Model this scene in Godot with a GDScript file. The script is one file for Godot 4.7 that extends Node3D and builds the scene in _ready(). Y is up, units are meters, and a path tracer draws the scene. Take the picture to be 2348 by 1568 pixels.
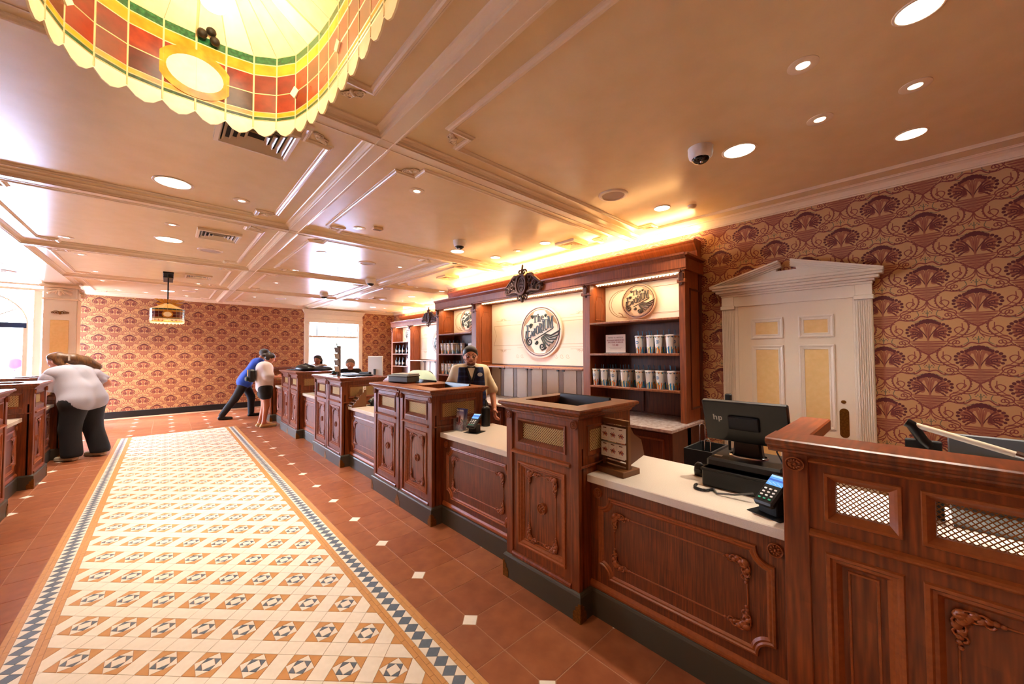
extends Node3D

# ---------------------------------------------------------------- geometry builder
class G:
	var V := PackedVector3Array()
	var N := PackedVector3Array()
	var U := PackedVector2Array()
	var C := PackedColorArray()
	var I := PackedInt32Array()
	var col := Color(1, 1, 1)
	var T := Transform3D()

	func vert(p: Vector3, n: Vector3, uv := Vector2.ZERO) -> int:
		V.append(T * p)
		N.append((T.basis * n).normalized())
		U.append(uv)
		C.append(col)
		return V.size() - 1

	func face(i: int, j: int, k: int) -> void:
		var nn: Vector3 = N[i] + N[j] + N[k]
		if (V[j] - V[i]).cross(V[k] - V[i]).dot(nn) > 0.0:
			I.append(i); I.append(k); I.append(j)
		else:
			I.append(i); I.append(j); I.append(k)

	func tri(a: Vector3, b: Vector3, c: Vector3, n: Vector3) -> void:
		var i := vert(a, n); var j := vert(b, n); var k := vert(c, n)
		face(i, j, k)

	func quad(a: Vector3, b: Vector3, c: Vector3, d: Vector3, n := Vector3.ZERO, uvs := PackedVector2Array()) -> void:
		var nn := n
		if nn == Vector3.ZERO:
			nn = (c - a).cross(b - d).normalized()
			if nn == Vector3.ZERO:
				return
		if uvs.size() < 4:
			uvs = PackedVector2Array([Vector2(0, 1), Vector2(1, 1), Vector2(1, 0), Vector2(0, 0)])
		var i := vert(a, nn, uvs[0]); var j := vert(b, nn, uvs[1]); var k := vert(c, nn, uvs[2]); var l := vert(d, nn, uvs[3])
		face(i, j, k); face(i, k, l)

	func box(x0: float, x1: float, y0: float, y1: float, z0: float, z1: float, b := 0.0) -> G:
		var c := Vector3((x0 + x1) / 2, (y0 + y1) / 2, (z0 + z1) / 2)
		var h := Vector3(absf(x1 - x0) / 2, absf(y1 - y0) / 2, absf(z1 - z0) / 2)
		var bb := minf(b, minf(h.x, minf(h.y, h.z)) * 0.9)
		for ax in 3:
			for s: float in [-1.0, 1.0]:
				var n := Vector3.ZERO; n[ax] = s
				var u := (ax + 1) % 3; var w := (ax + 2) % 3
				var q := []
				for st in [[-1, -1], [1, -1], [1, 1], [-1, 1]]:
					var p := c
					p[ax] += s * h[ax]
					p[u] += st[0] * (h[u] - bb)
					p[w] += st[1] * (h[w] - bb)
					q.append(p)
				quad(q[0], q[1], q[2], q[3], n)
		if bb > 0.0:
			for ax in 3:
				var u := (ax + 1) % 3; var w := (ax + 2) % 3
				for su: float in [-1.0, 1.0]:
					for sw: float in [-1.0, 1.0]:
						var n := Vector3.ZERO; n[u] = su; n[w] = sw; n = n.normalized()
						var q := []
						for k in [[-1, 0], [1, 0], [1, 1], [-1, 1]]:
							var p := c
							p[ax] += k[0] * (h[ax] - bb)
							p[u] += su * (h[u] - (bb if k[1] == 1 else 0.0))
							p[w] += sw * (h[w] - (0.0 if k[1] == 1 else bb))
							q.append(p)
						quad(q[0], q[1], q[2], q[3], n)
			for sx: float in [-1.0, 1.0]:
				for sy: float in [-1.0, 1.0]:
					for sz: float in [-1.0, 1.0]:
						var s := Vector3(sx, sy, sz)
						var o := c + s * h
						tri(o - Vector3(0, sy * bb, sz * bb), o - Vector3(sx * bb, 0, sz * bb), o - Vector3(sx * bb, sy * bb, 0), s.normalized())
		return self

	# polygon in the local xy plane, pushed out along z from z0 to z1
	func prism(poly: PackedVector2Array, z0: float, z1: float, bevel := 0.0) -> G:
		var P := poly
		if Geometry2D.is_polygon_clockwise(P):
			P = P.duplicate(); P.reverse()
		var top := P
		if bevel > 0.0:
			var off := Geometry2D.offset_polygon(P, -bevel, Geometry2D.JOIN_MITER)
			if off.size() == 1 and off[0].size() == P.size():
				var o2: PackedVector2Array = off[0]
				var best := 0; var bd := 1e9
				for s in P.size():
					var d := o2[s].distance_to(P[0])
					if d < bd:
						bd = d; best = s
				top = PackedVector2Array()
				for s in P.size():
					top.append(o2[(best + s) % P.size()])
			else:
				bevel = 0.0
		var t := Geometry2D.triangulate_polygon(top)
		for i in range(0, t.size(), 3):
			tri(v3(top[t[i]], z1), v3(top[t[i + 1]], z1), v3(top[t[i + 2]], z1), Vector3(0, 0, 1))
		t = Geometry2D.triangulate_polygon(P)
		for i in range(0, t.size(), 3):
			tri(v3(P[t[i]], z0), v3(P[t[i + 1]], z0), v3(P[t[i + 2]], z0), Vector3(0, 0, -1))
		for i in P.size():
			var j := (i + 1) % P.size()
			var e := P[j] - P[i]
			var n := Vector3(e.y, -e.x, 0).normalized()
			if n == Vector3.ZERO:
				continue
			quad(v3(P[i], z0), v3(P[j], z0), v3(P[j], z1 - bevel), v3(P[i], z1 - bevel), n)
			if bevel > 0.0:
				quad(v3(P[i], z1 - bevel), v3(P[j], z1 - bevel), v3(top[j], z1), v3(top[i], z1), (n + Vector3(0, 0, 1)).normalized())
		return self

	func v3(p: Vector2, z: float) -> Vector3:
		return Vector3(p.x, p.y, z)

	# smooth grid of rows of points
	func surf(rows: Array, closed_u := false, closed_v := false, flip := false, uvs := true) -> G:
		var nr := rows.size(); var nc: int = rows[0].size()
		var base := V.size()
		for r in nr:
			for c in nc:
				var p: Vector3 = rows[r][c]
				var ra: Vector3 = rows[(r + 1) % nr if closed_v else mini(r + 1, nr - 1)][c]
				var rb: Vector3 = rows[(r - 1 + nr) % nr if closed_v else maxi(r - 1, 0)][c]
				var ca: Vector3 = rows[r][(c + 1) % nc if closed_u else mini(c + 1, nc - 1)]
				var cb: Vector3 = rows[r][(c - 1 + nc) % nc if closed_u else maxi(c - 1, 0)]
				var n := (ca - cb).cross(ra - rb)
				if n.length() < 1e-12:
					var q: Vector3 = rows[mini(r + 1, nr - 1)][c] if r == 0 else rows[r - 1][c]
					var rr: int = 1 if r == 0 else nr - 2
					rr = clampi(rr, 0, nr - 1)
					var cc := Vector3.ZERO
					for k in nc:
						cc += rows[rr][k]
					cc /= nc
					n = p - cc
					if flip:
						n = -n
				if flip:
					n = -n
				vert(p, n.normalized() if n.length() > 0 else Vector3.UP, Vector2(float(c) / maxi(1, nc - (0 if closed_u else 1)), float(r) / maxi(1, nr - 1)))
		for r in (nr if closed_v else nr - 1):
			for c in (nc if closed_u else nc - 1):
				var a := base + r * nc + c
				var b := base + r * nc + (c + 1) % nc
				var d := base + ((r + 1) % nr) * nc + c
				var e := base + ((r + 1) % nr) * nc + (c + 1) % nc
				face(a, b, e); face(a, e, d)
		return self

	# profile of (radius, y) turned about y; outer surface when listed bottom to top
	func lathe(prof: Array, seg := 24, sx := 1.0, sz := 1.0) -> G:
		var rows := []
		for p: Vector2 in prof:
			var row := []
			for k in seg:
				var a := TAU * k / seg
				row.append(Vector3(cos(a) * p.x * sx, p.y, sin(a) * p.x * sz))
			rows.append(row)
		return surf(rows, true, false, true)

	func tube(path: Array, r: float, seg := 8, r2 := -1.0) -> G:
		var rows := []
		var n := path.size()
		var up := Vector3(0.123, 0.987, 0.1).normalized()
		for i in n:
			var d: Vector3 = (path[mini(i + 1, n - 1)] - path[maxi(i - 1, 0)]).normalized()
			if absf(d.dot(up)) > 0.95:
				up = Vector3(0.9, 0.1, 0.42).normalized()
			var s := d.cross(up).normalized()
			var t := s.cross(d).normalized()
			up = t
			var rr := r if r2 < 0 else lerpf(r, r2, float(i) / maxi(1, n - 1))
			var row := []
			for k in seg:
				var a := TAU * k / seg
				row.append(path[i] + (s * cos(a) + t * sin(a)) * rr)
			rows.append(row)
		surf(rows, true, false, false)
		for e in [0, n - 1]:
			var c: Vector3 = path[e]
			var d: Vector3 = (path[1] - path[0] if e == 0 else path[n - 2] - path[n - 1]).normalized() * -1.0
			for k in seg:
				tri(c, rows[e][k], rows[e][(k + 1) % seg], d)
		return self

	func ball(c: Vector3, r: Vector3, seg := 12, rings := 7) -> G:
		var rows := []
		for i in rings + 1:
			var th := PI * i / rings - PI / 2
			var row := []
			for k in seg:
				var a := TAU * k / seg
				row.append(c + Vector3(cos(th) * cos(a) * r.x, sin(th) * r.y, cos(th) * sin(a) * r.z))
			rows.append(row)
		return surf(rows, true, false, true)

	# moulding: profile of (outward offset, height) carried round a path in the local xy plane, mitred
	func frame(path: PackedVector2Array, prof: Array, closed := true) -> G:
		var n := path.size()
		var rings := []
		for pr: Vector2 in prof:
			var ring := []
			for i in n:
				var p := path[i]
				var e1 := (p - path[(i - 1 + n) % n]).normalized()
				var e2 := (path[(i + 1) % n] - p).normalized()
				if not closed and i == 0: e1 = e2
				if not closed and i == n - 1: e2 = e1
				var n1 := Vector2(e1.y, -e1.x); var n2 := Vector2(e2.y, -e2.x)
				var m := (n1 + n2)
				if m.length() < 0.01:
					m = n1
				m = m.normalized()
				var k := 1.0 / maxf(0.35, m.dot(n1))
				var q := p + m * pr.x * k
				ring.append(Vector3(q.x, q.y, pr.y))
			rings.append(ring)
		for j in prof.size() - 1:
			for i in (n if closed else n - 1):
				var k := (i + 1) % n
				var a: Vector3 = rings[j][i]; var b: Vector3 = rings[j][k]; var c: Vector3 = rings[j + 1][k]; var d: Vector3 = rings[j + 1][i]
				var nn := (b - a).cross(d - a).normalized()
				if nn == Vector3.ZERO:
					continue
				quad(a, b, c, d, -nn)
		return self

	func mesh() -> ArrayMesh:
		var arr := []
		arr.resize(Mesh.ARRAY_MAX)
		arr[Mesh.ARRAY_VERTEX] = V; arr[Mesh.ARRAY_NORMAL] = N; arr[Mesh.ARRAY_TEX_UV] = U; arr[Mesh.ARRAY_COLOR] = C; arr[Mesh.ARRAY_INDEX] = I
		var m := ArrayMesh.new()
		m.add_surface_from_arrays(Mesh.PRIMITIVE_TRIANGLES, arr)
		return m

# ---------------------------------------------------------------- scene helpers
var taken := {}
var M := {}
var rng := RandomNumberGenerator.new()

func numbered(called: String) -> String:
	var k: int = taken.get(called, 0)
	taken[called] = k + 1
	return called if k == 0 else "%s_%03d" % [called, k]

func tag(o: Node, label: String, category: String, group := "", kind := "") -> Node:
	if label: o.set_meta("label", label)
	if category: o.set_meta("category", category)
	if group: o.set_meta("group", group)
	if kind: o.set_meta("kind", kind)
	return o

func thing(called: String, label: String, category: String, at := Vector3.ZERO, turn := 0.0, group := "") -> Node3D:
	var o := Node3D.new()
	o.name = numbered(called)
	add_child(o)
	o.position = at
	o.rotation.y = turn
	tag(o, label, category, group)
	return o

func part(parent: Node, called: String, mesh: Mesh, m: Material, at := Vector3.ZERO, turn := Vector3.ZERO) -> MeshInstance3D:
	var o := MeshInstance3D.new()
	o.name = called if parent != self else numbered(called)
	o.mesh = mesh
	o.material_override = m
	parent.add_child(o, true)
	o.position = at
	o.rotation = turn
	o.cast_shadow = GeometryInstance3D.SHADOW_CASTING_SETTING_ON
	return o

func struct(called: String, mesh: Mesh, m: Material, at := Vector3.ZERO) -> MeshInstance3D:
	var o := part(self, called, mesh, m, at)
	o.set_meta("kind", "structure")
	return o

func copy(o: Node3D, at: Vector3, turn := 0.0, label := "", group := "") -> Node3D:
	var c: Node3D = o.duplicate()
	var base := String(o.name).rstrip("0123456789").rstrip("_")
	c.name = numbered(base)
	add_child(c)
	c.position = at
	c.rotation.y = turn
	if label: c.set_meta("label", label)
	if group: c.set_meta("group", group)
	return c

func P2(a: Array) -> PackedVector2Array:
	var r := PackedVector2Array()
	for i in range(0, a.size(), 2):
		r.append(Vector2(a[i], a[i + 1]))
	return r

func rect2(x0: float, y0: float, x1: float, y1: float) -> PackedVector2Array:
	return P2([x0, y0, x1, y0, x1, y1, x0, y1])

func ell(cx: float, cy: float, rx: float, ry: float, n := 40) -> PackedVector2Array:
	var r := PackedVector2Array()
	for i in n:
		r.append(Vector2(cx + cos(TAU * i / n) * rx, cy + sin(TAU * i / n) * ry))
	return r

# ---------------------------------------------------------------- materials
func mat(c: Color, rough := 0.6, metal := 0.0, spec := 0.5) -> StandardMaterial3D:
	var m := StandardMaterial3D.new()
	m.albedo_color = c
	m.roughness = rough
	m.metallic = metal
	m.metallic_specular = spec
	return m

func glow(c: Color, e: float) -> StandardMaterial3D:
	var m := mat(c, 0.5)
	m.emission_enabled = true
	m.emission = c
	m.emission_energy_multiplier = e
	return m

func pane_mat(a := 0.06) -> StandardMaterial3D:
	var m := mat(Color(0.9, 0.95, 1.0, a), 0.03)
	m.transparency = BaseMaterial3D.TRANSPARENCY_ALPHA
	return m

func tex(img: Image) -> ImageTexture:
	img.generate_mipmaps()
	return ImageTexture.create_from_image(img)

# grain running along v, tiling in u and v by cross fades
func grain_image(w: int, h: int, dark: Color, light: Color, streak: float, seed: int, mottled := 0.5) -> Image:
	var f := FastNoiseLite.new()
	f.seed = seed; f.frequency = 0.02; f.fractal_octaves = 4
	var img := Image.create(w, h, false, Image.FORMAT_RGB8)
	for y in h:
		var fy := float(y) / h
		for x in w:
			var fx := float(x) / w
			var v := 0.0
			var q := 0.0
			v = lerpf(f.get_noise_2d(x * streak, y * 0.35), f.get_noise_2d((x - w) * streak, y * 0.35), fx)
			if fy > 0.8:
				var v2 := lerpf(f.get_noise_2d(x * streak, (y - h) * 0.35), f.get_noise_2d((x - w) * streak, (y - h) * 0.35), fx)
				v = lerpf(v, v2, (fy - 0.8) / 0.2)
			q = lerpf(f.get_noise_2d(x * 0.9 + 700, y * 0.25), f.get_noise_2d((x - w) * 0.9 + 700, y * 0.25), fx) * mottled
			var t := clampf(0.5 + v * 0.85 + q * 0.5, 0.0, 1.0)
			img.set_pixel(x, y, dark.lerp(light, t))
	return img

func wood_mat(dark: Color, light: Color, seed: int, rough := 0.38, scale := 1.0, streak := 4.0) -> StandardMaterial3D:
	var m := mat(Color.WHITE, rough)
	m.albedo_texture = tex(grain_image(256, 256, dark, light, streak, seed))
	m.uv1_triplanar = true
	m.uv1_scale = Vector3(scale, scale, scale)
	return m

func speckle_mat(a: Color, b: Color, seed: int, rough: float, scale := 1.0, freq := 0.05, oct := 4) -> StandardMaterial3D:
	var f := FastNoiseLite.new()
	f.seed = seed; f.frequency = freq; f.fractal_octaves = oct
	var src := f.get_seamless_image(256, 256)
	var img := Image.create(256, 256, false, Image.FORMAT_RGB8)
	for y in 256:
		for x in 256:
			img.set_pixel(x, y, a.lerp(b, src.get_pixel(x, y).r))
	var m := mat(Color.WHITE, rough)
	m.albedo_texture = tex(img)
	m.uv1_triplanar = true
	m.uv1_scale = Vector3(scale, scale, scale)
	return m

# drawing on an image with soft round stamps
func stamp(img: Image, x: float, y: float, r: float, c: Color, wrap := true) -> void:
	var w := img.get_width(); var h := img.get_height()
	for j in range(floori(y - r), ceili(y + r) + 1):
		for i in range(floori(x - r), ceili(x + r) + 1):
			var d := Vector2(i - x, j - y).length()
			if d <= r + 0.5:
				var a := clampf(r + 0.5 - d, 0.0, 1.0) * c.a
				var px := posmod(i, w) if wrap else i
				var py := posmod(j, h) if wrap else j
				if px < 0 or py < 0 or px >= w or py >= h:
					continue
				img.set_pixel(px, py, img.get_pixel(px, py).lerp(Color(c.r, c.g, c.b), a))

func stroke(img: Image, pts: Array, r: float, c: Color, wrap := true, r2 := -1.0) -> void:
	for i in pts.size() - 1:
		var a: Vector2 = pts[i]; var b: Vector2 = pts[i + 1]
		var n := maxi(1, int(a.distance_to(b) / maxf(0.7, r * 0.6)))
		for k in n + 1:
			var t := float(k) / n
			var q := a.lerp(b, t)
			var rr := r if r2 < 0 else lerpf(r, r2, (i + t) / (pts.size() - 1))
			stamp(img, q.x, q.y, rr, c, wrap)

func spline(pts: Array, n := 8) -> Array:
	var out := []
	for i in pts.size() - 1:
		var p0: Vector2 = pts[maxi(0, i - 1)]; var p1: Vector2 = pts[i]; var p2: Vector2 = pts[i + 1]; var p3: Vector2 = pts[mini(pts.size() - 1, i + 2)]
		for k in n:
			out.append(p1.cubic_interpolate(p2, p0, p3, float(k) / n))
	out.append(pts[-1])
	return out

func spiral(cx: float, cy: float, r0: float, r1: float, a0: float, turns: float, n := 22) -> Array:
	var out := []
	for i in n + 1:
		var t := float(i) / n
		var a := a0 + turns * TAU * t
		out.append(Vector2(cx + cos(a) * lerpf(r0, r1, t), cy + sin(a) * lerpf(r0, r1, t)))
	return out

# ================================================================ build
func _ready() -> void:
	rng.seed = 7
	setup_view()
	make_materials()
	print("materials ", Time.get_ticks_msec())
	build_floor()
	print("floor ", Time.get_ticks_msec())
	build_walls()
	build_ceiling()
	print("shell ", Time.get_ticks_msec())
	build_all()
	print("done ", Time.get_ticks_msec())

const HC := 3.11
const XR := 4.69
const XR2 := 6.39
const ZF := -13.55

func setup_view() -> void:
	var cam := Camera3D.new()
	cam.name = "camera"
	add_child(cam)
	cam.position = Vector3(0, 1.585, 0)
	cam.rotation_order = EULER_ORDER_YXZ
	cam.rotation_degrees = Vector3(1.67, -42.79, -0.217)
	cam.fov = rad_to_deg(2.0 * atan(784.0 / 857.5))
	cam.near = 0.02
	cam.far = 200.0
	cam.current = true
	var sm := ProceduralSkyMaterial.new()
	sm.sky_top_color = Color(0.62, 0.75, 1.0)
	sm.sky_horizon_color = Color(0.9, 0.94, 1.0)
	sm.sky_curve = 0.25
	sm.ground_horizon_color = Color(0.86, 0.88, 0.92)
	sm.ground_bottom_color = Color(0.7, 0.7, 0.72)
	sm.sky_energy_multiplier = SKY_ENERGY
	sm.ground_energy_multiplier = SKY_ENERGY * 0.7
	sm.sun_angle_max = 0.0
	var sky := Sky.new()
	sky.sky_material = sm
	var env := Environment.new()
	env.background_mode = Environment.BG_SKY
	env.sky = sky
	env.ambient_light_source = Environment.AMBIENT_SOURCE_SKY
	env.tonemap_mode = Environment.TONE_MAPPER_LINEAR
	env.tonemap_exposure = EXPOSURE
	env.sdfgi_enabled = true
	env.ssao_enabled = true
	env.ssil_enabled = true
	var we := WorldEnvironment.new()
	we.name = "world_environment"
	we.environment = env
	add_child(we)

const SKY_ENERGY := 6.0
const EXPOSURE := 1.5
const WARM := Color(1.0, 0.94, 0.86)
const DOWN := 2.7          # light of one large downlight at a metre
const LED := 0.5

func make_materials() -> void:
	M.wood = wood_mat(Color(0.33, 0.14, 0.055), Color(0.57, 0.275, 0.11), 3, 0.34, 1.6, 5.0)
	M.wood_fine = wood_mat(Color(0.29, 0.125, 0.045), Color(0.54, 0.255, 0.10), 5, 0.4, 2.2, 9.0)
	M.wood_carved = speckle_mat(Color(0.50, 0.235, 0.09), Color(0.62, 0.32, 0.135), 9, 0.36, 3.0)
	M.wood_dark = wood_mat(Color(0.25, 0.11, 0.05), Color(0.42, 0.20, 0.095), 11, 0.42, 1.6, 5.0)
	M.wood_unit = wood_mat(Color(0.44, 0.21, 0.085), Color(0.62, 0.32, 0.135), 17, 0.4, 1.4, 5.0)
	M.emblem = speckle_mat(Color(0.22, 0.12, 0.075), Color(0.34, 0.19, 0.125), 21, 0.55, 3.0)
	M.shelf = wood_mat(Color(0.46, 0.24, 0.11), Color(0.62, 0.36, 0.18), 23, 0.4, 1.6, 5.0)
	M.plinth = mat(Color(0.26, 0.235, 0.185), 0.42)
	M.brass = speckle_mat(Color(0.42, 0.27, 0.09), Color(0.58, 0.39, 0.15), 27, 0.38, 4.0)
	M.brass.metallic = 0.75
	M.gold = mat(Color(0.82, 0.70, 0.46), 0.35, 0.35)
	M.gold_dark = mat(Color(0.55, 0.33, 0.13), 0.4, 0.4)
	M.stone = speckle_mat(Color(0.80, 0.75, 0.68), Color(0.88, 0.83, 0.77), 31, 0.22, 3.0, 0.25)
	M.marble = speckle_mat(Color(0.62, 0.54, 0.52), Color(0.86, 0.82, 0.80), 33, 0.25, 2.0, 0.03)
	M.ceiling = speckle_mat(Color(0.87, 0.765, 0.575), Color(0.895, 0.795, 0.61), 35, 0.24, 0.7, 0.02)
	M.molding = mat(Color(0.91, 0.83, 0.70), 0.22)
	M.cream = mat(Color(0.89, 0.84, 0.75), 0.42)
	M.door_paint = mat(Color(0.90, 0.84, 0.73), 0.42)
	M.door_panel = speckle_mat(Color(0.89, 0.74, 0.47), Color(0.92, 0.78, 0.53), 37, 0.45, 1.0, 0.06)
	M.black = mat(Color(0.028, 0.028, 0.03), 0.38)
	M.black_matte = mat(Color(0.035, 0.035, 0.037), 0.7)
	M.dark_grey = mat(Color(0.12, 0.12, 0.125), 0.45)
	M.white = mat(Color(0.92, 0.91, 0.89), 0.5)
	M.chrome = mat(Color(0.75, 0.75, 0.76), 0.18, 1.0)
	M.baseboard = mat(Color(0.045, 0.045, 0.05), 0.45)
	M.grout = mat(Color(0.66, 0.50, 0.40), 0.9)
	M.terra = []
	var tones := [[Color(0.50, 0.275, 0.165), Color(0.59, 0.345, 0.215)], [Color(0.485, 0.26, 0.155), Color(0.575, 0.33, 0.205)], [Color(0.51, 0.285, 0.175), Color(0.60, 0.36, 0.225)]]
	for i in 3:
		M.terra.append(speckle_mat(tones[i][0], tones[i][1], 41 + i, 0.42, 1.3, 0.02, 5))
	M.tile_cream = speckle_mat(Color(0.88, 0.845, 0.795), Color(0.92, 0.885, 0.84), 51, 0.32, 2.0, 0.03)
	M.tile_tan = speckle_mat(Color(0.735, 0.53, 0.315), Color(0.785, 0.58, 0.365), 53, 0.34, 2.0, 0.03)
	M.tile_blue = speckle_mat(Color(0.33, 0.385, 0.45), Color(0.385, 0.44, 0.505), 55, 0.32, 3.0, 0.03)
	M.paper_tex = tex(wallpaper())
	M.paper = []
	for off in [Vector3(0.118, 0.386, 0), Vector3(0.033, 0.386, 0)]:
		var m := mat(Color.WHITE, 0.62)
		m.albedo_texture = M.paper_tex
		m.uv1_scale = Vector3(1 / 0.53, 1 / 0.4525, 1)
		m.uv1_offset = off
		M.paper.append(m)

func wallpaper() -> Image:
	var w := 448; var h := 384
	var f := FastNoiseLite.new()
	f.seed = 4; f.frequency = 0.3
	var img := Image.create(w, h, false, Image.FORMAT_RGB8)
	var g0 := Color(0.73, 0.545, 0.35); var g1 := Color(0.77, 0.585, 0.39)
	for y in h:
		for x in w:
			img.set_pixel(x, y, g0.lerp(g1, 0.5 + 0.5 * f.get_noise_2d(x, y * 3)))
	var dark := Color(0.36, 0.12, 0.13); var mid := Color(0.50, 0.22, 0.19); var rust := Color(0.60, 0.36, 0.245); var green := Color(0.42, 0.38, 0.28)
	var s := w / 0.53
	for c in [Vector2(0.25 * w, 0.5 * h), Vector2(0.75 * w, 0.0)]:
		for sd: float in [-1.0, 1.0]:
			var q := func(x: float, y: float) -> Vector2: return Vector2(c.x + sd * x * s, c.y - y * s * (h / 0.4525) / s)
			# vase below the palmette, hatched
			for i in 16:
				var yy := -0.09 - i * 0.0068
				var half := 0.105 * pow(1.0 - i / 17.0, 0.75)
				stroke(img, [q.call(0, yy), q.call(half, yy + 0.003 * sin(i * 2.0))], 2.1, mid.lerp(rust, 0.45 + 0.2 * sin(i * 1.7)))
			stroke(img, spline([q.call(0.118, -0.088), q.call(0.10, -0.12), q.call(0.06, -0.155), q.call(0.02, -0.185), q.call(0.0, -0.2)]), 2.6, mid)
			# lobes of the palmette: rust petals edged in maroon
			for pt in [[0.030, 0.052, 15.0], [0.062, 0.034, 19.0], [0.088, 0.004, 20.0], [0.082, -0.032, 18.0], [0.05, -0.02, 20.0], [0.045, -0.05, 15.0]]:
				var pc: Vector2 = q.call(pt[0], pt[1])
				stamp(img, pc.x, pc.y, pt[2], rust)
			for pt in [[0.105, 0.034, 9.0], [0.118, 0.012, 9.5], [0.120, -0.014, 9.0], [0.112, -0.04, 8.0], [0.09, -0.058, 7.0], [0.068, -0.066, 6.0], [0.086, 0.048, 9.0], [0.066, 0.058, 7.5]]:
				var pc: Vector2 = q.call(pt[0], pt[1])
				stamp(img, pc.x, pc.y, pt[2], dark)
			for k in 6:
				var a := -0.75 + k * 0.36
				stroke(img, spline([q.call(0.03, -0.045), q.call(0.03 + 0.035 * cos(a), -0.035 + 0.045 * sin(a) + 0.008), q.call(0.035 + 0.065 * cos(a), -0.03 + 0.075 * sin(a))]), 2.6, mid.lerp(dark, 0.5), true, 4.6)
			stroke(img, spiral(q.call(0.075, -0.022).x, q.call(0.075, -0.022).y, 0.022 * s, 3, PI * 0.5, sd * 1.3), 2.2, dark)
			# crown of the palmette
			for pt in [[0.0, 0.082, 15.0], [0.018, 0.080, 14.0], [0.036, 0.072, 12.5], [0.052, 0.062, 10.0], [0.0, 0.066, 10.0], [0.064, 0.05, 7.5]]:
				var pc: Vector2 = q.call(pt[0], pt[1])
				stamp(img, pc.x, pc.y, pt[2], dark)
			stroke(img, spline([q.call(0.0, -0.075), q.call(0.010, -0.02), q.call(0.024, 0.045)]), 5.5, rust)
			stroke(img, spline([q.call(0.0, -0.075), q.call(0.02, -0.03), q.call(0.05, 0.02)]), 2.4, dark)
			stroke(img, [q.call(0, -0.085), q.call(0, 0.055)], 5.0, rust)
			stroke(img, spline([q.call(0.0, -0.075), q.call(0.004, -0.02), q.call(0.012, 0.05)]), 1.6, mid)
			# outer scroll frame
			var fr := spline([q.call(0.0, 0.112), q.call(0.04, 0.122), q.call(0.075, 0.092), q.call(0.12, 0.088), q.call(0.165, 0.098), q.call(0.205, 0.07), q.call(0.218, 0.02), q.call(0.20, -0.03), q.call(0.16, -0.065), q.call(0.12, -0.085)])
			stroke(img, fr, 3.8, mid)
			for k in range(18, fr.size() - 8, 3):
				var d: Vector2 = (fr[k + 1] - fr[k]).normalized()
				var o: Vector2 = fr[k] + Vector2(d.y, -d.x) * sd * 4.5
				stamp(img, o.x, o.y, 2.8, dark)
			stroke(img, spline([q.call(0.185, 0.05), q.call(0.183, 0.0), q.call(0.15, -0.045), q.call(0.125, -0.055)]), 2.2, mid)
			# side curl
			stroke(img, spiral(q.call(0.155, -0.105).x, q.call(0.155, -0.105).y, 0.032 * s, 4, PI * 0.2 if sd > 0 else PI * 0.8, sd * 1.3), 2.6, mid)
			stroke(img, spline([q.call(0.19, -0.12), q.call(0.215, -0.095), q.call(0.205, -0.06)]), 2.0, green)
			stroke(img, spline([q.call(0.16, -0.135), q.call(0.20, -0.15), q.call(0.23, -0.135)]), 1.8, green)
			# tendrils under the vase
			stroke(img, spline([q.call(0.0, -0.2), q.call(0.018, -0.24), q.call(0.06, -0.268), q.call(0.105, -0.255), q.call(0.12, -0.222), q.call(0.095, -0.203), q.call(0.072, -0.22), q.call(0.082, -0.238)]), 2.8, mid)
			stroke(img, spline([q.call(0.0, -0.205), q.call(0.03, -0.185), q.call(0.07, -0.16)]), 2.2, mid)
			stroke(img, spline([q.call(0.012, -0.262), q.call(0.06, -0.285), q.call(0.12, -0.283), q.call(0.155, -0.30), q.call(0.152, -0.332), q.call(0.122, -0.338), q.call(0.112, -0.318)]), 2.9, mid)
			stroke(img, [q.call(0.0, -0.2), q.call(0.006, -0.25), q.call(0.03, -0.29)], 2.2, mid)
			# green flower
			for k in 3:
				var p2: Vector2 = q.call(0.006 + 0.009 * k, 0.148 + 0.012 * (k % 2))
				stamp(img, p2.x, p2.y, 3.6, green)
			stroke(img, [q.call(0, 0.12), q.call(0, 0.17)], 2.2, green)
	return img

# ---------------------------------------------------------------- floor
const TX := 1.3555
const TZ := -2.457
const TS := 0.3083
const CX0 := -0.635
const CX1 := 1.165
const CZ0 := -10.24
const CZ1 := 0.9
var floor_cache := {}
var FT := Transform3D(Basis(Vector3(1, 0, 0), Vector3(0, 0, -1), Vector3(0, 1, 0)), Vector3.ZERO)

func floor_piece(root: Node, store: Dictionary, called: String, poly: PackedVector2Array, m: Material, gap: float, limit_z: float) -> void:
	# poly in (x, -z); near pieces become parts, the rest is gathered
	var off := Geometry2D.offset_polygon(poly, -gap, Geometry2D.JOIN_MITER)
	if off.is_empty():
		return
	var P: PackedVector2Array = off[0]
	var c := Vector2.ZERO
	for p in P:
		c += p
	c /= P.size()
	var seen := frac_seen(c)
	if not store.has(called):
		store[called] = {"n": 0, "g": {}}
	if seen and -c.y > limit_z and store[called].n < 300:
		store[called].n += 1
		var key := ""
		var Q := PackedVector2Array()
		for p in P:
			var d := ((p - c) * 2000.0).round() / 2000.0
			Q.append(d)
			key += "%d,%d;" % [int(d.x * 2000), int(d.y * 2000)]
		if not floor_cache.has(key):
			var g := G.new()
			g.T = FT
			g.prism(Q, -0.012, 0.0, 0.0012 if gap > 0.0011 else 0.0006)
			floor_cache[key] = g.mesh()
		part(root, called, floor_cache[key], m, Vector3(c.x, 0, -c.y))
	else:
		var id := m.get_instance_id()
		if not store[called].g.has(id):
			var g := G.new()
			g.T = FT
			store[called].g[id] = [g, m]
		store[called].g[id][0].prism(P, -0.012, 0.0)

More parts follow.
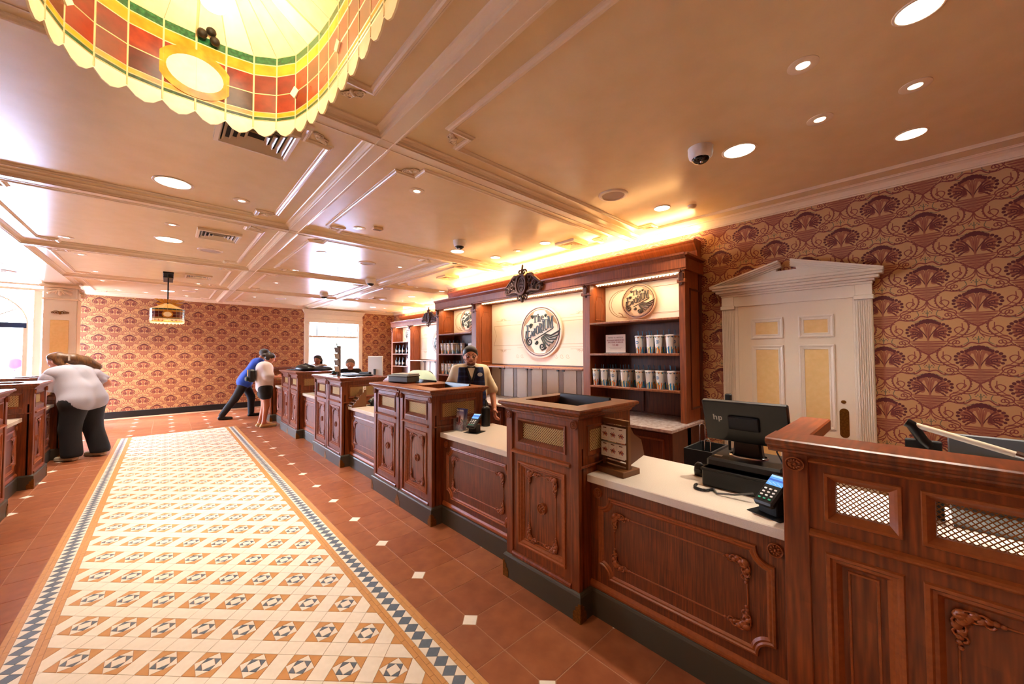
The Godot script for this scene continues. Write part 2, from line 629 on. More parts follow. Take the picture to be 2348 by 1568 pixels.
func frac_seen(c: Vector2) -> bool:
	# inside the aisle and in front of the camera
	var z := -c.y
	if c.x < -1.35 or c.x > 2.0 or z < ZF:
		return false
	return c.x * 0.679 - z * 0.734 > 0.35

func build_floor() -> void:
	var root := struct("floor", G.new().box(-6.4, 6.6, -0.16, -0.0025, -14.4, 4.2).mesh(), M.grout)
	var store := {}
	var carpet := rect2(CX0, -CZ1, CX1, -CZ0)
	var d := 0.057
	# terracotta
	var jobs := []
	for i in range(-22, 18):
		for j in range(-22, 38):
			var x := TX + i * TS; var z := TZ - j * TS
			if z - TS < ZF or z > 3.9 or x < -5.9 or x + TS > 6.35:
				continue
			jobs.append([i, j])
	jobs.sort_custom(func(a, b): return absi(a[1] + 4) * 100 + absi(a[0]) < absi(b[1] + 4) * 100 + absi(b[0]))
	for jb in jobs:
		var i: int = jb[0]; var j: int = jb[1]
		var x := TX + i * TS; var y := -TZ + j * TS
		var P := PackedVector2Array()
		for k in 4:
			var ci: int = i + [0, 1, 1, 0][k]; var cj: int = j + [0, 0, 1, 1][k]
			var p := Vector2(TX + ci * TS, -TZ + cj * TS)
			if posmod(ci, 2) == 0 and posmod(cj, 2) == 0:
				var sx: float = [1, -1, -1, 1][k]; var sy: float = [1, 1, -1, -1][k]
				if k % 2 == 0:
					P.append(p + Vector2(0, sy * d)); P.append(p + Vector2(sx * d, 0))
				else:
					P.append(p + Vector2(sx * d, 0)); P.append(p + Vector2(0, sy * d))
			else:
				P.append(p)
		if Geometry2D.is_polygon_clockwise(P):
			P.reverse()
		var m: Material = M.terra[posmod(i * 7 + j * 13 + i * j, 3)]
		for piece in Geometry2D.clip_polygons(P, carpet):
			floor_piece(root, store, "terracotta_tile", piece, m, 0.0022, -20.0)
		if posmod(i, 2) == 0 and posmod(j, 2) == 0:
			var c := Vector2(x, y)
			if not Geometry2D.is_point_in_polygon(c, carpet):
				for piece in Geometry2D.clip_polygons(PackedVector2Array([c + Vector2(d, 0), c + Vector2(0, d), c - Vector2(d, 0), c - Vector2(0, d)]), carpet):
					floor_piece(root, store, "white_inset_tile", piece, M.tile_cream, 0.0022, -20.0)
	# woven field of the mosaic: lattice at 45 degrees
	var x0 := CX0 + 0.19; var x1 := CX1 - 0.19
	var field := rect2(x0, -CZ1, x1, -CZ0 - 0.02)
	var pitch := 0.2397; var cell := 0.150; var band := pitch - cell
	var u := Vector2(1, 1) / sqrt(2.0); var v := Vector2(-1, 1) / sqrt(2.0)
	var o := Vector2(0.865, 1.819)
	var limz := -4.6
	var order := []
	for a in range(-50, 60):
		for b in range(-50, 60):
			var c := o + u * pitch * a + v * pitch * b
			if c.x < x0 - 0.2 or c.x > x1 + 0.2 or c.y < -CZ1 - 0.2 or c.y > -CZ0 + 0.2:
				continue
			order.append(c)
	order.sort_custom(func(p, q): return p.y * 100 + p.x < q.y * 100 + q.x)
	for c: Vector2 in order:
		var h := cell / 2
		var A := c - u * h - v * h; var B := c + u * h - v * h; var C := c + u * h + v * h; var D := c - u * h + v * h
		var big := [A, B, C, D]
		var whole := c.x > x0 + 0.106 and c.x < x1 - 0.106
		if not whole:
			mosaic(root, store, "tan_edge_tile", PackedVector2Array(big), M.tile_tan, field, limz)
		else:
			var mid := []
			for k in 4:
				mid.append((big[k] + big[(k + 1) % 4]) / 2)
			var inn := []
			for k in 4:
				inn.append((mid[k] + mid[(k + 1) % 4]) / 2)
			var core := []
			for k in 4:
				core.append((inn[k] + inn[(k + 1) % 4]) / 2)
			for k in 4:
				mosaic(root, store, "tan_corner_tile", PackedVector2Array([big[k], mid[k], mid[(k + 3) % 4]]), M.tile_tan, field, limz)
				mosaic(root, store, "cream_kite_tile", PackedVector2Array([mid[k], inn[k], inn[(k + 3) % 4]]), M.tile_cream, field, limz)
				mosaic(root, store, "blue_triangle_tile", PackedVector2Array([inn[k], core[k], core[(k + 3) % 4]]), M.tile_blue, field, limz)
			mosaic(root, store, "cream_centre_tile", PackedVector2Array(core), M.tile_cream, field, limz)
		var w := band
		mosaic(root, store, "cream_band_tile", PackedVector2Array([B, B + u * w, C + u * w, C]), M.tile_cream, field, limz)
		mosaic(root, store, "cream_band_tile", PackedVector2Array([D, C, C + v * w, D + v * w]), M.tile_cream, field, limz)
		mosaic(root, store, "cream_crossing_tile", PackedVector2Array([C, C + u * w, C + u * w + v * w, C + v * w]), M.tile_cream, field, limz)
	# borders: two narrow tan rows, a strip of blue diamonds, two tan rows again
	for side in 2:
		for r in 4:
			var t0: float = [0.0, 0.025, 0.14, 0.165][r]
			var xa: float = CX0 + t0 if side == 0 else CX1 - t0 - 0.025
			var z := 0.7
			var k := 0
			while z > CZ0 + 0.05:
				var ln := 0.152
				var zz := z - (0.076 if r % 2 else 0.0)
				var poly := Geometry2D.intersect_polygons(rect2(xa, -zz, xa + 0.025, -zz + ln), rect2(CX0, -CZ1, CX1, -CZ0 - 0.02))
				for p in poly:
					floor_piece(root, store, "tan_border_tile", p, M.tile_tan, 0.0009, limz)
				z -= ln
				k += 1
		var xc := CX0 + 0.095 if side == 0 else CX1 - 0.095
		var pz := 0.0795
		var q := 0.045; var hz := pz / 2
		var z2 := -1.543 + pz * 24
		while z2 > CZ0 + 0.06:
			var c := Vector2(xc, -z2)
			floor_piece(root, store, "blue_diamond_tile", PackedVector2Array([c + Vector2(q, 0), c + Vector2(0, hz), c - Vector2(q, 0), c - Vector2(0, hz)]), M.tile_blue, 0.0008, limz)
			for s: float in [-1.0, 1.0]:
				floor_piece(root, store, "cream_border_tile", PackedVector2Array([c + Vector2(s * q, 0), c + Vector2(s * q, pz), c + Vector2(0, hz)]) if s > 0 else PackedVector2Array([c + Vector2(-q, 0), c + Vector2(0, hz), c + Vector2(-q, pz)]), M.tile_cream, 0.0008, limz)
			z2 -= pz
	floor_piece(root, store, "tan_border_tile", rect2(CX0, -CZ0 - 0.02, CX1, -CZ0), M.tile_tan, 0.001, -30.0)
	for called in store:
		var k := 0
		for id in store[called].g:
			var e: Array = store[called].g[id]
			var po := part(root, called + "_field", e[0].mesh(), e[1])
			po.set_meta("kind", "stuff")

func mosaic(root: Node, store: Dictionary, called: String, poly: PackedVector2Array, m: Material, field: PackedVector2Array, limz: float) -> void:
	var inside := true
	for p in poly:
		if p.x < field[0].x or p.x > field[1].x or p.y > field[2].y:
			inside = false
	if inside:
		floor_piece(root, store, called, poly, m, 0.0011, limz)
	else:
		for p in Geometry2D.intersect_polygons(poly, field):
			if p.size() > 2:
				floor_piece(root, store, called, p, m, 0.0011, limz)

# ---------------------------------------------------------------- walls
func ubox(g: G, x0: float, x1: float, y0: float, y1: float, z0: float, z1: float) -> void:
	var f := func(ax: int, p: Vector3) -> Vector2:
		return Vector2(p.z, -p.y) if ax == 0 else (Vector2(p.x, p.z) if ax == 1 else Vector2(p.x, -p.y))
	var lo := Vector3(x0, y0, z0); var hi := Vector3(x1, y1, z1)
	for ax in 3:
		for s in 2:
			var n := Vector3.ZERO; n[ax] = 1.0 if s == 1 else -1.0
			var u := (ax + 1) % 3; var w := (ax + 2) % 3
			var q := []; var uv := PackedVector2Array()
			for k in [[0, 0], [1, 0], [1, 1], [0, 1]]:
				var p := Vector3.ZERO
				p[ax] = hi[ax] if s == 1 else lo[ax]
				p[u] = hi[u] if k[0] == 1 else lo[u]
				p[w] = hi[w] if k[1] == 1 else lo[w]
				q.append(p); uv.append(f.call(ax, p))
			g.quad(q[0], q[1], q[2], q[3], n, uv)

const CORNICE := [0, -0.078, 0.008, -0.078, 0.012, -0.068, 0.022, -0.066, 0.028, -0.058, 0.034, -0.044, 0.05, -0.028, 0.075, -0.018, 0.092, -0.014, 0.096, -0.006, 0.104, -0.004, 0.108, 0, 0, 0]

func run_profile(prof: PackedVector2Array, a: Vector3, b: Vector3, out: Vector3) -> ArrayMesh:
	# profile (outwards, up) carried from a to b
	var g := G.new()
	var dz := (b - a).normalized()
	var basis := Basis(out, Vector3.UP, out.cross(Vector3.UP))
	if basis.z.dot(dz) < 0:
		var t := a; a = b; b = t
	g.T = Transform3D(basis, a)
	g.prism(prof, 0.0, a.distance_to(b))
	return g.mesh()

func build_walls() -> void:
	var t := 0.18
	# right wall with the panelled door in it (solid behind the door)
	var g := G.new()
	ubox(g, XR, XR + t, 0, HC, -7.2, 4.0)
	ubox(g, XR + t, XR2 + t, 0, HC, -7.2, -7.2 + t)
	struct("wall_right", g.mesh(), M.paper[0])
	g = G.new()
	ubox(g, XR2, XR2 + t, 0, HC, ZF, -7.2)
	struct("wall_right_far", g.mesh(), M.paper[0])
	# far wall with a window
	g = G.new()
	var wx0 := 3.42; var wx1 := 5.06; var wy0 := 0.75; var wy1 := 2.72
	ubox(g, -1.9, wx0, 0, HC, ZF - t, ZF)
	ubox(g, wx1, XR2 + t, 0, HC, ZF - t, ZF)
	ubox(g, wx0, wx1, 0, wy0, ZF - t, ZF)
	ubox(g, wx0, wx1, wy1, HC, ZF - t, ZF)
	struct("wall_far", g.mesh(), M.paper[1])
	struct("baseboard_far", G.new().box(-1.9, 3.3, 0.0, 0.16, ZF, ZF + 0.02, 0.004).mesh(), M.baseboard)
	# left side wall
	g = G.new()
	ubox(g, -5.9 - t, -5.9, 0, HC, -12.5, 4.0)
	struct("wall_left", g.mesh(), M.paper[0])
	# wall behind the camera
	g = G.new()
	ubox(g, -6.1, XR + t, 0, HC, 4.0, 4.0 + t)
	struct("wall_near", g.mesh(), M.paper[1])
	# cornices
	var pr := P2(CORNICE)
	struct("trim_1", run_profile(pr, Vector3(XR, HC, 4.0), Vector3(XR, HC, -7.2), Vector3(-1, 0, 0)), M.molding)
	struct("trim_2", run_profile(pr, Vector3(XR2, HC, -7.0), Vector3(XR2, HC, ZF), Vector3(-1, 0, 0)), M.molding)
	struct("trim_3", run_profile(pr, Vector3(-1.9, HC, ZF), Vector3(XR2, HC, ZF), Vector3(0, 0, 1)), M.molding)
	far_window(wx0, wx1, wy0, wy1)
	arch_wall()
	door_case()
	outside()

func window_lights(called: String, at: Vector3, w: float, h: float, nx: int, ny: int, turn: float) -> void:
	var g := G.new()
	var b := 0.05
	g.box(-w / 2, w / 2, 0, b, -0.03, 0.03, 0.004); g.box(-w / 2, w / 2, h - b, h, -0.03, 0.03, 0.004)
	g.box(-w / 2, -w / 2 + b, b, h - b, -0.03, 0.03, 0.004); g.box(w / 2 - b, w / 2, b, h - b, -0.03, 0.03, 0.004)
	for i in range(1, nx):
		g.box(-w / 2 + w * i / nx - 0.015, -w / 2 + w * i / nx + 0.015, b, h - b, -0.02, 0.02, 0.003)
	for i in range(1, ny):
		g.box(-w / 2 + b, w / 2 - b, h * i / ny - 0.015, h * i / ny + 0.015, -0.02, 0.02, 0.003)
	var o := struct(called, g.mesh(), M.cream, at)
	o.rotation.y = turn
	part(o, "pane", G.new().box(-w / 2 + b, w / 2 - b, b, h - b, -0.003, 0.003).mesh(), pane_mat())

func far_window(x0: float, x1: float, y0: float, y1: float) -> void:
	# cased opening: pilasters, deep entablature, a row of small panes over one large one
	var root := struct("window_1", G.new().box(x0, x1, 2.12, 2.19, ZF - 0.07, ZF + 0.01, 0.006).mesh(), M.cream)
	for s in 2:
		var xa := x0 - 0.12 if s == 0 else x1 - 0.02
		part(root, "pilaster", G.new().box(xa, xa + 0.14, 0.0, 2.62, ZF - 0.02, ZF + 0.05, 0.006).box(xa - 0.012, xa + 0.152, 2.56, 2.64, ZF - 0.02, ZF + 0.065, 0.006).box(xa + 0.03, xa + 0.11, 0.9, 2.5, ZF + 0.045, ZF + 0.056, 0.004).mesh(), M.cream)
		part(root, "jamb", G.new().box(x0 - 0.01 if s == 0 else x1 - 0.03, x0 + 0.04 if s == 0 else x1 + 0.01, y0, y1, ZF - 0.16, ZF + 0.0, 0.004).mesh(), M.cream)
	var e := G.new()
	e.box(x0 - 0.12, x1 + 0.12, 2.62, 2.74, ZF - 0.02, ZF + 0.05, 0.004)
	e.box(x0 - 0.125, x1 + 0.125, 2.74, 2.77, ZF - 0.02, ZF + 0.065, 0.004)
	e.box(x0 - 0.115, x1 + 0.115, 2.77, 2.90, ZF - 0.02, ZF + 0.05, 0.003)
	for k in 5:
		e.box(x0 - 0.13 - k * 0.012, x1 + 0.13 + k * 0.012, 2.90 + k * 0.028, 2.928 + k * 0.028, ZF - 0.02, ZF + 0.06 + k * 0.02, 0.004)
	part(root, "entablature", e.mesh(), M.cream)
	part(root, "sill", G.new().box(x0 - 0.14, x1 + 0.14, y0 - 0.05, y0, ZF - 0.16, ZF + 0.09, 0.008).mesh(), M.cream)
	for i in 8:
		var x := lerpf(x0 + 0.05, x1 - 0.04, i / 7.0)
		part(root, "glazing_bar", G.new().box(x - 0.012, x + 0.012, 2.19, 2.60, ZF - 0.05, ZF - 0.02, 0.003).mesh(), M.dark_grey if i > 0 and i < 7 else M.cream)
	for i in 7:
		var xa := lerpf(x0 + 0.05, x1 - 0.04, i / 7.0); var xb := lerpf(x0 + 0.05, x1 - 0.04, (i + 1) / 7.0)
		part(root, "pane", G.new().box(xa + 0.012, xb - 0.012, 2.19, 2.60, ZF - 0.04, ZF - 0.034).mesh(), pane_mat())
	part(root, "large_pane", G.new().box(x0 + 0.04, x1 - 0.03, y0, 2.12, ZF - 0.04, ZF - 0.034).mesh(), pane_mat())

const AZ := -12.5
func arch_wall() -> void:
	# wall on the left with an arched glazed doorway, and a square column at its end
	var xr := -2.12; var r := 0.62; var cx := xr - r; var sy := 2.2
	var poly := PackedVector2Array([Vector2(-1.86, 0), Vector2(-1.86, HC), Vector2(-5.95, HC), Vector2(-5.95, 0)])
	var arches := [cx - 2.6, cx - 1.3, cx]
	for c: float in arches:
		poly.append(Vector2(c - r, 0))
		for i in 25:
			var a := PI - PI * i / 24.0
			poly.append(Vector2(c + cos(a) * r, sy + sin(a) * r))
		poly.append(Vector2(c + r, 0))
	var g := G.new()
	g.T = Transform3D(Basis(), Vector3(0, 0, AZ - 0.18))
	g.prism(poly, 0, 0.18)
	var w := struct("wall_far_left", g.mesh(), M.cream)
	part(w, "frieze", G.new().box(-5.9, -1.86, 2.92, 2.97, AZ, AZ + 0.05, 0.008).mesh(), M.cream)
	part(w, "upper_frieze", G.new().box(-5.9, -1.86, 3.02, 3.06, AZ, AZ + 0.09, 0.01).mesh(), M.cream)
	part(w, "flat_pilaster", G.new().box(-2.035, -1.925, 0, 2.92, AZ, AZ + 0.04, 0.006).mesh(), M.cream)
	var navy := mat(Color(0.10, 0.17, 0.30), 0.4)
	for k in 3:
		var c: float = arches[2 - k]
		# casing round the arch
		var path := PackedVector2Array([Vector2(c + r, 0)])
		for i in 25:
			var a := PI * i / 24.0
			path.append(Vector2(c + cos(a) * r, sy + sin(a) * r))
		path.append(Vector2(c - r, 0))
		var gc := G.new()
		gc.T = Transform3D(Basis(), Vector3(0, 0, AZ))
		gc.frame(path, [Vector2(0.0, 0.0), Vector2(0.0, 0.03), Vector2(0.02, 0.035), Vector2(0.028, 0.0)], false)
		part(w, "arch_casing", gc.mesh(), M.cream)
		# glazed door in the arch
		var d := struct("door_%d" % (2 + k), G.new().box(c - r, c + r, 2.14, 2.25, AZ - 0.12, AZ - 0.04, 0.008).mesh(), navy)
		for f in [[0.8, 0.55], [0.0, 1.0], [-0.8, 0.55]]:
			part(d, "fanlight_bar", G.new().tube([Vector3(c, 2.24, AZ - 0.08), Vector3(c + r * f[0], 2.22 + r * f[1] * 0.97, AZ - 0.08)], 0.012).mesh(), M.cream)
		for e in [c - r, c + r - 0.06]:
			part(d, "door_stile", G.new().box(e, e + 0.06, 0.02, 2.14, AZ - 0.11, AZ - 0.05, 0.006).mesh(), M.cream)
		part(d, "pane", G.new().box(c - r + 0.06, c + r - 0.06, 0.05, 2.14, AZ - 0.083, AZ - 0.077).mesh(), pane_mat())
	# column
	var cx0 := -1.85; var cx1 := -1.40; var cz0 := -12.55; var cz1 := -12.05
	var c := struct("wall_column", G.new().box(cx0, cx1, 0, 2.98, cz0, cz1, 0.006).mesh(), M.cream)
	part(c, "capital", G.new().box(cx0 - 0.02, cx1 + 0.02, 2.72, 2.76, cz0, cz1 + 0.02, 0.008).box(cx0 - 0.05, cx1 + 0.05, 2.97, 3.03, cz0, cz1 + 0.05, 0.01).box(cx0 - 0.03, cx1 + 0.03, 3.02, HC, cz0, cz1 + 0.03, 0.01).mesh(), M.molding)
	part(c, "raised_panel", G.new().box(cx0 + 0.10, cx1 - 0.10, 0.9, 2.3, cz1, cz1 + 0.012, 0.005).mesh(), M.door_panel)
	part(c, "side_strip", G.new().box(cx1 - 0.002, cx1 + 0.012, 0.2, 2.72, cz0 + 0.05, cz1 - 0.03, 0.004).mesh(), M.molding)
	# acanthus brackets at the capital, front and side
	for k in 2:
		var ga := G.new()
		ga.T = Transform3D(Basis(), Vector3((cx0 + cx1) / 2, 2.86, cz1 + 0.01)) if k == 0 else Transform3D(Basis(Vector3.UP, PI / 2), Vector3(cx1 + 0.01, 2.86, (cz0 + cz1) / 2 + 0.04))
		leafy(ga, 0.15, 0.11)
		part(c, "acanthus_bracket", ga.mesh(), M.molding)
	var gb := G.new()
	gb.T = Transform3D(Basis(), Vector3((cx0 + cx1) / 2, 2.45, cz1 + 0.006))
	scrollwork(gb, 0.12, 0.05, 0.014)
	part(c, "gilt_ornament", gb.mesh(), M.brass)

func leafy(g: G, w: float, h: float) -> void:
	for s: float in [-1.0, 1.0]:
		for k in 4:
			var a := 0.35 + k * 0.45
			var p := []
			for i in 7:
				var t := i / 6.0
				p.append(Vector3(s * (0.01 + cos(a) * w * t), h * (0.5 - t * 0.9) * (0.4 + 0.6 * sin(a)) + 0.02, 0.02 + 0.07 * sin(t * 2.6)))
			g.tube(p, 0.022, 6, 0.008)
		g.ball(Vector3(s * w * 0.95, -h * 0.1, 0.05), Vector3(0.03, 0.03, 0.02), 8, 5)
	g.ball(Vector3(0, 0, 0.05), Vector3(0.035, 0.06, 0.035), 10, 6)
	g.tube([Vector3(-w * 1.1, h * 0.55, 0.03), Vector3(0, h * 0.75, 0.06), Vector3(w * 1.1, h * 0.55, 0.03)], 0.018, 6)

# flat carved scrollwork in the local xy plane, z outwards
func scrollwork(g: G, w: float, h: float, thick: float) -> void:
	for s: float in [-1.0, 1.0]:
		for k in 3:
			var cx := w * (0.28 + 0.28 * k); var r := h * (0.62 - 0.13 * k)
			var p := []
			for i in 13:
				var t := i / 12.0
				var a := PI * 1.1 - t * TAU * 1.15
				p.append(Vector3(s * (cx + cos(a) * r * (1 - 0.7 * t)), sin(a) * r * (1 - 0.7 * t), thick * 0.5))
			g.tube(p, thick * 0.5, 5, thick * 0.3)
		g.tube([Vector3(0, h * 0.5, thick * 0.5), Vector3(s * w * 0.5, h * 0.95, thick * 0.5), Vector3(s * w * 1.05, h * 0.2, thick * 0.4)], thick * 0.4, 5, thick * 0.2)
	g.ball(Vector3(0, 0, thick * 0.4), Vector3(h * 0.4, h * 0.7, thick), 10, 6)

func door_case() -> void:
	var x := XR; var z0 := -1.335; var z1 := -0.39
	var T := Transform3D(Basis(Vector3(0, 0, 1), Vector3(0, 1, 0), Vector3(-1, 0, 0)), Vector3(x, 0, 0))   # local x = z, y up, z out of the wall
	var leaf := G.new(); leaf.T = T
	leaf.box(z0, z1, 0.01, 2.09, 0.0, 0.028, 0.0)
	var d := struct("door_1", leaf.mesh(), M.door_paint)
	for r in [[-1.215, 1.725, -0.925, 1.945], [-0.80, 1.725, -0.525, 1.945], [-1.215, 0.84, -0.925, 1.655], [-0.80, 0.84, -0.525, 1.655], [-1.215, 0.14, -0.925, 0.74], [-0.80, 0.14, -0.525, 0.74]]:
		var g := G.new(); g.T = T
		g.frame(rect2(r[0] + 0.02, r[1] + 0.02, r[2] - 0.02, r[3] - 0.02), [Vector2(0.02, 0.028), Vector2(0.018, 0.036), Vector2(0.008, 0.038), Vector2(0.0, 0.034), Vector2(-0.012, 0.031), Vector2(-0.014, 0.035), Vector2(-0.024, 0.034), Vector2(-0.028, 0.028)])
		var f := part(d, "panel_molding", g.mesh(), M.cream)
		var p := G.new(); p.T = T
		p.box(r[0] + 0.045, r[2] - 0.045, r[1] + 0.045, r[3] - 0.045, 0.02, 0.031, 0.002)
		part(d, "panel", p.mesh(), M.door_panel)
	# casing
	for s in 2:
		var a := -1.495 if s == 0 else -0.372
		var b := -1.372 if s == 0 else -0.255
		var g := G.new(); g.T = T
		g.box(a, b, 0.0, 2.06, 0.0, 0.04, 0.003)
		var n := 7
		for k in n:
			var c := lerpf(a + 0.014, b - 0.014, k / float(n - 1))
			g.box(c - 0.0045, c + 0.0045, 0.25, 2.05, 0.04, 0.049, 0.002)
		g.box(a - 0.008, b + 0.008, 0, 0.22, 0, 0.056, 0.004)
		part(d, "fluted_pilaster", g.mesh(), M.cream)
		var k2 := G.new(); k2.T = T
		k2.box(a - 0.01, b + 0.01, 2.06, 2.10, 0, 0.06, 0.004).box(a, b, 2.10, 2.20, 0, 0.048, 0.003)
		part(d, "pilaster_block", k2.mesh(), M.cream)
	var g2 := G.new(); g2.T = T
	g2.box(-1.372, z0, 0, 2.09, 0, 0.034, 0.003).box(z1, -0.372, 0, 2.09, 0, 0.034, 0.003)
	part(d, "jamb", g2.mesh(), M.cream)
	var e := G.new(); e.T = T
	e.box(-1.40, -0.345, 2.085, 2.20, 0, 0.042, 0.003)
	e.box(-1.50, -0.25, 2.20, 2.222, 0, 0.056, 0.004)
	e.box(-1.515, -0.235, 2.222, 2.245, 0, 0.07, 0.004)
	e.box(-1.545, -0.205, 2.245, 2.275, 0, 0.095, 0.006)
	e.box(-1.575, -0.18, 2.275, 2.30, 0, 0.115, 0.006)
	e.box(-1.597, -0.176, 2.30, 2.33, 0, 0.13, 0.006)
	part(d, "entablature", e.mesh(), M.cream)
	var ty := G.new(); ty.T = T
	ty.prism(P2([-1.56, 2.32, -0.21, 2.32, -0.82, 2.49, -0.80, 2.42, -0.97, 2.42, -0.955, 2.49]), 0.0, 0.05)
	part(d, "tympanum", ty.mesh(), M.cream)
	for s in 2:
		var rk := G.new(); rk.T = T
		var pa := Vector2(-1.597, 2.325) if s == 0 else Vector2(-0.176, 2.325)
		var pb := Vector2(-0.94, 2.515) if s == 0 else Vector2(-0.836, 2.515)
		var dn := (pb - pa).normalized()
		var nn := Vector2(-dn.y, dn.x)
		if nn.y < 0: nn = -nn
		for k in 4:
			var o := -0.012 - k * 0.016
			rk.prism(PackedVector2Array([pa + nn * o + dn * (k * 0.04), pb + nn * o, pb + nn * (o + 0.016), pa + nn * (o + 0.016) + dn * (k * 0.04)]), 0.0, 0.13 - k * 0.022)
		part(d, "raking_cornice", rk.mesh(), M.cream)
	# brass plate and keyhole cover
	var pl := G.new(); pl.T = T
	var pp := PackedVector2Array()
	for k in 13:
		pp.append(Vector2(-0.47 + cos(PI * k / 12.0) * 0.034, 1.02 + sin(PI * k / 12.0) * 0.034))
	for k in 13:
		pp.append(Vector2(-0.47 - cos(PI * k / 12.0) * 0.034, 0.815 - sin(PI * k / 12.0) * 0.034))
	pl.prism(pp, 0.028, 0.032, 0.001)
	part(d, "push_plate", pl.mesh(), M.brass)
	var kb := G.new(); kb.T = T
	kb.prism(ell(-0.472, 1.115, 0.019, 0.016, 20), 0.028, 0.036, 0.003)
	part(d, "keyhole_cover", kb.mesh(), M.brass)

func outside() -> void:
	# pavement, brick piers and a pale house front beyond the glass
	var pave := struct("floor_outside", G.new().box(-20, 20, -0.2, -0.05, -30, -14.4).box(-20, -6.4, -0.2, -0.05, -14.4, 4).mesh(), mat(Color(0.80, 0.79, 0.78), 0.8))
	var bm := mat(Color(0.70, 0.42, 0.38), 0.8)
	var mortar := mat(Color(0.80, 0.76, 0.74), 0.9)
	for p in [[4.27, -15.6, 0.22], [3.85, -15.2, 0.13]]:
		var t := thing("brick_pier", "slim red brick pier outside the far window%s" % (", wider one" if p[2] > 0.2 else ", narrower one at the left"), "pillar", Vector3(p[0], -0.05, p[1]), 0, "brick piers outside")
		part(t, "mortar_core", G.new().box(-p[2] / 2 + 0.004, p[2] / 2 - 0.004, 0, 2.6, -0.14, 0.14).mesh(), mortar)
		var bg := G.new().box(-p[2] / 2, p[2] / 2, 0.004, 0.061, -0.144, 0.144, 0.004).mesh()
		for k in 38:
			part(t, "brick", bg, bm, Vector3(0, k * 0.068, 0))
	var t2 := thing("pink_balloon", "round pink balloon floating outside the arched glass door", "balloon", Vector3(-2.42, 1.28, -13.4))
	part(t2, "envelope", G.new().ball(Vector3(0, 0.12, 0), Vector3(0.13, 0.14, 0.13), 16, 10).mesh(), mat(Color(0.75, 0.25, 0.52), 0.35))
	part(t2, "knot", G.new().lathe([Vector2(0.022, -0.05), Vector2(0.008, -0.03), Vector2(0.006, -0.02)], 8).mesh(), mat(Color(0.55, 0.15, 0.38), 0.4))
	part(t2, "string", G.new().tube([Vector3(0, -0.05, 0), Vector3(0.02, -0.6, 0), Vector3(0, -1.33, 0)], 0.003, 5).mesh(), M.white)

# ---------------------------------------------------------------- ceiling
var CT := Transform3D(Basis(Vector3(1, 0, 0), Vector3(0, 0, 1), Vector3(0, -1, 0)), Vector3(0, HC, 0))
const BX := [-1.63, 1.11, 3.46]
const BZ := [-2.51, -5.1, -8.03, -10.8]

func beam_profile(hw: float) -> PackedVector2Array:
	# (across, up), top at 0, drop 0.055
	var p := PackedVector2Array()
	for s: float in [-1.0, 1.0]:
		var side := [Vector2(hw + 0.055, 0.0), Vector2(hw + 0.05, -0.008), Vector2(hw + 0.03, -0.014), Vector2(hw + 0.016, -0.026), Vector2(hw + 0.010, -0.042), Vector2(hw + 0.002, -0.044), Vector2(hw, -0.055), Vector2(hw - 0.008, -0.055), Vector2(hw - 0.010, -0.051)]
		if s < 0:
			for q: Vector2 in side: p.append(Vector2(-q.x, q.y))
		else:
			side.reverse()
			for q: Vector2 in side: p.append(q)
	return p

func build_ceiling() -> void:
	var root := struct("ceiling", G.new().box(-6.1, 6.6, HC, HC + 0.2, -13.75, 4.2).mesh(), M.ceiling)
	var prof := beam_profile(0.052)
	var a1 := run_profile(prof, Vector3(BX[1], HC, 3.9), Vector3(BX[1], HC, ZF), Vector3(1, 0, 0))
	part(root, "ceiling_beam", a1, M.molding)
	part(root, "ceiling_beam", run_profile(prof, Vector3(BX[2], HC, BZ[1]), Vector3(BX[2], HC, ZF), Vector3(1, 0, 0)), M.molding)
	part(root, "ceiling_beam", run_profile(beam_profile(0.2), Vector3(BX[0], HC, 3.9), Vector3(BX[0], HC, -12.6), Vector3(1, 0, 0)), M.molding)
	for i in 4:
		var xr := XR if i < 2 else XR2
		part(root, "ceiling_beam", run_profile(prof, Vector3(BX[0] + 0.2, HC, BZ[i]), Vector3(xr, HC, BZ[i]), Vector3(0, 0, 1)), M.molding)
	# raised frames in every bay, with carved corners
	var og := G.new()
	og.T = Transform3D(Basis(Vector3(1, 0, 0), Vector3(0, 0, 1), Vector3(0, -1, 0)), Vector3.ZERO)
	scrollwork(og, 0.07, 0.042, 0.016)
	var om := og.mesh()
	var zz := [3.6, BZ[0], BZ[1], BZ[2], BZ[3], ZF + 0.05]
	for r in 5:
		var za: float = zz[r] - 0.23; var zb: float = zz[r + 1] + 0.23
		var xs := []
		xs.append([-1.63 + 0.38, BX[1] - 0.25])
		xs.append([-4.9, -2.05])
		if r < 2:
			xs.append([BX[1] + 0.28, XR - 0.305])
		else:
			xs.append([BX[1] + 0.28, BX[2] - 0.25])
			xs.append([BX[2] + 0.25, XR2 - 0.3])
		for x in xs:
			bay_frame(root, x[0], x[1], zb, za, om)

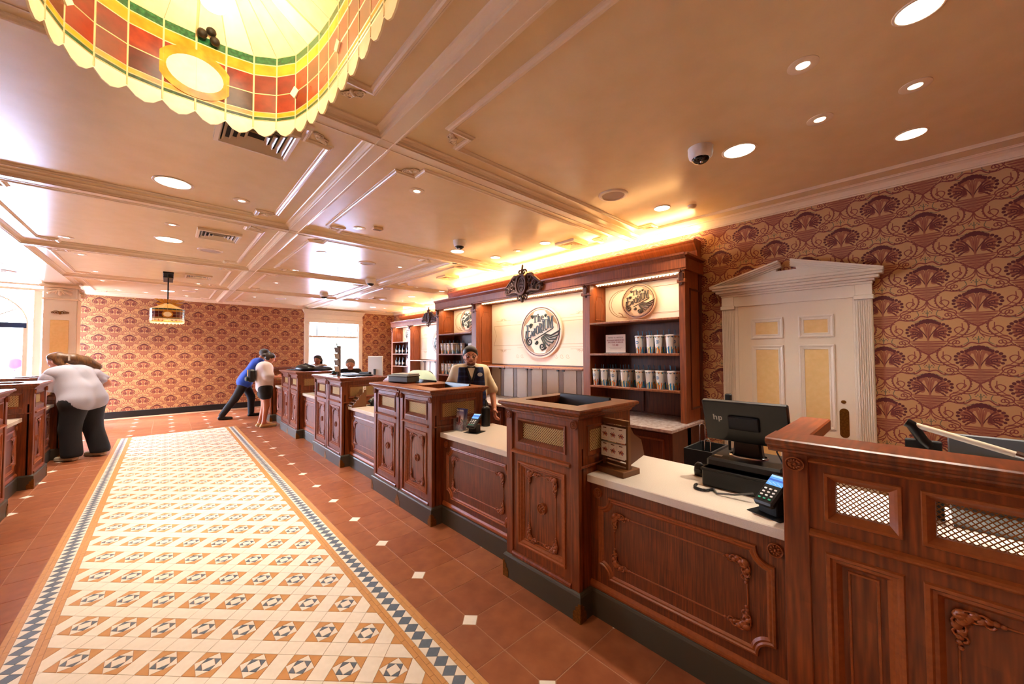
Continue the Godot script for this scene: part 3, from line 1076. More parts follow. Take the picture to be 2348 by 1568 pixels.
func bay_frame(root: Node, x0: float, x1: float, z0: float, z1: float, om: Mesh) -> void:
	var n := 0.17
	var path := P2([x0 + n, z0, x1 - n, z0, x1 - n, z0 + n, x1, z0 + n, x1, z1 - n, x1 - n, z1 - n, x1 - n, z1, x0 + n, z1, x0 + n, z1 - n, x0, z1 - n, x0, z0 + n, x0 + n, z0 + n])
	var g := G.new(); g.T = CT
	g.frame(path, [Vector2(0.026, 0.0), Vector2(0.024, 0.008), Vector2(0.014, 0.012), Vector2(0.008, 0.02), Vector2(-0.006, 0.022), Vector2(-0.014, 0.012), Vector2(-0.024, 0.006), Vector2(-0.026, 0.0)])
	var f := part(root, "panel_molding", g.mesh(), M.molding)
	for c in [[x0 + 0.085, z0 + 0.085, PI / 4 * 3], [x1 - 0.085, z0 + 0.085, PI / 4], [x1 - 0.085, z1 - 0.085, -PI / 4], [x0 + 0.085, z1 - 0.085, -PI / 4 * 3]]:
		part(f, "corner_ornament", om, M.molding, Vector3(c[0], HC, c[1]), Vector3(0, c[2] + PI / 2, 0))

# ---------------------------------------------------------------- counters
# carved corner flourish: arms along +x and +y from the corner at the origin, z outwards
func flourish(g: G, ax: float, ay: float) -> void:
	for arm in 2:
		var L := ax if arm == 0 else ay
		var n := 7
		for i in n:
			var t := (i + 0.3) / n
			var r := 0.0165 * (1.0 - 0.6 * t)
			var off := 0.010 * sin(i * 2.4) * (1 - t)
			var p := Vector3(L * t + 0.004, off + 0.004, r * 0.45)
			if arm == 1: p = Vector3(off + 0.004, L * t + 0.004, r * 0.45)
			g.ball(p, Vector3(r * 1.05, r * 1.05, r * 0.8), 7, 4)
			if i < 5:
				var s := 1.0 if i % 2 == 0 else -1.0
				var q := []
				for k in 6:
					var a := k / 5.0 * 3.6
					var rr := r * 1.25 * (1 - k * 0.1)
					var w := Vector3(cos(a) * rr, s * (0.008 + sin(a) * rr), 0.004)
					q.append(p + (w if arm == 0 else Vector3(w.y, w.x, w.z)))
				g.tube(q, 0.0046, 4, 0.0028)
	for k in 5:
		var a := 0.2 + k * 0.29
		g.tube([Vector3(0.002, 0.002, 0.004), Vector3(cos(a) * 0.022, sin(a) * 0.022, 0.012), Vector3(cos(a) * 0.042, sin(a) * 0.042, 0.006)], 0.0072, 5, 0.004)

func flower(g: G, rx: float, ry: float, depth: float, petals := 10) -> void:
	g.prism(ell(0, 0, rx, ry, 28), 0, depth * 0.4, depth * 0.2)
	g.frame(ell(0, 0, rx * 0.9, ry * 0.9, 28), [Vector2(rx * 0.1, depth * 0.3), Vector2(rx * 0.05, depth), Vector2(-rx * 0.04, depth), Vector2(-rx * 0.1, depth * 0.4)])
	for k in petals:
		var a := TAU * k / petals
		g.ball(Vector3(cos(a) * rx * 0.52, sin(a) * ry * 0.52, depth * 0.5), Vector3(rx * (0.14 + 0.10 * absf(cos(a))), ry * (0.14 + 0.10 * absf(sin(a))), depth * 0.55), 7, 4)
	g.ball(Vector3(0, 0, depth * 0.6), Vector3(rx * 0.2, ry * 0.2, depth * 0.6), 8, 5)

# crossed diagonal wires filling a rectangle
func lattice(g: G, x0: float, y0: float, x1: float, y1: float, step: float, w: float, z: float) -> void:
	var r := rect2(x0, y0, x1, y1)
	for s: float in [-1.0, 1.0]:
		var k := x0 - (y1 - y0) - step
		while k < x1 + (y1 - y0) + step:
			# line x = k + s*(y - y0)
			var a := Vector2(k, y0); var b := Vector2(k + s * (y1 - y0), y1)
			var hw := Vector2(w * 0.7, 0)
			for p in Geometry2D.intersect_polygons(PackedVector2Array([a - hw, a + hw, b + hw, b - hw]), r):
				if Geometry2D.is_polygon_clockwise(p): p.reverse()
				g.prism(p, z - w * 0.3 + s * w * 0.12, z + w * 0.3 + s * w * 0.12)
			k += step

var pier_mesh := {}
func build_pier_meshes(w: float, twin := 0) -> Dictionary:
	var m := {}
	var h := w / 2; var D := 0.60
	# body: stiles, rails and box behind
	var g := G.new()
	g.box(-h, -h + 0.062, 0.15, 1.195, -0.035, 0.0, 0.003)
	g.box(h - 0.062, h, 0.15, 1.195, -0.035, 0.0, 0.003)
	g.box(-h + 0.062, h - 0.062, 1.115, 1.195, -0.035, -0.012)
	g.box(-h + 0.062, h - 0.062, 0.82, 0.965, -0.035, -0.012)
	g.box(-h + 0.062, h - 0.062, 0.15, 0.262, -0.035, -0.012)
	for s: float in [-1.0, 1.0]:
		g.box(s * (h - 0.062), s * 0.21, 0.262, 0.82, -0.035, -0.012)
		g.box(s * (h - 0.062), s * 0.21, 0.965, 1.115, -0.035, -0.012)
	g.box(-h + 0.003, h - 0.003, 0.02, 1.0, -D, -0.05)
	g.box(-h + 0.003, -h + 0.03, 1.0, 1.195, -D, -0.035); g.box(h - 0.03, h - 0.003, 1.0, 1.195, -D, -0.035)
	g.box(-h + 0.03, h - 0.03, 1.0, 1.195, -D, -D + 0.03)
	g.box(-h + 0.03, h - 0.03, 1.115, 1.195, -0.06, -0.034)
	g.box(-h + 0.03, h - 0.03, 0.97, 1.118, -0.065, -0.05)
	m.body = g.mesh()
	# plain end panels: frame on both flanks
	g = G.new()
	g.T = Transform3D(Basis(Vector3(0, 0, -1), Vector3.UP, Vector3(1, 0, 0)), Vector3(h - 0.003, 0, -D / 2))
	g.frame(rect2(-0.20, 0.965, 0.20, 1.12), [Vector2(0.016, 0.0), Vector2(0.012, 0.009), Vector2(0.0, 0.006), Vector2(-0.012, 0.0)])
	m.side_molding = g.mesh()
	m.side_rail = G.new().box(h - 0.003, h + 0.009, 0.885, 0.90, -D / 2 - 0.285, -D / 2 + 0.285, 0.003).mesh()
	g = G.new()
	for s: float in [1.0]:
		g.T = Transform3D(Basis(Vector3(0, 0, -s), Vector3.UP, Vector3(s, 0, 0)), Vector3(s * (h - 0.003), 0, -D / 2))
		lattice(g, -0.186, 0.979, 0.186, 1.106, 0.019, 0.0032, 0.004)
	m.side_grille = g.mesh()
	g = G.new()
	g.frame(rect2(-0.198, 0.972, 0.198, 1.108), [Vector2(0.022, -0.012), Vector2(0.018, -0.004), Vector2(0.008, -0.005), Vector2(0.0, -0.014), Vector2(-0.014, -0.028), Vector2(-0.018, -0.040)])
	m.grille_frame = g.mesh()
	g = G.new()
	lattice(g, -0.184, 0.980, 0.184, 1.099, 0.0178, 0.0034, -0.034)
	m.grille = g.mesh()
	g = G.new()
	g.frame(rect2(-0.19, 0.277, 0.19, 0.808), [Vector2(0.024, -0.012), Vector2(0.020, -0.002), Vector2(0.011, -0.002), Vector2(0.006, -0.010), Vector2(-0.004, -0.010), Vector2(-0.014, -0.024), Vector2(-0.022, -0.024), Vector2(-0.028, -0.034)])
	m.panel_molding = g.mesh()
	m.panel = G.new().box(-0.20, 0.20, 0.265, 0.82, -0.05, -0.030).mesh()
	g = G.new()
	for e in [[-0.118, 0.355, -0.118, 0.735], [0.118, 0.355, 0.118, 0.735], [-0.085, 0.325, 0.085, 0.325], [-0.085, 0.762, 0.085, 0.762]]:
		g.tube([Vector3(e[0], e[1], -0.029), Vector3(e[2], e[3], -0.029)], 0.0035, 6)
	m.bead = g.mesh()
	g = G.new(); flourish(g, 0.085, 0.115)
	m.corner_carving = g.mesh()
	g = G.new(); flower(g, 0.038, 0.038, 0.014, 8)
	m.medallion = g.mesh()
	g = G.new(); flower(g, 0.026, 0.030, 0.012, 10)
	m.rosette = g.mesh()
	g = G.new()
	g.T = Transform3D(Basis(Vector3(0, 0, 1), Vector3.UP, Vector3(-1, 0, 0)), Vector3(h - 0.062, 0, 0))
	g.prism(P2([-0.012, 0.884, 0.006, 0.884, 0.014, 0.888, 0.016, 0.896, 0.010, 0.903, -0.004, 0.906, -0.012, 0.91]), 0, w - 0.124)
	m.ledge = g.mesh()
	g = G.new()
	g.T = Transform3D(Basis(Vector3(0, 0, 1), Vector3.UP, Vector3(-1, 0, 0)), Vector3(h - 0.062, 0, 0))
	g.prism(P2([-0.012, 0.162, 0.006, 0.162, 0.010, 0.172, 0.010, 0.182, 0.004, 0.192, -0.012, 0.196]), 0, w - 0.124)
	m.rail_molding = g.mesh()
	g = G.new()
	g.T = Transform3D(Basis(Vector3(0, 0, 1), Vector3.UP, Vector3(-1, 0, 0)), Vector3(h - 0.062, 0, 0))
	g.prism(P2([-0.012, 1.160, -0.006, 1.160, -0.002, 1.170, -0.002, 1.18, -0.012, 1.18]), 0, w - 0.124)
	m.top_molding = g.mesh()
	# cap: moulded rim round an open top
	g = G.new()
	g.T = Transform3D(Basis(Vector3(1, 0, 0), Vector3(0, 0, -1), Vector3(0, 1, 0)), Vector3.ZERO)
	var hl := h - (0.034 if twin < 0 else 0.0); var hr := h - (0.034 if twin > 0 else 0.0)
	var o := rect2(-hl, 0.0, hr, D)
	g.frame(o, [Vector2(0.0, 1.180), Vector2(0.008, 1.186), Vector2(0.010, 1.196), Vector2(0.022, 1.204), Vector2(0.028, 1.214), Vector2(0.038, 1.218), Vector2(0.044, 1.226), Vector2(0.044, 1.236), Vector2(0.038, 1.243), Vector2(-0.058, 1.243)])
	g.frame(rect2(-hl + 0.058, 0.13, hr - 0.105, D - 0.05), [Vector2(0.06, 1.2415), Vector2(0.0, 1.2415), Vector2(0.0, 1.195)])
	g.T = Transform3D()
	g.box(-hl - 0.036, hr + 0.036, 1.236, 1.2431, -0.13, 0.036)
	g.box(hr - 0.105, hr + 0.036, 1.236, 1.2432, -D - 0.036, -0.12)
	m.cap = g.mesh()
	# plinth
	g = G.new()
	g.T = Transform3D(Basis(Vector3(1, 0, 0), Vector3(0, 0, -1), Vector3(0, 1, 0)), Vector3.ZERO)
	g.frame(rect2(-h + (0.008 if twin < 0 else 0.0), 0.0, h - (0.008 if twin > 0 else 0.0), 0.10), [Vector2(0.018, 0.0), Vector2(0.018, 0.145), Vector2(0.013, 0.156), Vector2(0.004, 0.163), Vector2(-0.02, 0.165)])
	m.plinth = g.mesh()
	# stepped brass guard round a corner
	g = G.new()
	var st := P2([0, 0, 0.055, 0, 0.055, 0.05, 0.047, 0.062, 0.036, 0.066, 0.034, 0.09, 0.018, 0.095, 0.016, 0.11, 0, 0.112])
	for s in 2:
		g.T = Transform3D() if s == 0 else Transform3D(Basis(Vector3(0, 0, -1), Vector3.UP, Vector3(1, 0, 0)), Vector3.ZERO)
		g.prism(st, 0.0 if s == 0 else -0.003, 0.003 if s == 0 else 0.0)
	m.brass_corner = g.mesh()
	return m

func counter_pier(zc: float, label: String, side := 1.0, twin := 0) -> Node3D:
	var w := 0.645
	if not pier_mesh.has(twin):
		pier_mesh[twin] = build_pier_meshes(w, twin)
	var m: Dictionary = pier_mesh[twin]
	var h := w / 2
	var t := thing("counter_pier", label, "counter", Vector3(1.82 if side > 0 else -1.142, 0, zc), -PI / 2 if side > 0 else PI / 2, "carved counter piers")
	part(t, "plinth", m.plinth, M.plinth)
	part(t, "body", m.body, M.wood)
	for s in 2:
		if (twin < 0 and s == 1) or (twin > 0 and s == 0):
			continue
		var back := Vector3(0, 0, -0.60) if s == 1 else Vector3.ZERO
		part(t, "side_molding", m.side_molding, M.wood, back, Vector3(0, PI * s, 0))
		part(t, "side_grille", m.side_grille, M.gold, back, Vector3(0, PI * s, 0))
		part(t, "side_rail", m.side_rail, M.wood, back, Vector3(0, PI * s, 0))
	part(t, "grille_frame", m.grille_frame, M.wood)
	part(t, "grille", m.grille, M.gold)
	part(t, "ledge", m.ledge, M.wood_carved)
	part(t, "rail_molding", m.rail_molding, M.wood)
	part(t, "top_molding", m.top_molding, M.wood)
	var p := part(t, "panel", m.panel, M.wood)
	part(p, "panel_molding", m.panel_molding, M.wood_carved)
	part(p, "bead", m.bead, M.wood_carved)
	for k in 4:
		part(p, "corner_carving", m.corner_carving, M.wood_carved, Vector3([-0.122, 0.122, 0.122, -0.122][k], [0.315, 0.315, 0.772, 0.772][k], -0.03), Vector3(0, 0 if k in [0, 2] else 0, [0.0, PI / 2, PI, -PI / 2][k]))
	part(p, "medallion", m.medallion, M.wood_carved, Vector3(0, 0.553, -0.03))
	for s: float in [-1.0, 1.0]:
		part(t, "rosette", m.rosette, M.wood_carved, Vector3(s * (h - 0.031), 1.146, 0))
		part(t, "brass_corner", m.brass_corner, M.brass, Vector3(s * (h + 0.0185), 0, 0.0185), Vector3(0, PI / 2 if s > 0 else 0.0, 0))
	part(t, "cap", m.cap, M.wood)
	return t

func concave_rect(x0: float, y0: float, x1: float, y1: float, r: float) -> PackedVector2Array:
	var p := PackedVector2Array()
	for c in [[x0, y0, PI / 2, 0.0], [x1, y0, PI, PI / 2], [x1, y1, PI * 1.5, PI], [x0, y1, TAU, PI * 1.5]]:
		for i in 9:
			var a: float = lerpf(c[2], c[3], i / 8.0)
			p.append(Vector2(c[0] + cos(a) * r, c[1] + sin(a) * r))
	return p

var counter_mesh := {}
func service_counter(z0: float, z1: float, label: String, side := 1.0) -> Node3D:
	# z0 < z1, between two piers
	var L := z1 - z0
	var key := "%.2f" % L
	if not counter_mesh.has(key):
		var m := {}
		var h := L / 2
		m.front = G.new().box(-h, h, 0.15, 0.80, -0.17, -0.118).mesh()
		m.back = G.new().box(-h, h, 0.05, 0.80, -0.66, -0.17).mesh()
		m.worktop = G.new().box(-h, h, 0.798, 0.845, -0.72, -0.08, 0.004).mesh()
		var g := G.new(); g.T = Transform3D(Basis(), Vector3(0, 0, -0.118))
		g.frame(concave_rect(-h + 0.072, 0.262, h - 0.072, 0.715, 0.068), [Vector2(0.014, 0.0), Vector2(0.012, 0.010), Vector2(0.004, 0.012), Vector2(-0.002, 0.006), Vector2(-0.010, 0.008), Vector2(-0.018, 0.002), Vector2(-0.02, 0.0)])
		m.panel_molding = g.mesh()
		g = G.new()
		var bx := h - 0.165
		for e in [[-bx, 0.40, -bx, 0.60], [bx, 0.40, bx, 0.60], [-bx + 0.05, 0.352, bx - 0.05, 0.352], [-bx + 0.05, 0.638, bx - 0.05, 0.638]]:
			g.tube([Vector3(e[0], e[1], -0.117), Vector3(e[2], e[3], -0.117)], 0.004, 6)
		m.bead = g.mesh()
		g = G.new(); flourish(g, 0.10, 0.10)
		m.corner_carving = g.mesh()
		g = G.new(); flower(g, 0.030, 0.030, 0.013, 10)
		m.rosette = g.mesh()
		g = G.new()
		g.T = Transform3D(Basis(Vector3(0, 0, 1), Vector3.UP, Vector3(-1, 0, 0)), Vector3(h, 0, -0.118))
		g.prism(P2([-0.01, 0.165, 0.010, 0.165, 0.014, 0.178, 0.012, 0.19, 0.003, 0.205, -0.01, 0.21]), 0, L)
		m.base_molding = g.mesh()
		g = G.new()
		g.T = Transform3D(Basis(Vector3(0, 0, 1), Vector3.UP, Vector3(-1, 0, 0)), Vector3(h, 0, -0.118))
		g.prism(P2([-0.04, 0, 0.015, 0, 0.015, 0.145, 0.010, 0.158, 0.0, 0.165, -0.04, 0.165]), 0, L)
		m.plinth = g.mesh()
		counter_mesh[key] = m
	var m: Dictionary = counter_mesh[key]
	var h := L / 2
	var t := thing("service_counter", label, "counter", Vector3(1.82 if side > 0 else -1.142, 0, (z0 + z1) / 2), -PI / 2 if side > 0 else PI / 2, "low counters between the piers")
	part(t, "front_panel", m.front, M.wood_fine)
	part(t, "cabinet", m.back, M.wood_dark)
	part(t, "worktop", m.worktop, M.stone)
	part(t, "panel_molding", m.panel_molding, M.wood_carved)
	part(t, "bead", m.bead, M.wood_carved)
	var bx := h - 0.165
	for k in 4:
		part(t, "corner_carving", m.corner_carving, M.wood_carved, Vector3([-bx, bx, bx, -bx][k], [0.348, 0.348, 0.642, 0.642][k], -0.118), Vector3(0, 0, [0.0, PI / 2, PI, -PI / 2][k]))
	for s: float in [-1.0, 1.0]:
		part(t, "rosette", m.rosette, M.wood_carved, Vector3(s * (h - 0.055), 0.735, -0.118))
	part(t, "base_molding", m.base_molding, M.wood_carved)
	part(t, "plinth", m.plinth, M.plinth)
	return t

func near_pier() -> void:
	# the wide pier at the right edge, seen close up, with open grilles
	var t := thing("wide_counter_pier", "wide wooden counter pier with two open brass grilles, nearest at right", "counter", Vector3(1.82, 0, 0), -PI / 2, "")
	var x0 := -0.375; var x1 := 1.0; var D := 0.60
	var g := G.new()
	# corner stile, rails, posts; local x is the world z
	g.box(x0, x0 + 0.082, 0.15, 1.195, -0.035, 0.0, 0.003)
	g.box(x0 + 0.082, x1, 1.115, 1.195, -0.035, -0.010)
	g.box(x0 + 0.082, x1, 0.825, 0.965, -0.035, -0.010)
	g.box(x0 + 0.082, x1, 0.15, 0.25, -0.035, -0.010)
	for p in [[x0 + 0.082, -0.235], [-0.055, 0.012], [0.40, 0.47], [0.86, 1.0]]:
		g.box(p[0], p[1], 0.965, 1.115, -0.035, -0.010)
		g.box(p[0], p[1], 0.25, 0.825, -0.035, -0.010)
	g.box(x0, x0 + 0.03, 0.15, 1.195, -D, -0.035)
	g.box(x1 - 0.03, x1, 0.15, 1.195, -D, -0.035)
	part(t, "frame", g.mesh(), M.wood)
	part(t, "inner_shelf", G.new().box(x0 + 0.03, x1 - 0.03, 0.90, 0.93, -D, -0.05).mesh(), M.white)
	part(t, "back", G.new().box(x0 + 0.03, x1 - 0.03, 0.15, 0.9, -D, -D + 0.03).mesh(), M.wood_dark)
	var k := 0
	for r in [[-0.228, -0.065], [0.02, 0.393], [0.48, 0.85]]:
		var a: float = r[0]; var b: float = r[1]
		g = G.new()
		g.frame(rect2(a, 0.972, b, 1.108), [Vector2(0.022, -0.010), Vector2(0.019, -0.003), Vector2(0.010, -0.004), Vector2(0.002, -0.013), Vector2(-0.010, -0.024), Vector2(-0.013, -0.036)])
		part(t, "grille_frame", g.mesh(), M.wood_carved)
		g = G.new()
		lattice(g, a + 0.01, 0.982, b - 0.01, 1.098, 0.0165, 0.0032, -0.031)
		part(t, "grille", g.mesh(), M.gold_dark)
		g = G.new()
		g.frame(rect2(a + 0.002, 0.262, b - 0.002, 0.812), [Vector2(0.024, -0.010), Vector2(0.020, -0.001), Vector2(0.010, -0.002), Vector2(0.004, -0.011), Vector2(-0.006, -0.012), Vector2(-0.016, -0.026), Vector2(-0.022, -0.034)])
		var p := part(t, "panel", G.new().box(a - 0.02, b + 0.02, 0.24, 0.835, -0.05, -0.032).mesh(), M.wood)
		part(p, "panel_molding", g.mesh(), M.wood_carved)
		if k == 0:
			g = G.new()
			g.frame(rect2(a + 0.042, 0.305, b - 0.045, 0.778), [Vector2(0.005, -0.032), Vector2(0.003, -0.026), Vector2(-0.003, -0.026), Vector2(-0.005, -0.032)])
			part(p, "bead", g.mesh(), M.wood_carved)
		else:
			g = G.new()
			for e in [[a + 0.05, 0.36, a + 0.05, 0.71], [b - 0.05, 0.36, b - 0.05, 0.71], [a + 0.10, 0.315, b - 0.10, 0.315], [a + 0.10, 0.76, b - 0.10, 0.76]]:
				g.tube([Vector3(e[0], e[1], -0.031), Vector3(e[2], e[3], -0.031)], 0.0035, 6)
			part(p, "bead", g.mesh(), M.wood_carved)
			var f := G.new(); flourish(f, 0.12, 0.095)
			var fm := f.mesh()
			for q in 4:
				part(p, "corner_carving", fm, M.wood_carved, Vector3([a + 0.048, b - 0.048, b - 0.048, a + 0.048][q], [0.31, 0.31, 0.765, 0.765][q], -0.032), Vector3(0, 0, [0.0, PI / 2, PI, -PI / 2][q]))
		k += 1
	for e in [[0.884, 0.91, "ledge"], [0.162, 0.19, "base_molding"], [1.158, 1.178, "rail_molding"]]:
		g = G.new()
		g.T = Transform3D(Basis(Vector3(0, 0, 1), Vector3.UP, Vector3(-1, 0, 0)), Vector3(x1, 0, 0))
		var y0: float = e[0]; var y1: float = e[1]
		var d := 0.014 if e[2] == "ledge" else 0.004
		g.prism(P2([-0.012, y0, d - 0.006, y0, d, lerpf(y0, y1, 0.25), d, lerpf(y0, y1, 0.5), d - 0.008, lerpf(y0, y1, 0.75), -0.012, y1]), 0, x1 - x0 - 0.082)
		part(t, e[2], g.mesh(), M.wood_carved)
	g = G.new(); flower(g, 0.032, 0.027, 0.012, 12)
	part(t, "rosette", g.mesh(), M.wood_carved, Vector3(x0 + 0.041, 1.147, 0))
	# rounded cap over the front and the left flank
	g = G.new()
	var prof := P2([-0.12, 1.185, 0.004, 1.185, 0.012, 1.192, 0.014, 1.200, 0.026, 1.206, 0.030, 1.214, 0.046, 1.217, 0.054, 1.224, 0.057, 1.232, 0.054, 1.240, 0.046, 1.2445, 0.03, 1.246, -0.12, 1.246])
	g.T = Transform3D(Basis(Vector3(0, 0, 1), Vector3.UP, Vector3(-1, 0, 0)), Vector3(x1, 0, 0))
	g.prism(prof, 0, x1 - x0 + 0.045)
	g.T = Transform3D()
	g.box(x0 - 0.045, x0 + 0.075, 1.19, 1.2461, -D - 0.04, -0.10, 0.006)
	part(t, "cap", g.mesh(), M.wood)
	g = G.new()
	g.T = Transform3D(Basis(Vector3(1, 0, 0), Vector3(0, 0, -1), Vector3(0, 1, 0)), Vector3.ZERO)
	g.frame(rect2(x0, 0, x1, D), [Vector2(0.018, 0.0), Vector2(0.018, 0.145), Vector2(0.013, 0.156), Vector2(0.004, 0.163), Vector2(-0.04, 0.165)])
	part(t, "plinth", g.mesh(), M.plinth)

func build_counters() -> void:
	near_pier()
	service_counter(-1.385, -0.375, "low cream-topped counter holding the black till at right")
	counter_pier(-1.7075, "single carved pier left of the black till, holding a sunken screen")
	service_counter(-3.05, -2.03, "low counter holding the brochure stand and black card reader")
	counter_pier(-3.385, "carved pier directly left of the brochure stand", 1.0, -1)
	counter_pier(-4.055, "carved pier second from the brochure stand", 1.0, 1)
	service_counter(-5.46, -4.39, "low counter with the brown stepped card rack")
	counter_pier(-5.80, "carved pier below the tall metal rack, nearer of the pair", 1.0, -1)
	counter_pier(-6.46, "carved pier below the tall metal rack, farther of the pair", 1.0, 1)
	service_counter(-7.87, -6.79, "low counter beyond the tall metal rack")
	counter_pier(-8.20, "carved pier with black bags on top, nearer of the pair", 1.0, -1)
	counter_pier(-8.87, "carved pier with black bags on top, beside the girl in shorts", 1.0, 1)
	service_counter(-10.26, -9.20, "low counter where the girl in shorts stands")
	counter_pier(-10.60, "farthest carved pier, behind the girl in shorts")
	service_counter(-5.48, -4.46, "low counter at the left edge nearest the camera", -1.0)
	counter_pier(-5.815, "carved pier cut off by the left edge of the view", -1.0)
	service_counter(-7.145, -6.15, "low counter at left in front of the woman in navy trousers", -1.0)
	counter_pier(-7.48, "carved pier at left beside the woman in navy trousers", -1.0)
	service_counter(-8.86, -7.81, "low counter the woman in navy trousers leans on", -1.0)
	counter_pier(-9.2, "carved pier at left beyond the leaning woman", -1.0)

# ---------------------------------------------------------------- shelving units
# local frame of a unit: x = along the wall (world z), y up, z out of the wall (world -x); origin at the wall, right end
func carve_emblem() -> ArrayMesh:
	var g := G.new()
	g.prism(ell(0, 0, 0.115, 0.165, 36), 0, 0.06, 0.02)
	g.frame(ell(0, 0, 0.10, 0.15, 36), [Vector2(0.02, 0.03), Vector2(0.018, 0.085), Vector2(-0.006, 0.085), Vector2(-0.02, 0.05)])
	g.frame(ell(0, 0, 0.062, 0.10, 30), [Vector2(0.008, 0.05), Vector2(0.006, 0.075), Vector2(-0.006, 0.075), Vector2(-0.01, 0.05)])
	for k in 3:
		g.tube([Vector3(-0.03, -0.05 + k * 0.05, 0.066), Vector3(0.0, -0.03 + k * 0.05, 0.078), Vector3(0.03, -0.05 + k * 0.05, 0.066)], 0.008, 5)
	g.tube([Vector3(0, 0.16, 0.03), Vector3(0, 0.24, 0.04), Vector3(0, 0.315, 0.03)], 0.03, 8, 0.012)
	g.ball(Vector3(0, 0.30, 0.03), Vector3(0.016, 0.03, 0.016), 8, 5)
	g.ball(Vector3(0, -0.235, 0.04), Vector3(0.03, 0.045, 0.03), 8, 6)
	for s: float in [-1.0, 1.0]:
		for c in [[0.045, 0.205, 0.042, 0.0], [0.175, 0.11, 0.062, 0.4], [0.27, 0.02, 0.05, 0.9], [0.355, -0.075, 0.065, 1.2], [0.19, -0.09, 0.055, 2.2], [0.075, -0.19, 0.05, 2.8], [0.24, -0.015, 0.05, 0.2], [0.14, 0.01, 0.05, 1.0]]:
			var p := []
			for i in 15:
				var t := i / 14.0
				var a: float = c[3] + t * TAU * 1.35
				var r: float = c[2] * (1 - 0.75 * t)
				p.append(Vector3(s * (c[0] + cos(a) * r), c[1] + sin(a) * r, 0.03 + 0.025 * t))
			g.tube(p, 0.017, 6, 0.008)
		g.tube([Vector3(s * 0.1, 0.16, 0.02), Vector3(s * 0.22, 0.13, 0.04), Vector3(s * 0.30, 0.06, 0.04), Vector3(s * 0.40, -0.01, 0.03), Vector3(s * 0.455, 0.0, 0.02)], 0.026, 6, 0.01)
		g.tube([Vector3(s * 0.1, -0.12, 0.02), Vector3(s * 0.2, -0.10, 0.045), Vector3(s * 0.32, -0.12, 0.03), Vector3(s * 0.43, -0.08, 0.02)], 0.03, 6, 0.012)
		g.prism(PackedVector2Array([Vector2(s * 0.05, 0.17), Vector2(s * 0.25, 0.12), Vector2(s * 0.42, -0.02), Vector2(s * 0.38, -0.12), Vector2(s * 0.15, -0.15), Vector2(s * 0.05, -0.2)]), 0.0, 0.022)
	return g.mesh()

func put_text(parent: Node, called: String, s: String, size: float, at: Vector3, m: Material, sx := 1.0, depth := 0.012, serif := true, rot := 0.0, halign := HORIZONTAL_ALIGNMENT_CENTER) -> MeshInstance3D:
	var t := TextMesh.new()
	t.text = s
	var f := SystemFont.new()
	f.font_names = PackedStringArray(["Droid Serif" if serif else "Droid Sans"])
	f.font_weight = 700
	t.font = f
	t.font_size = 64
	t.pixel_size = size / 64.0
	t.depth = depth
	t.curve_step = 2.0
	t.horizontal_alignment = halign
	var o := part(parent, called, t, m, at)
	o.rotation.z = rot
	o.scale.x = sx
	return o

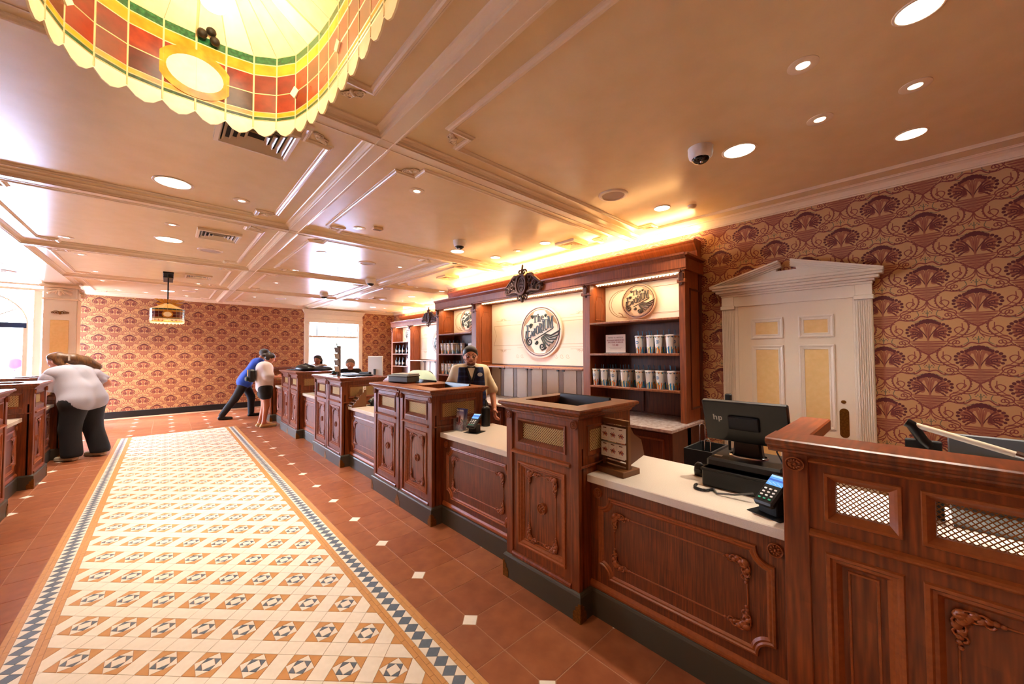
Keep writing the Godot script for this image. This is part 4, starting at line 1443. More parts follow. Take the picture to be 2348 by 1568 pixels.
func oval_sign(root: Node3D, at: Vector3, k: float, tone: Material, ink: Material) -> void:
	# raised oval plaque: rims, brackets, letters, scrolls and a fan; root space, z outwards
	var sgn := Node3D.new()
	sgn.name = "oval_plaque"
	root.add_child(sgn, true)
	sgn.position = at
	sgn.scale = Vector3(k, k, 1.0)
	var W := 0.47; var H := 0.44
	part(sgn, "board", G.new().prism(ell(0, 0, W, H, 64), 0, 0.035, 0.006).mesh(), M.sign_white if tone == null else tone)
	part(sgn, "outer_rim", G.new().frame(ell(0, 0, W - 0.045, H - 0.042, 64), [Vector2(0.010, 0.034), Vector2(0.008, 0.042), Vector2(-0.006, 0.042), Vector2(-0.008, 0.034)]).mesh(), M.sign_maroon)
	part(sgn, "inner_rim", G.new().frame(ell(0, 0, W - 0.075, H - 0.072, 64), [Vector2(0.006, 0.034), Vector2(0.004, 0.040), Vector2(-0.004, 0.040), Vector2(-0.006, 0.034)]).mesh(), M.sign_tan)
	for q in 4:
		var sx: float = [1, -1, -1, 1][q]; var sy: float = [1, 1, -1, -1][q]
		var p := PackedVector2Array()
		for i in 9:
			var a := lerpf(0.32, 1.22, i / 8.0)
			p.append(Vector2(sx * cos(a) * (W - 0.083), sy * sin(a) * (H - 0.08)))
		for i in 9:
			var a := lerpf(1.22, 0.32, i / 8.0)
			var d := 0.012 + 0.045 * pow(sin((a - 0.32) / 0.9 * PI), 0.7)
			p.append(Vector2(sx * cos(a) * (W - 0.083 - d), sy * sin(a) * (H - 0.08 - d)))
		part(sgn, "corner_bracket", G.new().prism(p, 0.034, 0.038).mesh(), M.sign_tan)
	# letters climbing to the right
	var z := 0.036
	var letters := [["E", -0.258, -0.095, 0.31, 0.60], ["M", -0.165, -0.128, 0.125, 0.55], ["P", -0.108, -0.104, 0.175, 0.55], ["O", -0.05, -0.072, 0.20, 0.52], ["R", 0.022, -0.045, 0.225, 0.52], ["I", 0.078, -0.012, 0.235, 0.62], ["U", 0.138, 0.008, 0.25, 0.5], ["M", 0.235, 0.045, 0.27, 0.55]]
	for L in letters:
		put_text(sgn, "letter", L[0], L[3], Vector3(L[1], L[2] + 0.10, z), ink, L[4], 0.016)
	for L in [["T", -0.105, 0.215, 0.17, 0.8], ["h", -0.015, 0.225, 0.17, 0.72], ["e", 0.062, 0.235, 0.145, 0.8]]:
		put_text(sgn, "letter", L[0], L[3], Vector3(L[1], L[2], z), ink, L[4], 0.016)
	var g := G.new()
	var scrolls := [[-0.235, -0.16, 0.075, 1.9, 1.5, 1], [0.055, -0.245, 0.07, 1.2, 1.6, -1], [-0.20, 0.10, 0.04, 0.4, 1.2, 1], [-0.17, 0.25, 0.03, 2.6, 1.1, -1], [0.135, 0.255, 0.026, 0.2, 1.1, 1], [-0.065, -0.175, 0.035, 3.4, 1.2, 1]]
	for c in scrolls:
		var p := []
		for i in 21:
			var t := i / 20.0
			var a: float = c[3] + c[5] * t * TAU * c[4]
			p.append(Vector3(c[0] + cos(a) * c[2] * (1 - 0.85 * t), c[1] + sin(a) * c[2] * (1 - 0.85 * t), z + 0.004))
		g.tube(p, 0.014, 6, 0.008)
	g.tube([Vector3(-0.315, 0.02, z), Vector3(-0.325, -0.08, z), Vector3(-0.31, -0.16, z), Vector3(-0.24, -0.232, z)], 0.013, 5)
	part(sgn, "scroll", g.mesh(), ink)
	g = G.new()
	g.tube([Vector3(-0.12, -0.13, z), Vector3(0.29, 0.045, z)], 0.008, 5)
	part(sgn, "underline", g.mesh(), ink)
	g = G.new()
	for i in 6:
		var a := -1.15 + i * 0.28
		var tip := Vector3(0.05 + cos(a) * (0.21 + 0.035 * i), -0.13 + sin(a) * 0.17 + 0.035 * i * 0.5, z)
		g.tube([Vector3(0.03 + 0.02 * i, -0.10 + 0.012 * i, z), (Vector3(0.04, -0.11, z) + tip) / 2 + Vector3(0.01, -0.015, 0), tip, tip + Vector3(0.014, 0.032, 0)], 0.011, 6, 0.014)
	part(sgn, "fan", g.mesh(), ink)

func panel_print(kind: int) -> Image:
	# faint printed banner and sprigs on the white back panels
	var w := 512; var h := 256
	var img := Image.create(w, h, false, Image.FORMAT_RGB8)
	img.fill(Color(0.93, 0.90, 0.85))
	var c := Color(0.74, 0.66, 0.56, 0.55)
	if kind == 0:
		stroke(img, [Vector2(12, 95), Vector2(500, 95)], 0.9, c, false)
		stroke(img, [Vector2(12, 178), Vector2(500, 178)], 0.9, c, false)
		stroke(img, [Vector2(150, 84), Vector2(500, 84)], 0.7, c, false)
		stroke(img, [Vector2(150, 189), Vector2(500, 189)], 0.7, c, false)
		for s in 2:
			var x := 12 if s == 0 else 500
			var xi := 28 if s == 0 else 484
			stroke(img, [Vector2(x, 95), Vector2(xi, 136), Vector2(x, 178)], 0.9, c, false)
		for x in [70, 445]:
			for v in [[64, -1], [206, 1]]:
				for k in 7:
					var a := PI * k / 6.0
					stroke(img, [Vector2(x + cos(a) * 7, v[0] - v[1] * 8 + v[1] * sin(a) * 3), Vector2(x + cos(a) * 20, v[0] - v[1] * 8 + v[1] * sin(a) * 12)], 1.5, c, false, 0.6)
				stroke(img, [Vector2(x - 42, v[0] - v[1] * 10), Vector2(x + 42, v[0] - v[1] * 10)], 0.7, c, false)
		for x in [150, 175, 340, 365, 390]:
			stroke(img, spiral(x, 222, 9, 2, 0.4, 1.2, 14), 0.8, c, false)
	else:
		var d := Color(0.60, 0.47, 0.36, 0.75)
		stroke(img, spiral(120, 128, 96, 96, PI * 0.5, 0.5, 40), 2.0, d, false)
		stroke(img, spiral(132, 128, 92, 92, PI * 0.5, 0.5, 40), 1.2, d, false)
		stroke(img, spline([Vector2(90, 190), Vector2(110, 202), Vector2(120, 222), Vector2(140, 226)]), 3.0, d, false)
		stroke(img, [Vector2(300, 210), Vector2(470, 210), Vector2(492, 190), Vector2(492, 60), Vector2(470, 38), Vector2(300, 38)], 1.4, d, false)
		stroke(img, [Vector2(300, 216), Vector2(480, 216)], 0.8, d, false)
	return img

func tex_mat(img: Image, rough := 0.6) -> StandardMaterial3D:
	var m := mat(Color.WHITE, rough)
	m.albedo_texture = tex(img)
	return m

func sheet(x0: float, y0: float, x1: float, y1: float, z: float, thick: float) -> ArrayMesh:
	# thin slab whose front carries a picture
	var g := G.new()
	g.quad(Vector3(x0, y0, z + thick), Vector3(x1, y0, z + thick), Vector3(x1, y1, z + thick), Vector3(x0, y1, z + thick), Vector3(0, 0, 1))
	g.quad(Vector3(x0, y0, z), Vector3(x1, y0, z), Vector3(x1, y1, z), Vector3(x0, y1, z), Vector3(0, 0, -1), PackedVector2Array([Vector2(0.01, 0.01), Vector2(0.01, 0.01), Vector2(0.01, 0.01), Vector2(0.01, 0.01)]))
	for e in [[x0, y0, x1, y0], [x1, y0, x1, y1], [x1, y1, x0, y1], [x0, y1, x0, y0]]:
		g.quad(Vector3(e[0], e[1], z), Vector3(e[2], e[3], z), Vector3(e[2], e[3], z + thick), Vector3(e[0], e[1], z + thick), Vector3.ZERO, PackedVector2Array([Vector2(0.01, 0.01), Vector2(0.01, 0.01), Vector2(0.01, 0.01), Vector2(0.01, 0.01)]))
	return g.mesh()

const UPOSTS := [[-0.07, 0.0], [-1.385, -1.265], [-3.935, -3.79], [-5.18, -5.08]]
const UD := 0.49        # front of the posts, out of the wall
const UB := 0.11        # face of the back panels

func shelving_unit(called_label: String, sign_label: String, at: Vector3, near: bool) -> void:
	var u := thing("shelving_unit", called_label, "shelving", at, -PI / 2, "back bar shelving units")
	var L := -5.18
	# posts (with partition walls behind them), carved heads
	var i := 0
	for p in UPOSTS:
		var g := G.new()
		g.box(p[0], p[1], 0.0, 2.50, UD - 0.10, UD, 0.004)
		g.box(p[0] + 0.008, p[1] - 0.008, 0.0, 2.50, 0.012, UD - 0.10)
		g.box(p[0] - 0.012, p[1] + 0.012, 2.36, 2.40, UD - 0.03, UD + 0.02, 0.004)
		var po := part(u, "post", g.mesh(), M.wood_unit)
		var x: float = (p[0] + p[1]) / 2
		g = G.new()
		g.box(x - 0.028, x + 0.028, 2.38, 2.47, UD, UD + 0.03, 0.006)
		g.ball(Vector3(x, 2.345, UD + 0.006), Vector3(0.014, 0.014, 0.012), 8, 5)
		g.tube([Vector3(x, 2.47, UD + 0.01), Vector3(x, 2.50, UD + 0.05), Vector3(x, 2.47, UD + 0.06)], 0.016, 6, 0.01)
		part(po, "post_head", g.mesh(), M.wood_dark)
		# arched applied panels on the partitions
		for s: float in [-1.0, 1.0]:
			if (i == 0 and s > 0) or (i == 3 and s < 0):
				continue
			var xs: float = p[0] + 0.008 if s < 0 else p[1] - 0.008
			g = G.new()
			g.T = Transform3D(Basis(Vector3(0, 0, -s), Vector3.UP, Vector3(s, 0, 0)), Vector3(xs, 0, 0.25))
			var y0 := 2.02 if (i == 0 or i == 3 or (i == 1 and s > 0) or (i == 2 and s < 0)) else 1.40
			var path := P2([-0.10, y0 + 0.02, 0.10, y0 + 0.02, 0.10, 2.26, 0.07, 2.30, 0.055, 2.36, -0.055, 2.36, -0.07, 2.30, -0.10, 2.26])
			g.frame(path, [Vector2(0.012, 0.0), Vector2(0.010, 0.008), Vector2(-0.002, 0.006), Vector2(-0.010, 0.0)])
			part(po, "side_molding", g.mesh(), M.wood_unit)
		i += 1
	# end panel on the right flank
	var ge := G.new()
	ge.T = Transform3D(Basis(Vector3(0, 0, -1), Vector3.UP, Vector3(1, 0, 0)), Vector3(0, 0, 0.2))
	ge.frame(rect2(-0.14, 0.95, 0.12, 2.3), [Vector2(0.012, -0.008), Vector2(0.010, 0.004), Vector2(-0.002, 0.002), Vector2(-0.010, -0.008)])
	part(u, "end_molding", ge.mesh(), M.wood_dark)
	# back boards
	part(u, "back_board", G.new().box(L, 0, 0.0, 2.5, 0.012, UB - 0.012).mesh(), M.wood_dark)
	# entablature and upper crown
	var g := G.new()
	g.T = Transform3D(Basis(Vector3(0, 0, 1), Vector3.UP, Vector3(-1, 0, 0)), Vector3(0.02, 0, 0))
	g.prism(P2([UD - 0.06, 2.50, UD + 0.012, 2.50, UD + 0.012, 2.52, UD + 0.02, 2.525, UD + 0.02, 2.63, UD + 0.03, 2.64, UD + 0.04, 2.655, UD + 0.055, 2.665, UD + 0.06, 2.685, UD - 0.06, 2.685]), 0, -L + 0.04)
	g.T = Transform3D()
	g.box(-0.04, 0.025, 2.50, 2.63, 0.012, UD - 0.04, 0.0).box(-0.04, 0.05, 2.655, 2.685, 0.012, UD + 0.04, 0.004)
	g.box(L - 0.025, L + 0.04, 2.50, 2.63, 0.012, UD - 0.04, 0.0).box(L - 0.05, L + 0.04, 2.655, 2.685, 0.012, UD + 0.04, 0.004)
	part(u, "entablature", g.mesh(), M.wood_unit)
	g = G.new()
	g.T = Transform3D(Basis(Vector3(0, 0, 1), Vector3.UP, Vector3(-1, 0, 0)), Vector3(0.0, 0, 0))
	g.prism(P2([0.012, 2.60, 0.10, 2.60, 0.11, 2.70, 0.14, 2.78, 0.20, 2.84, 0.215, 2.86, 0.23, 2.87, 0.23, 2.89, 0.21, 2.90, 0.195, 2.915, 0.012, 2.915]), 0, -L)
	part(u, "crown", g.mesh(), M.wood_unit)
	part(u, "soffit", G.new().box(L, 0, 2.505, 2.52, UB, UD - 0.06).mesh(), M.wood_unit)
	# light troughs under the entablature: visible led strips
	var k := 0
	for b in [[-1.265, -0.07], [-3.79, -1.385], [-5.08, -3.935]]:
		var lamp := part(u, "led_strip_light", G.new().box(b[0] + 0.03, b[1] - 0.03, 2.492, 2.504, UD - 0.15, UD - 0.105).mesh(), M.led)
		var al := AreaLight3D.new()
		al.name = "strip_light"
		lamp.add_child(al, true)
		al.area_size = Vector2(b[1] - b[0] - 0.08, 0.05)
		al.position = Vector3((b[0] + b[1]) / 2, 2.486, UD - 0.128)
		al.rotation = Vector3(-PI / 2, 0, 0)
		al.light_energy = LED * (b[1] - b[0])
		al.light_color = Color(1.0, 0.86, 0.66)
		al.area_range = 12.0
		al.area_attenuation = 2.0
		al.shadow_enabled = true
		# sockets along the front lip of the trough
		var lip := G.new()
		var n := int((b[1] - b[0]) / 0.045)
		for q in n:
			var x := lerpf(b[0] + 0.03, b[1] - 0.03, (q + 0.5) / n)
			lip.box(x - 0.008, x + 0.008, 2.478, 2.492, UD - 0.10, UD - 0.085)
		part(u, "dentil_lip", lip.mesh(), M.cream).set_meta("kind", "stuff")
		k += 1
	# white panels with print
	for b in [[-1.265, -0.07, 2.0, 1], [-5.08, -3.935, 2.0, 1], [-3.79, -1.385, 1.385, 0]]:
		part(u, "white_panel", sheet(b[0], b[2], b[1], 2.5, UB - 0.012, 0.012), M.print[b[3]])
	# shelves in two boards each
	for b in [[-1.265, -0.07], [-5.08, -3.935]]:
		var mid: float = (b[0] + b[1]) / 2
		for y in [1.955, 1.545, 1.125]:
			for h in 2:
				var a: float = b[0] if h == 0 else mid + 0.002
				var c: float = mid - 0.002 if h == 0 else b[1]
				part(u, "shelf", G.new().box(a, c, y, y + 0.028, UB, UD + 0.012, 0.006).mesh(), M.shelf)
	for h in 3:
		var a := lerpf(-3.79, -1.385, h / 3.0); var c := lerpf(-3.79, -1.385, (h + 1) / 3.0)
		part(u, "centre_shelf", G.new().box(a + 0.002, c - 0.002, 1.335, 1.366, UB, UD + 0.012, 0.006).mesh(), M.shelf)
	# striped cupboard doors under the centre shelf
	var cx := -3.79
	var alt := 0
	while cx < -1.40:
		var w: float = 0.26 if alt % 2 == 0 else 0.09
		var x1 := minf(cx + w, -1.385)
		if alt % 2 == 0:
			part(u, "pale_board", G.new().box(cx + 0.004, x1 - 0.004, 0.80, 1.335, UB - 0.02, UB + 0.014, 0.004).mesh(), M.beige)
		else:
			part(u, "grey_strip", G.new().box(cx + 0.003, x1 - 0.003, 0.80, 1.335, UB - 0.02, UB + 0.008, 0.003).mesh(), M.taupe)
			if alt % 4 == 1:
				for s: float in [-1.0, 1.0]:
					part(u, "latch", G.new().box((cx + x1) / 2 + s * 0.055 - 0.022, (cx + x1) / 2 + s * 0.055 + 0.022, 1.29, 1.33, UB + 0.008, UB + 0.03, 0.003).mesh(), M.black)
		cx = x1
		alt += 1
	for b in [[-1.265, -0.07], [-5.08, -3.935]]:
		var mid: float = (b[0] + b[1]) / 2
		for h in 2:
			part(u, "lower_panel", G.new().box(b[0] + 0.01 if h == 0 else mid + 0.03, mid - 0.03 if h == 0 else b[1] - 0.01, 0.82, 1.12, UB - 0.02, UB + 0.012, 0.005).mesh(), M.wood_dark)
	# back counter with marble top and panelled doors
	part(u, "marble_top", G.new().box(L, 0.03, 0.76, 0.80, UB - 0.02, 0.93, 0.008).mesh(), M.marble)
	part(u, "base_cabinet", G.new().box(L + 0.01, 0.0, 0.0, 0.76, UB - 0.02, 0.86).mesh(), M.wood_dark)
	for q in 8:
		var a := lerpf(L + 0.03, -0.02, q / 8.0); var c := lerpf(L + 0.03, -0.02, (q + 1) / 8.0)
		var d := part(u, "cabinet_door", G.new().box(a + 0.01, c - 0.01, 0.12, 0.74, 0.86, 0.88, 0.003).mesh(), M.wood_dark)
		var f := G.new()
		f.frame(rect2(a + 0.07, 0.19, c - 0.07, 0.67), [Vector2(0.014, 0.88), Vector2(0.010, 0.89), Vector2(-0.002, 0.887), Vector2(-0.012, 0.88)])
		part(d, "door_molding", f.mesh(), M.wood)
	# carved emblem on the entablature
	part(u, "carved_emblem", M.emblem_mesh, M.emblem, Vector3(-2.50, 2.66, UD + 0.03))
	# the oval signs
	var sg := thing("oval_sign", sign_label, "sign", at, -PI / 2, "oval shop signs")
	oval_sign(sg, Vector3(-2.51, 1.935, UB), 1.0, null, M.sign_ink)
	for q in 2:
		var s2 := thing("oval_sign", ("small tan oval sign above the right-hand cups" if q == 0 else "small tan oval sign above the left-hand cups") if near else ("small oval sign above the far wine bottles" if q == 1 else "small oval sign at the hidden end of the far unit"), "sign", at, -PI / 2, "oval shop signs")
		oval_sign(s2, Vector3(-0.74 if q == 0 else -4.52, 2.255, UB + 0.02), 0.52, M.sign_tanboard if q == 0 else null, M.sign_ink2 if q == 0 else M.sign_ink)
	# strip on top washing the wall and ceiling
	var top := thing("cove_light", ("warm cove light strip on top of the near shelving unit" if near else "warm cove light strip on top of the far shelving unit"), "light", at, -PI / 2, "cove lights")
	var tl := part(top, "led_strip_light", G.new().box(L + 0.05, -0.05, 2.915, 2.930, 0.04, 0.10).mesh(), M.led)
	var al2 := AreaLight3D.new()
	al2.name = "strip_light"
	tl.add_child(al2, true)
	al2.area_size = Vector2(-L - 0.1, 0.05)
	al2.position = Vector3(L / 2, 2.94, 0.07)
	al2.rotation = Vector3(PI / 2, 0, 0)
	al2.light_energy = COVE
	al2.light_color = Color(1.0, 0.84, 0.60)
	al2.area_range = 12.0
	al2.area_attenuation = 2.0
	al2.shadow_enabled = true
	# second strip behind the entablature washing the crown
	var tl2 := part(top, "crown_strip_light", G.new().box(L + 0.05, -0.05, 2.69, 2.70, UD - 0.05, UD - 0.01).mesh(), M.led)
	var al3 := AreaLight3D.new()
	al3.name = "strip_light"
	tl2.add_child(al3, true)
	al3.area_size = Vector2(-L - 0.1, 0.04)
	al3.position = Vector3(L / 2, 2.705, UD - 0.03)
	al3.rotation = Vector3(PI / 2, 0, 0)
	al3.light_energy = COVE * 0.45
	al3.light_color = Color(1.0, 0.74, 0.42)
	al3.area_range = 12.0
	al3.area_attenuation = 2.0
	al3.shadow_enabled = true

const COVE := 4.5

func build_units() -> void:
	M.led = glow(Color(1.0, 0.86, 0.66), 4.0)
	M.beige = mat(Color(0.80, 0.72, 0.62), 0.5)
	M.taupe = mat(Color(0.55, 0.46, 0.40), 0.5)
	M.sign_white = mat(Color(0.93, 0.90, 0.85), 0.5)
	M.sign_tanboard = mat(Color(0.80, 0.68, 0.55), 0.5)
	M.sign_maroon = mat(Color(0.32, 0.15, 0.15), 0.45)
	M.sign_tan = mat(Color(0.62, 0.50, 0.38), 0.5)
	M.sign_ink = mat(Color(0.13, 0.19, 0.20), 0.45)
	M.sign_ink2 = mat(Color(0.26, 0.22, 0.18), 0.45)
	M.print = [tex_mat(panel_print(0)), tex_mat(panel_print(1))]
	M.emblem_mesh = carve_emblem()
	shelving_unit("tall wooden shelving unit with carved emblem behind the man in the vest", "large white oval sign with green lettering behind the man in the vest", Vector3(XR, 0, -1.72), true)
	shelving_unit("far wooden shelving unit with dark wine bottles", "white oval sign on the far shelving unit, partly hidden", Vector3(XR2, 0, -7.52), false)
	build_stock()

# ---------------------------------------------------------------- stock on the shelves
func cup_image(v: int) -> Image:
	var img := Image.create(256, 128, false, Image.FORMAT_RGB8)
	img.fill(Color(0.93, 0.93, 0.91))
	var cols: Array = [[Color(0.16, 0.60, 0.32), Color(0.10, 0.62, 0.75), Color(0.96, 0.62, 0.10), Color(0.90, 0.42, 0.12), Color(0.97, 0.70, 0.15)], [Color(0.48, 0.36, 0.66), Color(0.20, 0.45, 0.75), Color(0.92, 0.82, 0.30), Color(0.08, 0.55, 0.80), Color(0.10, 0.62, 0.75)]][v]
	for k in 30:
		var x := (k * 37) % 256
		var c: Color = cols[(k * 7 + k / 3) % 5]
		var top := 78 + (k * 29) % 26
		var lean := ((k * 13) % 21) - 10
		stroke(img, [Vector2(x, 128), Vector2(x + lean, top)], 11.0 - 2.0 * (k % 3), c, true, 5.0)
		if k % 5 == 0:
			stroke(img, [Vector2(x + 6, 128), Vector2(x + lean + 10, top + 6)], 1.2, Color(0.95, 0.95, 0.93))
	if v == 0:
		var b := Color(0.15, 0.50, 0.70)
		for cx in [64, 192]:
			stroke(img, spiral(cx - 8, 42, 9, 8, 0.5, 0.95, 20), 2.0, b)
			stroke(img, spiral(cx + 9, 42, 9, 8, 2.0, 0.95, 20), 2.0, b)
			stroke(img, [Vector2(cx + 1, 30), Vector2(cx - 2, 54)], 1.6, b)
	return img

func lathe_uv(prof: Array, seg := 20) -> ArrayMesh:
	var g := G.new()
	var rows := []
	for p: Vector2 in prof:
		var row := []
		for k in seg + 1:
			var a := -TAU * k / seg
			row.append(Vector3(cos(a) * p.x, p.y, sin(a) * p.x))
		rows.append(row)
	rows.reverse()
	g.surf(rows, false, false, false)
	return g.mesh()

func make_cup(v: int) -> Node3D:
	var t := thing("travel_cup", "", "cup", Vector3(0, 0, 0), 0.0, "printed travel cups on the shelves")
	part(t, "body", M.cup_body, M.cup_print[v])
	part(t, "base", G.new().lathe([Vector2(0.0, 0.0), Vector2(0.032, 0.0)], 16).mesh(), M.white)
	part(t, "lid", M.cup_lid, M.white)
	part(t, "straw", M.cup_straw, M.straw)
	return t

func build_stock() -> void:
	M.cup_print = [tex_mat(cup_image(0), 0.35), tex_mat(cup_image(1), 0.35)]
	M.straw = mat(Color(0.22, 0.48, 0.62), 0.4)
	M.cup_body = lathe_uv([Vector2(0.033, 0.0), Vector2(0.047, 0.20)], 20)
	M.cup_lid = G.new().lathe([Vector2(0.047, 0.198), Vector2(0.050, 0.20), Vector2(0.050, 0.212), Vector2(0.044, 0.216), Vector2(0.010, 0.217), Vector2(0.0, 0.217)], 20).mesh()
	M.cup_straw = G.new().tube([Vector3(0.004, 0.18, 0), Vector3(0.014, 0.275, 0.004)], 0.0042, 6).mesh()
	var proto := [make_cup(0), make_cup(1)]
	var used := [false, false]
	var rowname := ["front row", "middle row", "back row"]
	var spots := []
	# right bay, lower shelf
	var lo := [[-2.939, -2.808, -2.664, -2.514, -2.309, -2.18, -2.051, -1.913], [-2.908, -2.773, -2.623, -2.5, -2.298, -2.163, -2.028, -1.90], [-2.875, -2.752, -2.608, -2.48, -2.269, -2.134, -2.012]]
	for r in 3:
		for i in lo[r].size():
			spots.append([4.26 + r * 0.105, 1.153, lo[r][i], (i + r) % 2, "printed white cup, %s from left, %s, lower right shelf" % [ORD[i], rowname[r]]])
	var hi := [[-2.309, -2.163, -2.06, -1.926], [-2.308, -2.188, -2.037, -1.90], [-2.31, -2.162, -2.021]]
	for r in 3:
		for i in hi[r].size():
			spots.append([4.26 + r * 0.105, 1.573, hi[r][i], (i + r) % 2, "printed white cup, %s from left, %s beside the price card" % [ORD[i], rowname[r]]])
	var ll := [[-6.71, -6.565, -6.45, -6.31, -6.12], [-6.64, -6.50, -6.36, -6.22], [-6.58, -6.44, -6.28]]
	for r in 3:
		for i in ll[r].size():
			spots.append([4.26 + r * 0.105, 1.153, ll[r][i], (i + r) % 2, "white cup on the lower shelf beside the man's head, %s in the %s" % [ORD[i], rowname[r]]])
	var lu := [[-6.74, -6.61, -6.49, -6.34], [-6.62, -6.48, -6.34, -6.17], [-6.55, -6.40, -6.0]]
	for r in 3:
		for i in lu[r].size():
			spots.append([4.26 + r * 0.105, 1.573, lu[r][i], (i + r) % 2, "white cup on the upper shelf above the man's head, %s in the %s" % [ORD[i], rowname[r]]])
	for s in spots:
		var v: int = s[3]
		var c: Node3D
		var at := Vector3(s[0], s[1], s[2])
		var turn := rng.randf_range(-0.25, 0.25) + PI * 0.5
		if not used[v]:
			used[v] = true
			c = proto[v]
			c.position = at; c.rotation.y = turn
			c.set_meta("label", s[4])
		else:
			c = copy(proto[v], at, turn, s[4])
	# price card
	var card := Image.create(256, 192, false, Image.FORMAT_RGB8)
	card.fill(Color(0.88, 0.80, 0.72))
	var pc := thing("price_card", "cream price card in a stand left of the upper cups", "sign", Vector3(4.30, 1.573, -2.66), -PI / 2)
	part(pc, "card", sheet(-0.145, 0.012, 0.145, 0.245, -0.004, 0.006), tex_mat(card))
	part(pc, "stand", G.new().box(-0.15, 0.15, 0.0, 0.014, -0.04, 0.03, 0.003).mesh(), pane_mat(0.25))
	var red := mat(Color(0.62, 0.22, 0.18), 0.6); var tan := mat(Color(0.52, 0.40, 0.32), 0.6)
	put_text(pc, "lettering", "COFFEE TEA REFILLS", 0.023, Vector3(0, 0.205, 0.003), tan, 0.9, 0.001)
	put_text(pc, "lettering", "REUSABLE DRINKWARE", 0.025, Vector3(0, 0.172, 0.003), red, 0.85, 0.001)
	put_text(pc, "lettering", "SOUVENIR TUMBLER", 0.025, Vector3(0, 0.145, 0.003), red, 0.85, 0.001)
	put_text(pc, "lettering", "15.00", 0.034, Vector3(0, 0.108, 0.003), red, 1.0, 0.001)
	part(pc, "fine_print", G.new().box(-0.10, 0.10, 0.076, 0.078, 0.002, 0.003).box(-0.08, 0.08, 0.06, 0.062, 0.002, 0.003).mesh(), tan).set_meta("kind", "stuff")
	var nb := thing("price_card", "narrow white card on the upper shelf above the man's head", "sign", Vector3(4.30, 1.573, -5.84), -PI / 2)
	part(nb, "card", G.new().box(-0.055, 0.055, 0.0, 0.20, -0.004, 0.004, 0.001).mesh(), M.white)
	part(nb, "print", G.new().box(-0.03, 0.03, 0.12, 0.14, 0.003, 0.005).mesh(), M.taupe)
	# bottles on the far unit, left bay: local x -4.95 .. -4.0
	var bmesh := G.new().lathe([Vector2(0.0, 0.0), Vector2(0.036, 0.0), Vector2(0.038, 0.01), Vector2(0.038, 0.17), Vector2(0.030, 0.20), Vector2(0.014, 0.225), Vector2(0.0135, 0.285), Vector2(0.016, 0.288), Vector2(0.016, 0.30), Vector2(0.0, 0.302)], 14).mesh()
	var lmesh := G.new().lathe([Vector2(0.0385, 0.06), Vector2(0.0385, 0.13)], 14).mesh()
	var dark := mat(Color(0.02, 0.025, 0.03), 0.12)
	var pale := mat(Color(0.72, 0.70, 0.66), 0.6)
	var bottle := thing("wine_bottle", "", "bottle", Vector3.ZERO, 0, "dark bottles on the far shelves")
	part(bottle, "glass", bmesh, dark)
	part(bottle, "paper_label", lmesh, pale)
	var first := true
	for sh in 2:
		for i in 6:
			var z := -7.52 - 4.95 + i * 0.125
			var lab := "dark wine bottle, %s from the left on the %s far shelf" % [ORD[i], "lower" if sh == 0 else "upper"]
			var at := Vector3(XR2 - 0.40 + 0.08 * (i % 2), 1.153 if sh == 0 else 1.573, z)
			if first:
				bottle.position = at
				bottle.set_meta("label", lab)
				first = false
			else:
				copy(bottle, at, 0.0, lab)
	var bxs := thing("gift_box", "tan carton at the right of the lower far bottles", "box", Vector3(XR2 - 0.36, 1.153, -7.52 - 4.13))
	part(bxs, "carton", G.new().box(-0.05, 0.05, 0, 0.27, -0.07, 0.07, 0.003).mesh(), mat(Color(0.45, 0.30, 0.19), 0.6))
	part(bxs, "print", G.new().box(-0.052, -0.05, 0.18, 0.24, -0.03, 0.02).mesh(), pale)

const ORD := ["first", "second", "third", "fourth", "fifth", "sixth", "seventh", "eighth", "ninth"]

# ---------------------------------------------------------------- ceiling fixtures and lamps
func downlight(x: float, z: float, r: float, label: String, small := false, e := 1.0) -> void:
	var t := thing("recessed_downlight", label, "light", Vector3(x, HC, z), 0, "small recessed downlights" if small else "large recessed downlights")
	var tr := r * (2.3 if small else 1.16)
	part(t, "trim_ring", G.new().lathe([Vector2(r, -0.002), Vector2(r + 0.004, -0.007), Vector2(tr, -0.004), Vector2(tr, 0.0)], 28).mesh(), M.molding)
	part(t, "lamp_lens", G.new().lathe([Vector2(0.0, -0.004), Vector2(r, -0.004), Vector2(r, 0.0)], 24).mesh(), M.lens)
	var l := SpotLight3D.new()
	l.name = "downlight"
	t.add_child(l, true)
	l.position = Vector3(0, -0.012, 0)
	l.rotation.x = -PI / 2
	l.spot_angle = 34.0 if small else 52.0
	l.spot_angle_attenuation = 1.0
	l.spot_range = 14.0
	l.spot_attenuation = 2.0
	l.light_energy = DOWN * e * (1.3 if small else 1.0)
	l.light_color = WARM
	l.light_size = r
	l.shadow_enabled = true

func dome_camera(x: float, z: float, r: float, label: String) -> void:
	var t := thing("dome_camera", label, "camera", Vector3(x, HC, z), 0, "white dome cameras")
	part(t, "housing", G.new().lathe([Vector2(r * 0.72, -r * 0.95), Vector2(r * 0.92, -r * 0.8), Vector2(r, -r * 0.45), Vector2(r, -r * 0.1), Vector2(r * 1.02, 0.0)], 28).mesh(), M.white)
	part(t, "dome", G.new().ball(Vector3(0, -r * 0.88, 0), Vector3(r * 0.72, r * 0.5, r * 0.72), 20, 12).mesh(), mat(Color(0.02, 0.02, 0.025), 0.08))
	part(t, "lens", G.new().ball(Vector3(-r * 0.2, -r * 1.32, r * 0.15), Vector3(r * 0.16, r * 0.1, r * 0.16), 10, 6).mesh(), M.chrome)

